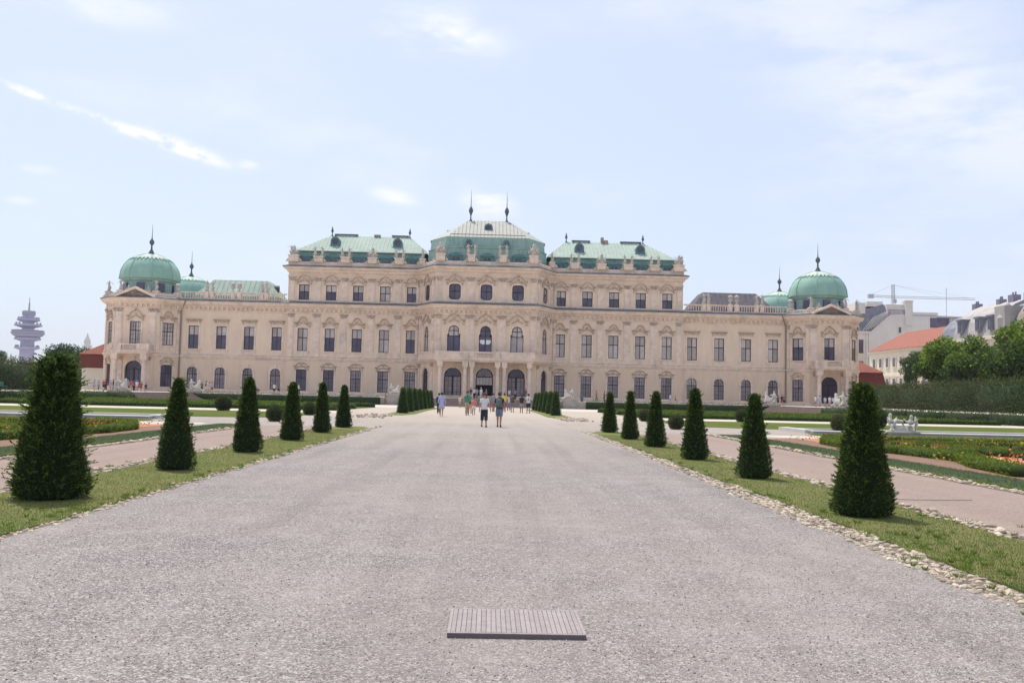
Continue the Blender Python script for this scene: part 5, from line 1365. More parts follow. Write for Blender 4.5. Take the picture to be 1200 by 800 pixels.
edging('scattered white stones on the far side of the left lawn strip', -6.38, lambda y: .34, 13, 41, 80, .09, lambda y: .62, wl2, .02, 4)
edging('pebble line between the right side path and the parterre border', 10.72, lambda y: .30, 15, 41, 60, .085, lambda y: .7, wr3, .02, 5)
edging('pebble line between the left side path and the parterre border', -9.45, lambda y: .26, 18, 41, 60, .085, lambda y: .7, wl3, .02, 6)
edging('loose white stones strewn across the cross walk before the right inner yews', 6.6, lambda y: 2.0, 58, 66, 0, .16, lambda y: .14, wr2, .0, 7)
edging('loose white stones strewn across the cross walk before the left inner yews', -6.9, lambda y: 2.6, 56, 66, 0, .16, lambda y: .12, wr2, .0, 8)
# loose chippings on the near gravel
n = 26000
yy = 4.6 + 12 * RNG.random(n) ** 1.6; xx = RNG.uniform(-4, 5, n)
s = RNG.uniform(.004, .011, n)
base = np.stack([xx, yy, np.full(n, .013)], 1)
ang = RNG.uniform(0, 6.28, n)
V = np.zeros((n, 4, 3))
for k in range(3):
    V[:, k, 0] = xx + np.cos(ang + k * 2.1) * s; V[:, k, 1] = yy + np.sin(ang + k * 2.1) * s * .8; V[:, k, 2] = .014
V[:, 3] = base + np.stack([RNG.normal(size=n) * s * .3, RNG.normal(size=n) * s * .3, s * .8], 1)
F = np.concatenate([np.arange(n)[:, None] * 4 + np.array(t) for t in ((0, 1, 3), (1, 2, 3), (2, 0, 3))])
me = bpy.data.meshes.new('gravel_chippings'); me.vertices.add(4 * n); me.loops.add(9 * n); me.polygons.add(3 * n)
me.vertices.foreach_set('co', V.astype(np.float32).ravel()); me.loops.foreach_set('vertex_index', F.astype(np.int32).ravel())
me.polygons.foreach_set('loop_start', np.arange(0, 9 * n, 3, dtype=np.int32)); me.update(calc_edges=True)
M['chip'] = mat('gravel chippings', (0.27, 0.235, 0.225), 0.95, island=0.65)
me.materials.append(M['chip']); o = bpy.data.objects.new('gravel_chippings', me); C.objects.link(o); tag(o, 'loose grey chippings lying on the near gravel walk', 'gravel', kind='stuff')

# ---------------------------------------------------------------- manhole plate
pl = thing('cover_plate', 'low rectangular grooved metal cover lying on the gravel walk', 'cover plate', (1.03, 6.39, 0.012))
w2, d2 = .455, .34
mb = MB(); mb.box(-w2, w2, -d2, d2, -.01, .028); mb.build('slab', 'plate_edge', pl)
mb = MB()
for x0, x1, y0, y1 in ((-w2, w2, -d2, -d2 + .022), (-w2, w2, d2 - .022, d2), (-w2, -w2 + .02, -d2 + .022, d2 - .022), (w2 - .02, w2, -d2 + .022, d2 - .022)): mb.box(x0, x1, y0, y1, .029, .0345)
mb.build('border', 'plate', pl)
ns = 26; st_ = (2 * w2 - .04) / ns
slat_me = cached('slat', lambda q: q.box(-st_ * .43, st_ * .43, -d2 + .026, d2 - .026, 0, .006), 'slat', 'plate')
for k in range(ns):
    o = bpy.data.objects.new('slat', slat_me); o.location = (-w2 + .02 + st_ * (k + .5), 0, .029 + random.uniform(-.0008, .0008)); link(o, pl)
mb = MB(); pts = [(7.0 + 1.9 * t, 15.1 - .14 * math.sin(t * 3.0) + .05 * t, .03) for t in [i / 12 for i in range(13)]]
mb.tube([(x, y, z) for i, (x, y, z) in enumerate(pts)], .007, 5)
M['hose'] = mat('hose blue', (0.26, 0.27, 0.26), 0.7); tag(mb.build('garden_hose', 'hose', smooth=True), 'thin grey blue hose lying on the pinkish side path', 'hose')

# ---------------------------------------------------------------- clipped yews
def yew_mesh(name, w, h, wt, n, tips, spike, seed, core=True, big=True):
    """tapering yew: base width w, top width wt, height h"""
    rng = np.random.default_rng(seed)
    t = rng.random(n) ** 0.9; a = rng.uniform(0, 2 * np.pi, n)
    def rad(t):
        r = (w / 2) * (1 - t) + (wt / 2) * t
        r = r * np.where(t > .93, np.sqrt(np.clip(1 - ((t - .93) / .07) ** 2 * .8, 0, 1)), 1) * np.where(t < .06, .88 + t * 2, 1)
        return r
    lump = 1 + .05 * np.sin(3 * a + 9 * t) + .045 * np.sin(7 * a - 14 * t + 1)
    top = rng.random(n) < .06; t = np.where(top, 0.995, t)
    r = rad(t) * lump * rng.uniform(.84, 1.0, n); r = np.where(top, wt / 2 * .42 * np.sqrt(rng.random(n)), r)
    P = np.stack([r * np.cos(a), r * np.sin(a), t * h + rng.uniform(-.01, .01, n)], 1)
    D = unit(np.stack([np.cos(a) * .72, np.sin(a) * .72, np.full(n, .5)], 1) + rng.normal(size=(n, 3)) * .45)
    D[top] = unit(np.array([0, 0, 1.]) + rng.normal(size=(top.sum(), 3)) * .5)
    L = rng.uniform(.5, 1.0, n) * spike; mi = (rng.random(n) < tips).astype(int)
    if big:   # long feathery shoots made of many needles
        ns = n // 60; q = 16
        ts = rng.random(ns); As = rng.uniform(0, 2 * np.pi, ns); rs = rad(ts) * .92
        S0 = np.stack([rs * np.cos(As), rs * np.sin(As), ts * h], 1); Dd = unit(np.stack([np.cos(As), np.sin(As), np.full(ns, .55)], 1) + rng.normal(size=(ns, 3)) * .22)
        ln = rng.uniform(.06, .22, ns) * (1.0 if seed == 40 else .55)
        u = np.linspace(.1, 1, q)
        P2 = (S0[:, None] + Dd[:, None] * (ln[:, None] * u[None])[..., None]).reshape(-1, 3)
        D2 = unit(np.repeat(Dd, q, 0) + rng.normal(size=(ns * q, 3)) * .55)
        P = np.concatenate([P, P2]); D = np.concatenate([D, D2]); L = np.concatenate([L, np.full(ns * q, spike * .8)]); mi = np.concatenate([mi, (rng.random(ns * q) < .45).astype(int)])
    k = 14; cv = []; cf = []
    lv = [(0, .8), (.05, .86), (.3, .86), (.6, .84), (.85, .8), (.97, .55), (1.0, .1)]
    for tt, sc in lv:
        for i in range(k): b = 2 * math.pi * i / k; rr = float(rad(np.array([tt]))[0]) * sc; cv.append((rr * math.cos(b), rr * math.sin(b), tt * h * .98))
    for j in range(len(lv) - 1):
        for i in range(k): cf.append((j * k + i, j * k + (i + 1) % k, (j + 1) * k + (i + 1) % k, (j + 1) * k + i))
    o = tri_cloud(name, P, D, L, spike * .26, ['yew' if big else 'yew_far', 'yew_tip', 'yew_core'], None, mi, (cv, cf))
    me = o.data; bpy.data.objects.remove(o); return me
yews = []
Ldat = [(-5.27, 12.97, 1.14, 1.98, .52, 'first and largest yew at the left edge of the photo, with long feathery shoots'), (-5.2, 17.84, .86, 1.74, .24, 'second yew from the front in the left row, narrow topped'), (-5.25, 23.25, .88, 1.85, .30, 'third yew from the front in the left row'),
        (-5.4, 29.13, .86, 1.80, .30, 'fourth yew from the front in the left row'), (-5.5, 34.86, .80, 1.86, .30, 'fifth yew from the front in the left row'), (-5.52, 40.15, .88, 1.82, .28, 'sixth yew in the left row, last before the cross walk')]
Rdat = [(6.12, 12.85, .97, 1.85, .34, 'first and largest yew of the right row, rising in front of the right pavilion'), (6.27, 18.64, .88, 1.70, .26, 'second yew from the front in the right row'), (6.25, 23.97, .86, 1.84, .28, 'third yew from the front in the right row'),
        (6.28, 29.79, .84, 1.78, .28, 'fourth yew from the front in the right row'), (6.22, 34.79, .80, 1.80, .22, 'fifth yew from the front in the right row, the narrowest'), (6.26, 41.01, .88, 1.78, .32, 'sixth yew in the right row, last before the cross walk')]
def place_yew(me, x, y, z, label, group, rz=0, sc=1):
    rt = thing('clipped_yew', label, 'yew', (x, y, z), rz, group)
    o = bpy.data.objects.new('foliage', me); link(o, rt); o.scale = (sc, sc, sc) if not hasattr(sc, '__len__') else sc
    tr = cached('yewtrunk', lambda mb: mb.tube([(0, 0, -.02), (.01, 0, .35), (0, .01, .9)], [.05, .04, .02], 6), 'trunk', 'bark'); sub('trunk', tr, rt)
    return rt
for i, (x, y, w, h, wt, lab) in enumerate(Ldat + Rdat):
    n = 26000 if y < 14 else (15000 if y < 20 else 9000)
    me = yew_mesh('foliage', w * (.88 if i % 6 else .91), h * .985, wt * (.72 if i == 0 else .6), n, .13 if i < 6 else .17, (.06 if i == 0 else .05) if y < 20 else .07, 40 + i)
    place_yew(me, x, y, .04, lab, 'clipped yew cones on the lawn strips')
fm = [yew_mesh('foliage', 1.0, 1.95, .34, 3200, .22, .11, 70 + i, big=False) for i in range(3)]
for i in range(7):
    place_yew(fm[i % 3], -5.75, 70 + 5.5 * i, gz(70 + 5.5 * i), ('nearest yew of the inner left row before the palace steps', 'second yew of the inner left row', 'third yew of the inner left row', 'fourth yew of the inner left row', 'fifth yew of the inner left row', 'sixth yew of the inner left row', 'farthest yew of the inner left row')[i], 'clipped yews before the palace steps', i * 1.1)
for i in range(6):
    y = 73.5 + 6.2 * i
    place_yew(fm[(i + 1) % 3], 6.2, y, gz(y), ('nearest yew of the inner right row before the palace steps', 'second yew of the inner right row', 'third yew of the inner right row', 'fourth yew of the inner right row', 'fifth yew of the inner right row', 'farthest yew of the inner right row')[i], 'clipped yews before the palace steps', i * 1.4)
# ball shrubs
def ball_mesh(r, seed, n=3000):
    rng = np.random.default_rng(seed); d = unit(rng.normal(size=(n, 3))); P = d * r * rng.uniform(.86, 1, n)[:, None] + np.array([0, 0, r * .88]); P = P[P[:, 2] > 0]; d = unit(P - np.array([0, 0, r * .88]))
    D = unit(d + rng.normal(size=d.shape) * .5 + np.array([0, 0, .3])); cv = []; cf = []; k = 12
    for j in range(7):
        th = math.pi * j / 6
        for i in range(k): b = 2 * math.pi * i / k; cv.append((r * .86 * math.sin(th) * math.cos(b), r * .86 * math.sin(th) * math.sin(b), max(0.0, r * .88 + r * .86 * math.cos(th))))
    for j in range(6):
        for i in range(k): cf.append((j * k + i, j * k + (i + 1) % k, (j + 1) * k + (i + 1) % k, (j + 1) * k + i))
    o = tri_cloud('foliage', P, D, r * .16, r * .06, ['hedge_leaf', 'yew_tip', 'yew_core'], None, (rng.random(len(P)) < .05).astype(int), (cv, cf)); me = o.data; bpy.data.objects.remove(o); return me
bm_ = ball_mesh(.62, 5)
for x, y, s, lab in ((-18.1, 65.7, .95, 'round box ball on the left lawn corner, between the second and third yews'), (-9.9, 46.2, .72, 'round shrub behind the fourth left yew'), (-10.7, 59.2, .72, 'small round shrub seen between the fourth and fifth left yews'),
                     (10.6, 47.5, .66, 'round dark shrub at the lawn corner left of the third right yew'), (11.5, 62.3, .72, 'small round shrub behind the fourth right yew'), (19.5, 67.1, .8, 'round shrub at the lawn edge beside the second right yew'), (25.6, 58, 1.15, 'dark round shrub behind the white cherub group'), (20.4, 50.5, .8, 'dark round shrub just left of the white cherub group')):
    rt = thing('ball_shrub', lab, 'shrub', (x, y, gz(y)), 0, 'clipped ball shrubs'); o = bpy.data.objects.new('foliage', bm_); link(o, rt); o.scale = (s, s, s); o.rotation_euler = (0, 0, x)

# ---------------------------------------------------------------- parterres, lawns and basins on both sides
def box_hedge(pts, w, h, m='box_leaf', dens=420, leaf=.05, name='foliage', parent=None, tipm='yew_tip', z0=0.0, crown=.2):
    """leafy ribbon along plan points"""
    P3 = [Vector(p) for p in pts]; P = []; D = []; cv = []; cf = []
    for a, b in zip(P3, P3[1:]):
        L = (b - a).length; d = (b - a) / max(L, 1e-6); nn = Vector((-d.y, d.x)); n = max(4, int(L * dens * (h + w)))
        t = RNG.random(n) * L; side = RNG.random(n)
        u = np.where(side < .4, RNG.uniform(-.5, .5, n), np.where(side < .7, -.5, .5)) * w * RNG.uniform(.92 if h < 1.5 else .80, 1.02, n); v = np.where(side < .4, 1.0, RNG.random(n)) * h * (1 + .1 * RNG.normal(size=n))
        x = a.x + d.x * t + nn.x * u; y = a.y + d.y * t + nn.y * u; z = np.array([gz(q) for q in y]) + v + z0
        P.append(np.stack([x, y, z], 1)); o_ = np.stack([nn.x * np.sign(u) * (side >= .4), nn.y * np.sign(u) * (side >= .4), np.where(side < .4, 1.2, .4)], 1)
        D.append(unit(o_ + RNG.normal(size=(n, 3)) * .5))
    for a, b in zip(P3, P3[1:]):
        d = (b - a).normalized(); nn = Vector((-d.y, d.x)) * w * (.46 if h < 1.5 else .40); k = len(cv)
        for p in (a - d * w * .2, b + d * w * .2):
            zb = gz(p.y) + z0; cv += [(p.x + nn.x, p.y + nn.y, zb), (p.x - nn.x, p.y - nn.y, zb), (p.x - nn.x * .96, p.y - nn.y * .96, zb + h * .93), (p.x + nn.x * .96, p.y + nn.y * .96, zb + h * .93)]
        cf += [(k, k + 1, k + 5, k + 4), (k + 1, k + 2, k + 6, k + 5), (k + 2, k + 3, k + 7, k + 6), (k + 3, k, k + 4, k + 7), (k + 3, k + 2, k + 1, k), (k + 4, k + 5, k + 6, k + 7)]
    P = np.concatenate(P); D = np.concatenate(D)
    core_m = {'box_leaf': 'box_core', 'box_leaf_dull': 'box_core', 'hedge_leaf': 'hedge_core'}.get(m, 'yew_core')
    return tri_cloud(name, P, D, RNG.uniform(leaf * .6, leaf, len(P)), leaf * .5, [m, tipm, core_m], parent, (RNG.random(len(P)) < .08).astype(int), (cv, cf))
M['box_core'] = mat('shaded box interior', (0.035, 0.06, 0.015), 1.0); M['hedge_core'] = mat('shaded hedge interior', (0.022, 0.042, 0.016), 1.0)  # core colours darkened as painted shade behind the leaves
def scroll(cx, cy, r, a0, turns, n=16, rot=0, sy=1.0, shrink=.55):
    return [(cx + r * (1 - shrink * i / n) * math.cos(a0 + turns * 2 * math.pi * i / n + rot), cy + r * sy * (1 - shrink * i / n) * math.sin(a0 + turns * 2 * math.pi * i / n + rot)) for i in range(n + 1)]
for sgn, side in ((-1, 'left'), (1, 'right')):
    off = 0.0 if sgn > 0 else -0.3
    def X(x): return sgn * x + (0 if sgn > 0 else 1.2)
    def order(a, b): return (min(X(a), X(b)), max(X(a), X(b)))
    def rect(name, x0, x1, y0, y1, o_, m, rc=0.0, kind='structure', thick=0.0):
        def xi(y):    # inner limit with a rounded end
            d = min(y - y0, y1 - y)
            return x0 + (rc - math.sqrt(max(0, rc * rc - (rc - d) ** 2)) if rc and d < rc else 0)
        ysr = lin(y0, y1, .8 if y1 < 60 else 1.5)
        f1 = (lambda y: min(X(xi(y)), X(x1))); f2 = (lambda y: max(X(xi(y)), X(x1)))
        return grid_sheet(name, ysr, f1, f2, o_, m, kind=kind, thick=thick)
    # border strip beside the side path
    rect('border_strip', 11.0, 12.35, -4, 41.2, .035, 'lawn', 1.2, thick=.04)
    lim = order(11.05, 12.3)
    g = scatter_cloud('edging_plants', lambda y: lim, nearbias(12, 40.8, 1.4), 30000, .07, .02, 'strip_plant'); tag(g, 'low grey green edging plants in the border strip of the %s parterre' % side, 'plants', kind='stuff')
    rect('parterre_bed', 12.35, 44, 15.5, 39.6, .012, 'brick_grit', 2.5); rect('near_lawn', 12.35, 44, -4, 15.4, .02, 'lawn')
    rect('parterre_soil', 12.6, 14.0, 16.5, 39.0, .016, 'soil', 1.5)
    rect('cream_bed', 17.5, 23, 20, 31, .018, 'cream_grit', 2.4); rect('cream_bed', 27, 34, 24, 36, .018, 'cream_grit', 2.4); rect('cream_bed', 14.4, 16.4, 27, 33, .019, 'cream_grit', .9)
    rect('lawn_strip', 16.5, 44, 42.3, 45.4, .02, 'lawn', .8); rect('gravel_walk', 13, 44, 39.7, 42.25, .006, 'gravel_pale', .5)
    # water basin rim
    rt = thing('basin_rim', 'low pale stone rim of the long water basin on the %s' % side, 'basin', (X(17.2), 48, 0))
    xa, xb = order(17.2, 44); mb = MB()
    mb.box(xa - X(17.2), xb - X(17.2), -2.3, -1.75, -.05, .10); mb.box(xa - X(17.2), xb - X(17.2), 2.5, 2.9, 0, .12)
    e = 0; mb.box(-.25, .25, -1.748, 2.498, 0, .18); mb.build('coping', 'rim', rt)
    mb = MB(); mb.box(xa - X(17.2) - .06, xb - X(17.2) + .06, -2.40, -1.68, .102, .15); mb.build('capstone', 'rim', rt)
    rect('basin_floor', 17.2, 44, 46.4, 50.4, .03, 'gravel_pale')
    # far lawn, gravel and low clipped pattern
    rect('far_lawn', 12.2, 44, 51.3, 66.3, .02, 'lawn', 3.4, thick=.03)
    rect('gravel_walk', 11, 44.5, 66.6, 73.2, .008, 'gravel_pale')
    rect('far_bed', 12.5, 43.5, 73.4, 101, .012, 'lawn', 2)
    rect('gravel_walk', 9, 60, 101.2, 133, .008, 'gravel_pale')
    r = random.Random(20 + sgn)
    # ribbons of box in the parterre
    near_rib = []
    specs = [('sweeping ribbon of bright box at the near edge of the %s parterre', [(13.0, 20.5), (13.4, 23), (14.3, 25.5), (14.0, 28.5), (13.4, 31), (13.6, 34), (14.8, 37), (16.5, 38.4)], .75, .3, 'box_leaf'),
             ('second box ribbon curling through the red grit of the %s parterre', [(15.2, 22), (16.2, 24.2), (18.4, 25), (20.6, 24.4), (22, 22.4)], .7, .3, 'box_leaf'),
             ('inner box scroll winding round the cream bed of the %s parterre', scroll(19.6, 30.2, 3.4, 2.6, .85, 18), .55, .26, 'box_leaf'),
             ('tight box volute at the centre of the %s parterre', scroll(24.5, 27.5, 2.8, .3, 1.1, 18), .55, .26, 'box_leaf_dull'),
             ('back box ribbon running along the far side of the %s parterre', [(15, 37.2), (18, 38), (22, 37.3), (26, 38.2), (31, 37.6), (36, 38.2), (43, 37.8)], .8, .25, 'box_leaf_dull'),
             ('outer box scroll near the hedge of the %s parterre', scroll(32, 31, 4.2, 1.2, .9, 18), .6, .26, 'box_leaf'),
             ('long wavy box ribbon in the middle of the %s parterre', [(15.6, 33.4), (17.5, 34.8), (20.5, 34.5), (23.5, 35.3), (27, 34.4), (30, 35.5), (34, 34.7)], .65, .24, 'box_leaf'),
             ('short box tongue reaching towards the side path in the %s parterre', [(15.8, 28.8), (17.6, 29.6), (18.4, 31), (17.6, 32.6), (15.9, 32.9)], .5, .24, 'box_leaf'),
             ('dense patch of box beyond the border strip of the %s parterre', [(17.5, 18.2), (19.6, 19.8), (22.5, 20.2), (26, 22.2), (30, 24.5)], .9, .32, 'box_leaf'),
             ('low box band with dry leaves across the %s parterre', [(16.8, 26.6), (20, 27.6), (22.8, 29.8), (27, 30.6)], .55, .22, 'box_leaf_dull')]
    for lab, pts, w, h, m in specs:
        o = box_hedge([(X(x), y) for x, y in pts], w * .85, h * .82, m, dens=360, leaf=.075, name='box_hedge'); tag(o, lab % side, 'box hedge', 'box scrolls of the %s parterre' % side)
    for k in range(9):   # small limestone lumps by the ribbons
        pass
    for k, (fm_, fc, nfl) in enumerate((('red_bloom', 'red and orange', 5000), ('yellow_bloom', 'yellow', 5000))):
        yy_ = RNG.uniform(18, 38.5, nfl); xx_ = RNG.uniform(13.2, 42, nfl)
        keep = (np.sin(xx_ * .9 + k * 2) + np.sin(yy_ * 1.1 + xx_ * .35 + k)) > .7
        xx_, yy_ = xx_[keep], yy_[keep]; m_ = len(xx_)
        Pf = np.stack([np.array([X(v) for v in xx_]), yy_, RNG.uniform(.05, .28, m_)], 1)
        o = tri_cloud('flowers', Pf, unit(RNG.normal(size=(m_, 3)) + np.array([0, 0, .6])), .09, .08, fm_)
        tag(o, '%s bedding flowers and foliage scattered through the %s parterre' % (fc, side), 'flowers', kind='stuff')
    # low clipped bands far away
    far = [('first low clipped band beyond the %s lawn', [(13, 75), (43, 75)], .9, .32), ('second low clipped band beyond the %s lawn', [(15, 79.5), (21, 80.5), (28, 79), (36, 80.5), (42, 79.5)], 1.0, .35),
           ('third low clipped band beyond the %s lawn', [(13, 85), (20, 86), (30, 84.8), (42, 86)], 1.1, .35), ('fourth low clipped band beyond the %s lawn', [(14, 92), (24, 91), (33, 92.5), (43, 91.5)], 1.2, .4), ('last low clipped band before the gravel at the %s terrace foot', [(13, 99.5), (43, 99.5)], 1.2, .4)]
    for lab, pts, w, h in far:
        o = box_hedge([(X(x), y) for x, y in pts], w, h, 'box_leaf', dens=70, leaf=.13, name='box_hedge'); tag(o, lab % side, 'box hedge', 'low bands beyond the %s lawn' % side)
    # side hedge along the raised walk, hedge at the foot of the terrace
    xh = 45.0 if sgn > 0 else -45.4
    o = box_hedge([(xh, y) for y in lin(30, 119, 8)], 1.1, .95, 'hedge_leaf', dens=75, leaf=.14, name='clipped_hedge', z0=.0); tag(o, 'waist high clipped hedge along the raised walk on the %s' % side, 'hedge')
    o = box_hedge([(sgn * 15.4, 135), (sgn * 28, 135), (sgn * 42.3, 135)], 1.0, 1.16, 'hedge_leaf', dens=75, leaf=.14, name='clipped_hedge'); tag(o, 'dark clipped hedge below the %s wing of the palace' % side, 'hedge')
    # raised ground
    inner = [(sgn * 45.9, -10), (sgn * 45.9, 119.5), (sgn * 42.6, 135.6), (0, 135.6), (0, 156), (sgn * 200, 156), (sgn * 200, -10)]
    vs = [(x, y, TERR if abs(x) < 1e9 else 0) for x, y in inner] + [(x, y, -.6) for x, y in inner]; k = len(inner)
    fs = [tuple(range(k))] + [(i, i + k, (i + 1) % k + k, (i + 1) % k) for i in range(k)]
    o = mesh_obj('terrace', vs, fs, 'gravel_pale'); bm = bmesh.new(); bm.from_mesh(o.data); bmesh.ops.recalc_face_normals(bm, faces=bm.faces); bm.to_mesh(o.data); bm.free(); tag(o, kind='structure')
    # tall hedge wall
    xw = 59.0 if sgn > 0 else -56.5
    y1 = 165 if sgn > 0 else 128
    o = box_hedge([(xw + (sgn * (y - 118) * .12 if y > 118 and sgn > 0 else 0), y) for y in lin(60, y1, 12)], 1.6, 3.35, 'hedge_leaf', dens=75, leaf=.24, name='tall_hedge', z0=TERR); tag(o, 'tall clipped hedge wall closing the garden on the %s' % side, 'hedge')

def steps(label, p0, p1, n, z0, z1, run=.36, m='step'):
    """flight along p0-p1, rising away from the right-hand side of travel; each tread a part"""
    p0 = Vector(p0); p1 = Vector(p1); d = (p1 - p0).normalized(); nn = Vector((d.y, -d.x)); L = (p1 - p0).length
    rt = thing('stone_steps', label, 'steps', (p0.x, p0.y, 0))
    dz = (z1 - z0) / n
    for i in range(n):
        mb = MB(); o1 = (n - i) * run; o0 = (n - i - 1) * run - .05 if i < n - 1 else -.3
        mb.obox((0, 0), (d.x * L, d.y * L), o0, o1, z0 + dz * i - (.02 if i else .3), z0 + dz * (i + 1) - .002)
        mb.obox((0, 0), (d.x * L, d.y * L), o1 - .34, o1 + .03, z0 + dz * (i + 1) - .055, z0 + dz * (i + 1))
        mb.build('step', m, rt)
    return rt
steps('broad flight of stone steps up to the central door', (-12.0, 135.62), (11.4, 135.62), 8, gz(134), TERR + .02, .30)
def side_steps(label, a, b):
    return steps(label, a, b, 8, gz(128) - .02, TERR + .02, .28)
side_steps('flight of stone steps up to the left domed pavilion', (-45.95, 119.8), (-42.7, 135.5))
side_steps('flight of stone steps up to the right domed pavilion', (42.7, 135.5), (45.95, 119.8))

# ---------------------------------------------------------------- sphinxes on pedestals
def sphinx_mesh(mirror=1):
    J = [(0, 0, .42, .24, .22)]; E = []
    def add(p, x, y, z, r, r2=None): J.append((x * mirror, y, z, r, r2 or r)); E.append((p, len(J) - 1)); return len(J) - 1
    a = add(0, .45, 0, .45, .27, .26); b = add(a, .78, 0, .58, .30, .28); c = add(b, .86, 0, .86, .28, .27); n_ = add(c, .90, 0, 1.10, .17, .18); h = add(n_, .95, 0, 1.28, .19, .19); add(h, .93, 0, 1.46, .13)
    hp = add(0, -.45, 0, .45, .27, .26)
    for s in (-1, 1):
        k = add(hp, -.25, s * .28, .42, .17); f = add(k, .0, s * .3, .12, .10); add(f, .25, s * .3, .09, .08)
        e = add(b, .95, s * .22, .30, .12); w = add(e, 1.25, s * .22, .12, .09); add(w, 1.5, s * .22, .09, .08)
    # putto leaning against the back
    p = add(0, -.10, 0, .80, .24, .2); q = add(p, -.12, 0, 1.12, .20, .17); r_ = add(q, -.10, 0, 1.32, .08); s_ = add(r_, -.08, -.02, 1.48, .14); add(s_, -.08, -.02, 1.60, .08)
    e1 = add(q, .12, -.18, 1.10, .09); add(e1, .42, -.16, 1.02, .06); e2 = add(q, -.32, .08, 1.0, .08); add(e2, -.42, .05, .72, .07)
    l1 = add(p, .12, -.28, .75, .11); add(l1, .05, -.36, .45, .07)
    me = skin_mesh('sphinx', J, E, 1); me.materials.clear(); me.materials.append(M['marble']); return me
SX = [sphinx_mesh(1), sphinx_mesh(-1)]
def pedestal(parent, w, d, h, z0):
    mb = MB(); mb.box(-w / 2 - .1, w / 2 + .1, -d / 2 - .1, d / 2 + .1, z0, z0 + .22); mb.box(-w / 2, w / 2, -d / 2, d / 2, z0 + .22, h - .2); mb.box(-w / 2 - .08, w / 2 + .08, -d / 2 - .08, d / 2 + .08, h - .2, h)
    mb.box(-w / 2 + .2, w / 2 - .2, -d / 2 - .03, d / 2 - .1, z0 + .4, h - .35); return mb.build('pedestal', 'marble_grey', parent)
M['marble_grey'] = mat('grey pedestal stone', (0.44, 0.40, 0.36), .9, (0.33, 0.30, .27), 1.5, 7, .3, 8)
for lab, x, y, v, rz, h, s in (('white stone sphinx with a cherub on its back left of the central steps', -13.4, 135.6, 0, 0, 1.25, 1.02), ('white stone sphinx with a cherub on its back right of the central steps', 12.9, 135.6, 1, 0, 1.15, 1.02),
                               ('white sphinx group at the left end of the left pavilion steps', -47.0, 119.4, 0, .9, 1.05, 1.08), ('white sphinx group at the right end of the left pavilion steps, behind the second yew', -43.2, 137.0, 0, .5, 1.15, 1.12),
                               ('white sphinx group at the far end of the right pavilion steps', 43.6, 137.0, 1, -.6, 1.2, 1.2), ('white sphinx group at the near end of the right pavilion steps, seen end on', 47.3, 119.4, 1, -1.15, 1.1, 1.2)):
    rt = thing('sphinx_statue', lab, 'sphinx', (x, y, 0), rz, 'sphinxes on pedestals')
    pedestal(rt, 2.2, 1.1, h, gz(y) - .05)
    o = bpy.data.objects.new('sphinx', SX[v]); link(o, rt); o.location = (-.2 if v == 0 else .2, 0, h - .02); o.scale = (s, s, s)
# cherub group by the right basin
def cherub_mesh():
    J = [(0, 0, .30, .11, .10)]; E = []
    def add(p, x, y, z, r, r2=None): J.append((x, y, z, r, r2 or r)); E.append((p, len(J) - 1)); return len(J) - 1
    t = add(0, 0, 0, .52, .12, .10); n = add(t, 0, 0, .64, .05); h = add(n, .02, -.02, .76, .10); add(h, .02, 0, .87, .06)
    for s in (-1, 1):
        e = add(t, s * .19, -.04, .50, .05); w = add(e, s * .30, -.12, .62, .035); add(w, s * .34, -.14, .68, .03)
        k = add(0, s * .14, -.2, .30, .075); a = add(k, s * .16, -.28, .10, .05); add(a, s * .18, -.36, .05, .04)
    me = skin_mesh('cherub', J, E, 1); me.materials.clear(); me.materials.append(M['marble']); return me
rt = thing('cherub_group', 'white stone group of two seated cherubs at the corner of the right basin', 'statue', (21.75, 45.9, .13), 0)
mb = MB(); mb.box(-.85, .85, -.32, .32, 0, .10); mb.rings([(.05, .05, .08, .75, .3), (.0, .05, .25, .5, .24), (.05, .05, .38, .35, .16)], 10); mb.tube([(-.5, 0, .3), (-.25, -.05, .62), (.05, 0, .58), (.1, -.1, .3), (-.1, -.15, .15), (-.35, -.1, .3)], [.09, .1, .09, .08, .07, .06], 7)
mb.build('rocky_base', 'marble', rt, smooth=True)
cm = cherub_mesh()
for x, rz, s in ((-.58, .5, 1.08), (.5, -.5, 1.0)):
    o = bpy.data.objects.new('cherub', cm); link(o, rt); o.location = (x, 0, .06); o.rotation_euler = (0, 0, rz); o.scale = (s,) * 3
mb = MB(); mb.tube([(.72, .05, .1), (.78, 0, .5), (.70, -.05, .85)], [.05, .09, .03], 6); mb.build('wing', 'marble', rt, smooth=True)
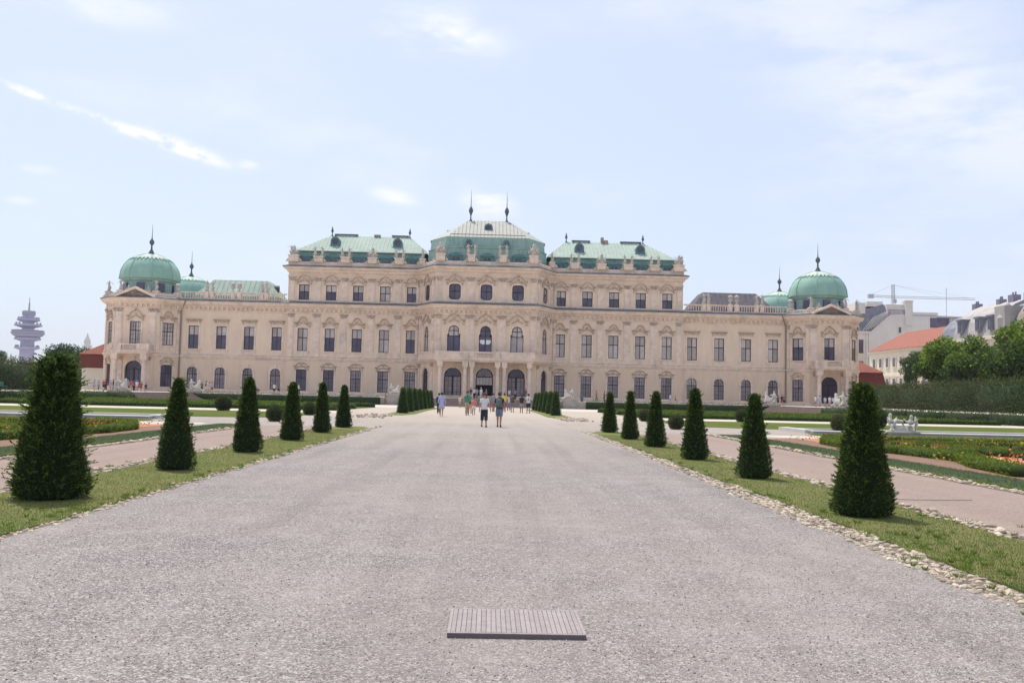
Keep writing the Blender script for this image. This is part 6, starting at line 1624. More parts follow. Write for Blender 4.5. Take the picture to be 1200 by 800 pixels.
# ---------------------------------------------------------------- trees
def tree_mesh(rx, rz, trunk_h, seed, n=7000, leaf=.30, m='leaf', m2='leaf_bright', f2=.15, clumps=26, tr=.22):
    rng = np.random.default_rng(seed); P = []; D = []; L = []; mi = []
    cz = trunk_h + rz * .82
    C_ = unit(rng.normal(size=(clumps, 3))) * (rng.random(clumps)[:, None] ** .33) * np.array([rx, rx, rz]) * .78 + np.array([0, 0, cz])
    per = n // clumps
    for c in C_:
        r = rng.uniform(.20, .36) * (rx + rz) / 2 * 1.1
        d = unit(rng.normal(size=(per, 3))); q = c + d * r * rng.uniform(.55, 1.08, per)[:, None] * np.array([1, 1, .8])
        P.append(q); D.append(unit(d + rng.normal(size=(per, 3)) * .9 + np.array([0, 0, .1]))); L.append(rng.uniform(.5, 1, per) * leaf)
        mi.append((rng.random(per) < f2 * (1.6 if c[2] > cz else .5)).astype(int))  # more of the sunlit leaf colour painted into the upper clumps
    P = np.concatenate(P); D = np.concatenate(D); L = np.concatenate(L); mi = np.concatenate(mi)
    o = tri_cloud('crown', P, D, L, L * .75, [m, m2], None, mi); me = o.data; bpy.data.objects.remove(o)
    mb = MB(); mb.tube([(0, 0, -.1), (tr * .3, 0, trunk_h * .6), (0, 0, trunk_h + rz * .5), (0, tr, trunk_h + rz * 1.2)], [tr, tr * .8, tr * .55, tr * .2], 8)
    for c in C_[:12]:
        mb.tube([(0, 0, trunk_h * .85 + rng.uniform(0, rz * .5)), (c[0] * .5, c[1] * .5, (c[2] + trunk_h) / 2 + .3), tuple(c)], [tr * .4, tr * .25, tr * .08], 5)
    t = mb.build('trunk', 'bark'); tm = t.data; bpy.data.objects.remove(t); return me, tm
def place_tree(ms, x, y, z, label, cat='tree', s=1.0, rz=0, group=None, name='tree'):
    rt = thing(name, label, cat, (x, y, z), rz, group)
    for nm, me in (('crown', ms[0]), ('trunk', ms[1])):
        o = bpy.data.objects.new(nm, me); link(o, rt); o.scale = s if hasattr(s, '__len__') else (s, s, s)
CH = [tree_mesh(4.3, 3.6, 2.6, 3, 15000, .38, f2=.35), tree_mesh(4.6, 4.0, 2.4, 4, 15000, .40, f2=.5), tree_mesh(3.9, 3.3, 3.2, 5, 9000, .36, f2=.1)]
chest = [(67.5, 141, 1.00, 2, 'small dark tree with a bare trunk in front of the red roofed house', .68), (66.8, 131, 1.0, 0, 'broad dark tree standing right of the smallest one behind the tall hedge', .80), (64.0, 124, 1.0, 1, 'tall bright leaved chestnut in front of the grey mansard roof', 1.05),
         (64.5, 117.5, 1.0, 0, 'chestnut between the tall bright one and the two at the photo edge', 1.07), (65.5, 110.5, 1.0, 1, 'bright chestnut at the right edge of the photo', 1.18), (71.5, 104, 1, 0, 'large chestnut mostly outside the right edge', 1.2),
         (72, 126, 1, 0, 'dark tree in the second row behind the bright chestnuts', 1.1), (74, 116, 1, 2, 'dark tree in the second row near the right edge', 1.45)]
for i, (x, y, q, v, lab, s) in enumerate(chest): place_tree(CH[v], x, y, TERR + (2.7 if i < 2 else .3), lab, 'chestnut tree', s, i * 1.3, 'chestnuts behind the right hedge', 'chestnut_tree')
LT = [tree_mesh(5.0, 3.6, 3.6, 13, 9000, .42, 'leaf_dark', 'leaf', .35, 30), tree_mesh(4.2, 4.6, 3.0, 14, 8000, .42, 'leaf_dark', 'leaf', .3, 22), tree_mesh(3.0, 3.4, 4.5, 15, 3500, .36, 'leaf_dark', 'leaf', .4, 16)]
left = [(-118, 200, 2, 1.0, 'spindly young tree at the left edge behind the tall hedge'), (-107, 190, 1, .92, 'dull green tree at the left edge below the telecom tower'), (-111, 205, 2, .85, 'thin tree at the left photo edge beside the telecom tower'), (-86.5, 190, 0, 1.0, 'dense dark tree just right of the telecom tower'),
        (-83, 205, 1, .90, 'dark tree between the telecom tower and the red roof'), (-80, 185, 0, .86, 'round dark tree left of the red tiled annexe'), (-98, 165, 0, .80, 'low dense tree behind the tall left hedge'), (-85, 160, 1, .62, 'low tree behind the biggest yew'), (-82, 235, 1, 1.15, 'tall tree behind the red tiled annexe'), (-113, 175, 0, .85, 'broad tree at the far left behind the tall hedge'), (-122, 215, 1, 1.0, 'tree in the distance at the left photo edge')]
for i, (x, y, v, s, lab) in enumerate(left): place_tree(LT[v], x, y, TERR - .3, lab, 'tree', s, i * .9, 'trees behind the left hedge')
place_tree(LT[1], 79, 168, TERR, 'slim dark conifer beside the right annexe gate', 'conifer', (.28, .28, .7), 0, None, 'conifer')

# ---------------------------------------------------------------- annexes with red roofs
def hip(name, x0, x1, y0, y1, z0, z1, ins, m, parent, dy=None):
    dy = ins if dy is None else dy
    mb = MB(); mb.add([(x0, y0, z0), (x1, y0, z0), (x1, y1, z0), (x0, y1, z0), (x0 + ins, y0 + dy, z1), (x1 - ins, y0 + dy, z1), (x1 - ins, y1 - dy, z1), (x0 + ins, y1 - dy, z1)],
                      [(0, 1, 5, 4), (1, 2, 6, 5), (2, 3, 7, 6), (3, 0, 4, 7), (4, 5, 6, 7), (3, 2, 1, 0)]); return mb.build(name, m, parent)
for sgn, lab in ((-1, 'low annexe with a red tiled roof left of the palace'), (1, 'low annexe with a red tiled roof right of the palace')):
    rt = thing('annexe', lab, 'annexe', (sgn * 68, 165, TERR)); w = 4.6 if sgn < 0 else 4.9
    mb = MB(); mb.box(-w, w, -.2, 9, -1, 3.7); mb.box(-w - .15, w + .15, -.35, 9.1, 3.55, 3.85); mb.build('wall', 'cream', rt)
    hip('lower_roof', -w - .3, w + .3, -.5, 9.3, 3.86, 6.3, .5, 'red_steep', rt)
    o = hip('upper_roof', -w - .1, w + .1, -.25, 9.0, 6.32, 9.0, 4.2, 'red_tile', rt)
    mb = MB()
    for k in range(22):      # tile ribs
        x = -w + 2 * w * k / 21; f = min(1, (x + w) / 4.2, (w - x) / 4.2) if abs(x) < w else 0
        if f > .05: mb.add([(x - .05, -.22, 6.36), (x + .05, -.22, 6.36), (x + .05, -.25 + 4.2 * f, 6.36 + 2.7 * f), (x - .05, -.25 + 4.2 * f, 6.36 + 2.7 * f), (x, -.22, 6.44), (x, -.25 + 4.2 * f, 6.44 + 2.7 * f)], [(0, 4, 5, 3), (4, 1, 2, 5)])
    o = mb.build('tile_rib', 'red_tile', rt); o['kind'] = 'stuff'
    if sgn > 0:
        mb = MB(); mb.box(3.2, 4.5, -.5, -.25, 0, 3.0); mb.build('gate', 'blue_dark', rt) if 'blue_dark' in M else mb.build('gate', mat('blue gate', (.10, .11, .20), .6), rt)
        mb = MB(); mb.box(2.6, 2.9, -.5, -.2, 0, 3.3); mb.build('gate_post', 'white_wall', rt)
# chimney turret behind left annexe, bench, dark clipped arch
rt = thing('chimney_turret', 'pale round turret peeping over the left red roof', 'turret', (-99.8, 230, 0)); mb = MB(); mb.lathe(0, 0, [(1.1, 0), (1.1, 11.3), (1.3, 11.5), (.9, 12), (.7, 13.0), (.2, 14), (.05, 14.6)], 10); mb.build('wall', 'white_wall', rt)
o = box_hedge([(-71.2, 150), (-69, 150), (-66.5, 150)], 2.2, 2.9, 'leaf_dark', dens=60, leaf=.22, name='clipped_hedge', z0=TERR + .35); tag(o, 'dark rounded clipped hedge in front of the left annexe', 'hedge')
rt = thing('garden_bench', 'dark green garden bench in front of the tall left hedge', 'bench', (-54.0, 104, TERR), R(90))
for nm, b in (('seat', (-.9, .9, -.25, .25, .42, .47)), ('backrest', (-.9, .9, .22, .28, .5, .9))):
    mb = MB(); mb.box(*b); mb.build(nm, 'bench_green', rt)
for x in (-.75, .75):
    for y in (-.2, .2): mb = MB(); mb.box(x - .03, x + .03, y - .03, y + .03, 0, .42); mb.build('leg', 'bench_green', rt)

# ---------------------------------------------------------------- telecom tower
rt = thing('telecom_tower', 'haze-tinted violet concrete telecom tower with stacked platforms far behind the trees', 'tower', (-832, 1660, 0))
mb = MB(); mb.lathe(0, 0, [(13, 0), (12, 60), (9.5, 112), (9.5, 124)], 16); mb.build('shaft', 'tower', rt)
for z, r, h in ((66, 21, 3.5), (82, 22, 4), (106.5, 23, 4), (116.5, 19, 3.5)):
    mb = MB(); mb.lathe(0, 0, [(9, z - 5), (r, z - 1), (r, z + h * .4), (r - 2, z + h * .45), (9, z + h * .5)], 20)
    o = mb.build('platform', 'tower', rt); mb = MB()
    for k in range(12): a = k * math.pi / 6 + z; mb.box(r * .86 * math.cos(a) - 1.2, r * .86 * math.cos(a) + 1.2, r * .86 * math.sin(a) - 1, r * .86 * math.sin(a) + 1, z + h * .4, z + h * .4 + 3.5)
    mb.build('antenna', 'tower_dark', o)
for z, r, m in ((88, 25, 'tower'), (91, 27.5, 'tower_dark'), (93, 27.5, 'tower'), (96, 26.8, 'tower_dark')):
    mb = MB(); mb.lathe(0, 0, [(r - 6, z - 2.5), (r, z), (r, z + 1.6), (r - 4, z + 2.2)], 24); mb.build('drum', m, rt)
mb = MB(); mb.lathe(0, 0, [(10.5, 124), (11, 126), (11, 132), (9.5, 133)], 16); mb.build('cabin', 'tower_dark', rt)
mb = MB(); mb.lathe(0, 0, [(1.6, 133), (1.2, 147), (.7, 148), (.4, 157)], 8); mb.build('mast', 'tower_dark', rt)

# ---------------------------------------------------------------- houses behind on the right
def windows_row(parent, x, y0, y1, n, z, w, h, m='glass_dark', axis='y', out=-.06):
    me = cached(('bw', w, h, axis), lambda q: (q.box(-.05, .12, -w / 2, w / 2, 0, h) if axis == 'y' else q.box(-w / 2, w / 2, -.05, .12, 0, h)), 'window', m)
    fr = cached(('bf', w, h, axis), lambda q: [q.box(-.12, .1, s * w / 2 - (.18 if s < 0 else 0), s * w / 2 + (.18 if s > 0 else 0), -.15, h + .2) for s in (-1, 1)] + [q.box(-.16, .1, -w / 2, w / 2, -.22, -.003), q.box(-.11, .1, -w / 2, w / 2, h + .003, h + .2)] if axis == 'y'
                else [q.box(s * w / 2 - (.18 if s < 0 else 0), s * w / 2 + (.18 if s > 0 else 0), -.12, .1, -.15, h + .2) for s in (-1, 1)] + [q.box(-w / 2, w / 2, -.16, .1, -.22, -.003), q.box(-w / 2, w / 2, -.11, .1, h + .003, h + .2)], 'frame', 'cream')
    for k in range(n):
        t = (k + .5) / n; o = bpy.data.objects.new('window', me); o.location = (x + out, y0 + (y1 - y0) * t, z) if axis == 'y' else (y0 + (y1 - y0) * t, x + out, z); link(o, parent); sub('frame', fr, o)
# long cream house, front faces the garden (towards -X)
rt = thing('cream_house', 'cream house with a bright red tiled roof and rows of small windows behind the trees', 'house', (86.5, 188, 0))
mb = MB(); mb.box(0, 12, -17, 15.5, 0, 12.6); mb.box(-.35, 12.2, -17.1, 15.6, 12.6, 13.15); mb.box(-.15, .0, -16.9, 15.4, 7.3, 7.8); mb.build('wall', 'cream', rt)
mb = MB(); mb.add([(-.6, -17.2, 13.1), (12.6, -17.2, 13.1), (12.6, 15.6, 13.1), (-.6, 15.6, 13.1), (5.6, -17.2, 17.3), (5.6, 9.5, 17.3)], [(0, 1, 4), (0, 4, 5, 3), (1, 2, 5, 4), (3, 5, 2), (3, 2, 1, 0)]); mb.build('roof', 'red_tile', rt)
windows_row(rt, 0, -15.5, 14.5, 9, 9.4, 1.35, 1.9); windows_row(rt, 0, -15.5, 14.5, 9, 4.5, 1.4, 2.4)
windows_row(rt, 0, -15.5, 14.5, 9, 1.2, 1.4, 1.7)
# white block with firewall
rt = thing('white_apartment_block', 'tall pale apartment block with a blind firewall, chimney and rooftop terrace', 'building', (99, 211, 0))
mb = MB(); mb.prism([(-9.6, 0), (14.5, 0), (14.5, 20.5), (13, 22.4), (-.6, 22.6), (-4.5, 22.4), (-9.0, 18.4), (-9.6, 18.2)], 0, 14); mb.build('wall', 'white_wall', rt)
mb = MB(); mb.box(-1.0, .75, -.3, 1.4, 20, 25.6); mb.box(-1.15, .9, -.45, 1.5, 25.6, 25.85); mb.build('chimney', 'white_wall', rt)
mb = MB(); mb.box(-13.4, -9.62, .3, 14, 0, 17.9); mb.box(-13.8, -9.4, -.1, 14, 17.9, 18.4)
for q in (-13.2, -10.1): mb.box(q, q + .4, .05, .3, 0, 17.9)
mb.box(-13.4, -9.7, .0, .3, 12.2, 12.6); mb.build('side_wing', 'white_wall', rt)
windows_row(rt, .3 , -12.8, -10.2, 1, 13.2, 1.5, 3.2, axis='x'); windows_row(rt, .3, -12.8, -10.2, 1, 8.2, 1.5, 3.2, axis='x'); windows_row(rt, 0, -2.6, -1.9, 1, 18.2, .6, 1.3, axis='x')
mb = MB()
vs = [(-13.9, .1, 18.42), (-9.3, .1, 18.42), (-4.4, .1, 22.6), (-5.5, 1.5, 25.0), (-12.2, 1.5, 23.0), (-13.4, 1, 21)]
mb.add([(a, b, c) for a, b, c in vs] + [(a, 13, c) for a, b, c in vs], [(0, 1, 2, 3, 4, 5), (5, 4, 10, 11), (4, 3, 9, 10), (3, 2, 8, 9)]); mb.build('mansard', 'blue_roof', rt)
mb = MB()
for k in range(8): x = -9.3 + k * .62; mb.tube([(x - 1.6, .0, 18.6 + max(0, k - 1) * .25), (x + 1.0, .0, 21.8 + k * .3)], .09, 4)
mb.build('roof_bar', 'white_wall', rt)
mb = MB(); mb.box(-12.6, -10.2, .5, 6, 22.6, 25.1); mb.box(-5.2, -.9, .4, 7, 22.5, 24.9); mb.box(-9.3, -5.6, 1.5, 6, 24.4, 25.6); mb.build('rooftop_room', 'white_wall', rt)
mb = MB()
for k in range(16): x = -5.0 + k * .3; mb.box(x, x + .05, -.1, -.05, 22.6, 23.6)
mb.box(-5.1, -.4, -.12, -.03, 23.5, 23.6); mb.box(.9, 6.4, -.1, .1, 22.4, 22.5)
for k in range(22): x = 6.6 + k * .33; mb.box(x, x + .05, -.1, -.05, 20.8, 22.1)
mb.box(6.5, 13.8, -.12, -.03, 22.0, 22.12); mb.build('roof_railing', 'tower_dark', rt)
mb = MB(); mb.box(1.0, 7.0, .3, 9, 22.0, 23.2); mb.box(7.2, 13.9, 2, 10, 20.5, 22.6); mb.build('rooftop_room', 'white_wall', rt)
mb = MB(); mb.box(5.0, 9.5, -.1, .1, 19.6, 21.9); mb.build('ribbon_window', 'glass_dark', rt)
mb = MB(); mb.tube([(10.4, 3, 22), (10.4, 3, 29.5)], .07, 4); mb.build('aerial', 'crane', rt)
# long grey mansard building
rt = thing('grey_mansard_building', 'long grey building with curved mansard roof, dormers and chimneys at the right edge', 'building', (86.5, 145, 0))
mb = MB(); mb.box(0, 14, -45, 25.8, 0, 13.0); mb.box(-.5, 14, -45, 25.9, 13.0, 13.6); mb.build('wall', 'cream', rt)
windows_row(rt, 0, -44, 25, 20, 8.8, 1.4, 2.3); windows_row(rt, 0, -44, 25, 20, 4.2, 1.4, 2.6)
prof = [(-.3, 13.62), (-.1, 14.8), (.5, 16.4), (1.5, 17.8), (3.0, 19.0), (5.0, 19.9), (8, 20.2)]
def mans(y0, y1, m, dz=0, nm='mansard'):
    vs = [(a, y0, c + dz * (c - 13.6) / 6.6) for a, c in prof] + [(a, y1, c + dz * (c - 13.6) / 6.6) for a, c in prof]; k = len(prof)
    mb = MB(); mb.add(vs, [(i, i + 1, k + i + 1, k + i) for i in range(k - 1)] + [tuple(range(k)), tuple(range(2 * k - 1, k - 1, -1))]); return mb.build(nm, m, rt)
mans(21, 25.8, 'blue_roof', -1.2); mans(6.5, 20.9, 'grey_roof'); mans(1.5, 6.4, 'blue_roof', -.6); mans(-18, 1.4, 'brown_roof', .6); mans(-45, -18.1, 'grey_roof', .4)
for y in (18, 12, 8, -3, -8, -13, -24, -30):
    mb = MB(); mb.box(-.6, 2.4, -.75, .75, 14.6, 16.8); mb.box(-.8, 2.4, -.95, .95, 16.8, 17.1); o = mb.build('dormer', 'blue_roof', rt, loc=(0, y, 0)); mb = MB(); mb.box(-.66, -.61, -.5, .5, 14.9, 16.5); mb.build('pane', 'glass_dark', o)
for y, w, h in ((22, 1.2, 1.6), (14, 1.0, 1.7), (10, 1.6, 2.3), (4.5, 3.2, 2.2), (-4, 1.4, 2.2), (-11, 1.4, 2.4), (-16, 1.0, 2.2), (-24, 2.0, 2.4)):
    mb = MB(); mb.box(4.2, 5.6, y - w / 2, y + w / 2, 19, 19.5 + h * .6)
    for k in range(2): mb.tube([(4.9, y - w / 4 + k * w / 2, 19.5 + h * .6), (4.9, y - w / 4 + k * w / 2, 20.0 + h * .6)], .14, 6)
    mb.build('chimney', 'tower_dark', rt)
mb = MB(); mb.box(-1.2, 2, 2.4, 5.4, 13.6, 18.2); mb.lathe(.2, 3.9, [(1.7, 13.6), (1.75, 16.2), (1.3, 17), (.9, 17.6), (.3, 18.6)], 10); mb.build('turret', 'grey_roof', rt)
# glass dome
rt = thing('glass_dome', 'white ribbed glass roof dome cut by the right photo edge', 'dome', (90, 133, 18.0)); n = 16
mb = MB()
for k in range(n):
    a = 2 * math.pi * k / n; mb.tube([(6.0 * math.cos(t) * math.cos(a), 6.0 * math.cos(t) * math.sin(a), 4.4 * math.sin(t)) for t in [i * math.pi / 2 / 6 for i in range(7)]], .10, 4)
for t in (.02, .4, .8, 1.15): mb.tube([(6 * math.cos(t) * math.cos(2 * math.pi * k / 24), 6 * math.cos(t) * math.sin(2 * math.pi * k / 24), 4.4 * math.sin(t)) for k in range(25)], .09, 4)
mb.build('rib', 'white_wall', rt)
mb = MB(); mb.lathe(0, 0, [(5.85 * math.cos(t), 4.25 * math.sin(t)) for t in (0, .3, .6, .9, 1.2, 1.5)], 16); mb.build('glazing', 'glass_light', rt)
# crane
rt = thing('tower_crane', 'thin grey tower crane with a long jib above the roofs on the right', 'crane', (179.9, 400, 0))
def lattice(mb, a, b, w, n, r=.10):
    a = Vector(a); b = Vector(b); d = (b - a).normalized(); u = d.cross(Vector((0, 1, 0))) if abs(d.y) < .9 else Vector((1, 0, 0)); u.normalize(); v = d.cross(u)
    cs = [u * w / 2 * i + v * w / 2 * j for i, j in ((1, 1), (1, -1), (-1, -1), (-1, 1))]
    for c in cs: mb.tube([a + c, b + c], r, 4)
    for k in range(n):
        p = a.lerp(b, k / n); q = a.lerp(b, (k + 1) / n)
        for i in range(4): mb.tube([p + cs[i], q + cs[(i + 1) % 4]], r * .6, 3)
mb = MB(); lattice(mb, (0, 0, 0), (0, 0, 48), 1.3, 24, .09); mb.build('mast', 'crane', rt)
mb = MB(); lattice(mb, (0, 0, 49), (37, 0, 49), 0.8, 26, .07); mb.build('jib', 'crane', rt)
mb = MB(); lattice(mb, (0, 0, 49), (-11, 0, 49.3), 0.8, 8, .08); o = mb.build('counter_jib', 'crane', rt); mb = MB(); mb.box(-11.4, -9, -.6, .6, 48.2, 50.0); mb.build('counterweight', 'crane', o)
mb = MB(); lattice(mb, (0, 0, 48), (-.2, 0, 54.6), 1.0, 5, .12); mb.box(-.1, 1.2, -.7, .7, 46.3, 48.0); mb.build('tower_head', 'crane', rt)
mb = MB(); mb.tube([(-.2, 0, 54.4), (20, 0, 49.9)], .06, 3); mb.tube([(-.2, 0, 54.4), (34, 0, 49.5)], .05, 3); mb.tube([(-.2, 0, 54.4), (-10, 0, 49.8)], .05, 3); mb.build('tie_rope', 'crane', rt)

# ---------------------------------------------------------------- people
T = TERR + .01
Wh = (.72, .72, .72); Dk = (.03, .03, .045)
person('woman in a white t-shirt and navy knee length trousers walking hand in hand towards us', .60, 44.6, .004, 1.68, 5, Wh, (.035, .04, .07), hair=(.12, .04, .025), legs='capri', arms=((.16, .05), (.30, .1)), bend=(.2, .1), fingers=True, stride=.07, extra=('shades',), long_hair=True, skin=(.50, .26, .20))
person('man with a grey green backpack and blue grey shorts walking hand in hand', 1.34, 44.9, .004, 1.74, 172, (.05, .05, .07), (.20, .25, .32), hair=(.06, .05, .04), legs='shorts', arms=((.18, .05), (.30, .1)), bend=(.2, .1), fingers=True, stride=.05, extra=('pack',), skin=(.42, .22, .17))
person('person in a long pale blue tunic over black trousers near the left inner yews', -2.43, 63.0, .004, 1.68, 178, (.42, .44, .68), (.42, .44, .68), hair=Dk, legs='skirt', sleeve='long', stride=.03, shoes=Wh)
person('person in dark clothes beside the one in the pale blue tunic', -3.1, 72, .004, 1.62, 180, Dk, Dk, hair=Dk, legs='trousers', sleeve='long')
person('man in a green polo shirt and beige trousers with a black shoulder bag', -.78, 68.4, .004, 1.82, 8, (.07, .30, .20), (.45, .34, .25), hair=(.02, .015, .015), legs='trousers', extra=('bag', 'shades'), skin=(.30, .17, .12), stride=.06)
person('child in orange clothes behind the man in green', -.62, 76, .004, 1.35, 10, (.75, .30, .06), (.75, .30, .06), legs='skirt')
person('girl in a white dress with a pink top walking beside the man in green', -.33, 70.2, .004, 1.32, 0, (.65, .25, .25), Wh, legs='skirt', hair=(.10, .05, .03), skin=(.5, .28, .22))
person('person in a grey shirt seen between the hand holding couple', 1.25, 86.7, gz(86), 1.74, 180, (.25, .28, .32), (.30, .18, .13), hair=(.1, .08, .06), legs='shorts')
person('man in a yellow shirt behind the man with the backpack', 2.35, 90, gz(90), 1.80, 180, (.80, .62, .05), (.3, .1, .1), hair=Dk, legs='shorts', skin=(.30, .17, .12))
person('person in pale lilac just right of the one in yellow', 2.95, 97, gz(97), 1.68, 190, (.62, .55, .70), (.25, .22, .3), hair=(.1, .06, .05), legs='trousers')
person('man in dark olive with a backpack and denim shorts walking to the palace', 3.0, 84.2, gz(84), 1.76, 180, (.09, .09, .05), (.18, .22, .30), legs='shorts', extra=('pack_green',), hair=(.10, .08, .05), shoes=Dk)
person('person in a black shirt and pale shorts beside the white t-shirt', 3.77, 82.3, gz(82), 1.68, 178, (.03, .03, .04), (.35, .36, .34), legs='shorts', skin=(.25, .13, .1), hair=(.06, .03, .03))
person('man in a white t-shirt with a blue printed badge and navy shorts', 4.36, 81.8, gz(81), 1.76, 182, Wh, (.03, .035, .08), legs='shorts', extra=('print',), skin=(.42, .25, .2), hair=Dk)
person('woman in a cream top carrying an olive bag at the foot of the central steps', -2.9, 118, gz(118), 1.60, 20, (.70, .62, .50), (.45, .38, .30), legs='skirt', hair=(.35, .2, .12))
person('child crouching figure in olive beside the woman with the olive bag', -2.5, 119, gz(119), 1.1, 100, (.16, .15, .08), (.35, .3, .25), legs='shorts', hair=(.3, .18, .1))
def crowd(rows, grp):
    for lab, px, y, h, face, top, bot, kw in rows:
        kw = dict(kw); z = kw.pop('z', T)
        person(lab, px, y, z, h, face, top, bot, group=grp, **kw)
def pxx(px, Y): return 0.81 + (px - 600) / 1068.2 * Y + 0.0239 * Y
def X_(px, Y, py=455): # pixel column to the plane at distance Y
    x, y = px - 600, py - 400; c, s = math.cos(-ROLL), math.sin(-ROLL); x2 = x * c - y * s
    return 0.81 + Y * math.tan(math.atan2(x2, 1068.2 * math.cos(PITCH)) + YAW)
Rd = (.45, .06, .06); Bl = (.04, .08, .35); Gy = (.25, .25, .28); Pk = (.6, .35, .35); Bn = (.20, .12, .08); LB = (.40, .48, .68)
crowd([
 ('visitor in a dark shirt on the central steps left of the open door', X_(552, 138), 138, 1.70, 180, Dk, Gy, dict(hair=Dk)),
 ('visitor in a white shirt beside the left column of the open door', X_(556, 142), 142, 1.74, 180, Wh, Dk, dict(legs='trousers', hair=Dk)),
 ('visitor in pale grey at the open central door', X_(559, 144), 144, 1.68, 20, (.5, .5, .52), Gy, dict(legs='trousers')),
 ('visitor in white clothes and a white hat before the open central door', X_(564, 141), 141, 1.76, 0, Wh, (.6, .6, .58), dict(legs='trousers', hat=(.75, .75, .72))),
 ('visitor in a light shirt in front of the right arched door', X_(597, 141), 141, 1.66, 180, (.6, .6, .65), Gy, dict()),
 ('visitor in violet by the right arched door', X_(604, 144), 144, 1.68, 170, (.3, .25, .4), Dk, dict(legs='trousers')),
 ('visitor in brown right of the right arched door', X_(616, 143), 143, 1.70, 180, Bn, Gy, dict()),
 ('visitor in grey at the top of the central steps', X_(570, 143), 143, 1.70, 90, Gy, Dk, dict(legs='trousers')),
], 'visitors at the central door')
crowd([
 ('visitor with a white hat beside the rounded dark hedge', X_(117, 140), 140, 1.72, 60, (.45, .45, .5), Gy, dict(legs='trousers', hat=(.8, .8, .8))),
 ('visitor in lilac at the left end of the left hedge', X_(112, 138), 138, 1.66, 0, (.4, .38, .5), (.35, .32, .4), dict(legs='skirt')),
 ('visitor in red and black left of the left pavilion portal', X_(123, 140), 140, 1.64, 20, Rd, Dk, dict(hair=Dk)),
 ('visitor in a black top beside the one in red and black', X_(125.5, 141), 141, 1.70, 200, Dk, Dk, dict(legs='trousers', hair=Dk)),
 ('visitor in lilac near the narrow window of the left pavilion', X_(131, 142), 142, 1.62, 0, (.45, .35, .5), Pk, dict(legs='skirt')),
 ('visitor in dark clothes next to the left pavilion sphinx', X_(134, 141), 141, 1.74, 100, Dk, Gy, dict(legs='trousers')),
 ('visitor in teal grey inside the left pavilion portal', X_(151.5, 140), 140, 1.76, 0, (.20, .28, .30), (.15, .15, .2), dict(legs='trousers')),
 ('visitor in a red top and yellowish shorts at the left pavilion portal', X_(155.3, 134), 134, 1.70, 170, (.55, .07, .06), (.50, .30, .10), dict(skin=(.5, .27, .2))),
 ('visitor in a white shirt and an orange hat at the left pavilion portal', X_(161.8, 135), 135, 1.66, 10, Wh, (.6, .35, .3), dict(hat=(.7, .2, .1))),
 ('visitor in dark blue in the left pavilion portal', X_(158.5, 141), 141, 1.70, 180, Bl, Dk, dict(legs='trousers')),
 ('small visitor in red on the left pavilion steps', X_(167, 135), 135, 1.45, 0, Rd, (.35, .08, .08), dict(legs='skirt', hair=Dk)),
 ('seated visitor in black on the left pavilion steps', X_(172.5, 134), 134, 1.66, 0, Dk, Dk, dict(sit=True, z=T - .38, hair=Dk)),
], 'visitors at the left pavilion')
crowd([
 ('visitor in white by the first arched window of the left wing', X_(225.5, 140), 140, 1.62, 90, Wh, Gy, dict()),
 ('visitor in brown behind the left hedge', X_(237.7, 141), 141, 1.66, 180, Bn, Dk, dict(hair=Dk)),
 ('visitor in white carrying a bright blue backpack behind the left hedge', X_(242.7, 139), 139, 1.80, 180, (.65, .7, .75), (.5, .5, .5), dict(extra=('pack',), hair=Dk)),
 ('visitor in pale blue between the blue backpack and the one in pink', X_(246.8, 141), 141, 1.66, 200, LB, (.55, .5, .5), dict()),
 ('visitor in a pink top behind the left hedge', X_(249.6, 140), 140, 1.72, 180, Pk, Bn, dict(hair=Dk)),
 ('visitor in a white top and dark shorts in front of the fourth arched window', X_(322.3, 139), 139, 1.72, 180, (.65, .6, .65), Dk, dict(hair=(.1, .05, .05))),
 ('visitor in dark grey beside the one in the white top', X_(327.6, 139), 139, 1.66, 180, (.15, .13, .16), Dk, dict(hair=Dk)),
 ('visitor in a white t-shirt and dark trousers behind the fourth left yew', X_(350.6, 139), 139, 1.72, 90, Wh, Dk, dict(legs='trousers')),
 ('visitor in mottled grey leaning by the left central pedestal', X_(452.5, 133), 133, 1.72, 60, (.25, .22, .23), Bn, dict(legs='trousers', z=gz(133))),
 ('visitor in brownish red on the right terrace', X_(698.8, 139), 139, 1.70, 90, (.30, .12, .10), Bn, dict(legs='trousers', hair=Dk)),
 ('visitor in dark red walking on the right terrace', X_(708, 140), 140, 1.68, 270, (.22, .08, .08), Dk, dict(legs='trousers', hair=Dk)),
 ('visitor in white and blue beside the one in red on the right terrace', X_(785, 139), 139, 1.50, 90, (.55, .6, .75), (.2, .3, .55), dict()),
 ('stooping visitor in bright red behind the right hedge', X_(791, 139), 139, 1.28, 60, (.65, .09, .06), Rd, dict(sit=True, z=T - .1)),
 ('visitor in dark red near the last arched window of the right wing', X_(896.5, 139), 139, 1.72, 180, (.30, .05, .05), Dk, dict(legs='trousers', hair=Dk)),
 ('visitor in olive near the right pavilion downpipe', X_(911, 140), 140, 1.6, 180, (.12, .09, .06), Dk, dict(hair=Dk)),
 ('visitor in a black shirt left of the right pavilion sphinx', X_(915.5, 140), 140, 1.74, 0, Dk, Bn, dict(hair=Dk)),
 ('visitor in brown close to the right pavilion sphinx', X_(918, 141), 141, 1.70, 0, Bn, Dk, dict(hair=Dk)),
], 'visitors on the terrace')
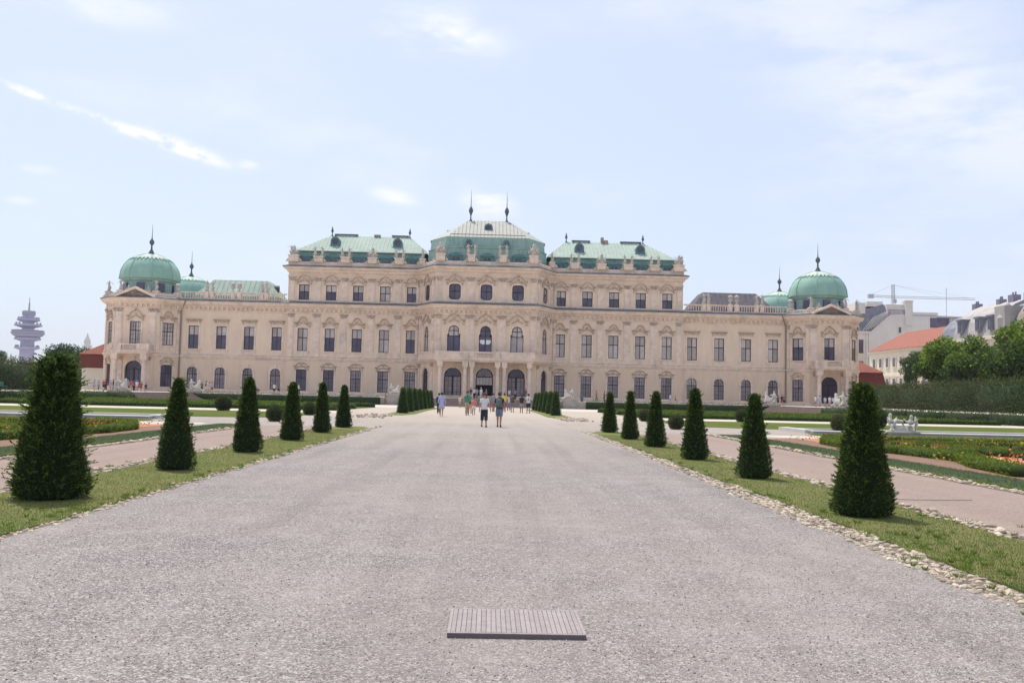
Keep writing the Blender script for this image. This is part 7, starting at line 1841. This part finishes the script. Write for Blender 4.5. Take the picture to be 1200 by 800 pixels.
crowd([
 ('visitor in a white top left of the right pavilion portal, leftmost of the group', X_(955, 137), 137, 1.76, 90, Wh, Gy, dict(hair=Bn)),
 ('visitor in light blue next to the leftmost one at the right pavilion', X_(959.8, 137), 137, 1.72, 180, LB, (.35, .4, .55), dict(hair=Dk)),
 ('visitor in pale blue inside the right pavilion portal', X_(966, 138), 138, 1.62, 180, (.5, .55, .7), Gy, dict()),
 ('visitor in a white shirt inside the right pavilion portal', X_(971.3, 138), 138, 1.72, 0, Wh, (.4, .4, .5), dict(hair=Dk)),
 ('visitor in off white beside the near sphinx of the right pavilion', X_(975.4, 139), 139, 1.64, 180, (.6, .6, .65), Dk, dict(hair=Dk)),
 ('visitor in dark clothes behind the near sphinx of the right pavilion', X_(988, 138), 138, 1.64, 180, (.12, .12, .2), Dk, dict()),
], 'visitors at the right pavilion')
person('person in a white jacket by the blue gate of the right annexe', X_(1029, 152, 470), 152, T, 1.72, 60, Wh, Dk, legs='trousers', sleeve='long', group='people on the raised walk')
person('person in a white shirt sitting on the raised walk before the tall right hedge', X_(1126, 112, 474), 112, T - .38, 1.7, -60, (.6, .62, .62), Dk, sit=True, group='people on the raised walk')
person('person in pink and lilac sitting at the right edge of the photo', X_(1193, 100, 477), 100, T - .36, 1.7, -60, (.50, .30, .38), (.45, .35, .50), sit=True, group='people on the raised walk')
person('person in dark clothes standing beside the seated one at the right edge', X_(1199, 101, 477), 101, T, 1.68, 180, Dk, Bn, legs='trousers', group='people on the raised walk')
rt = thing('litter_bin', 'small dark litter bin left of the right hedge below the palace', 'bin', (14.75, 136.6, TERR)); mb = MB(); mb.lathe(0, 0, [(.2, 0), (.26, .7), (.28, .72), (.28, .78), (.2, .8)], 10); mb.build('drum', 'bronze', rt)
# ---------------------------------------------------------------- haze
hz = MB(); hz.box(-1500, 1500, -60, 2200, -1.5, 175); ho = hz.build('haze', [])
hm = bpy.data.materials.new('haze air'); hm.use_nodes = True; n, l = hm.node_tree.nodes, hm.node_tree.links
n.remove(n['Principled BSDF']); pv_ = n.new('ShaderNodeVolumePrincipled'); pv_.inputs['Density'].default_value = HAZE; pv_.inputs['Color'].default_value = (.80, .86, 1.0, 1); pv_.inputs['Anisotropy'].default_value = 0.2
l.new(pv_.outputs[0], n['Material Output'].inputs['Volume']); ho.data.materials.append(hm); tag(ho, 'thin pale summer haze over the garden and the far roofs', 'haze', kind='stuff')
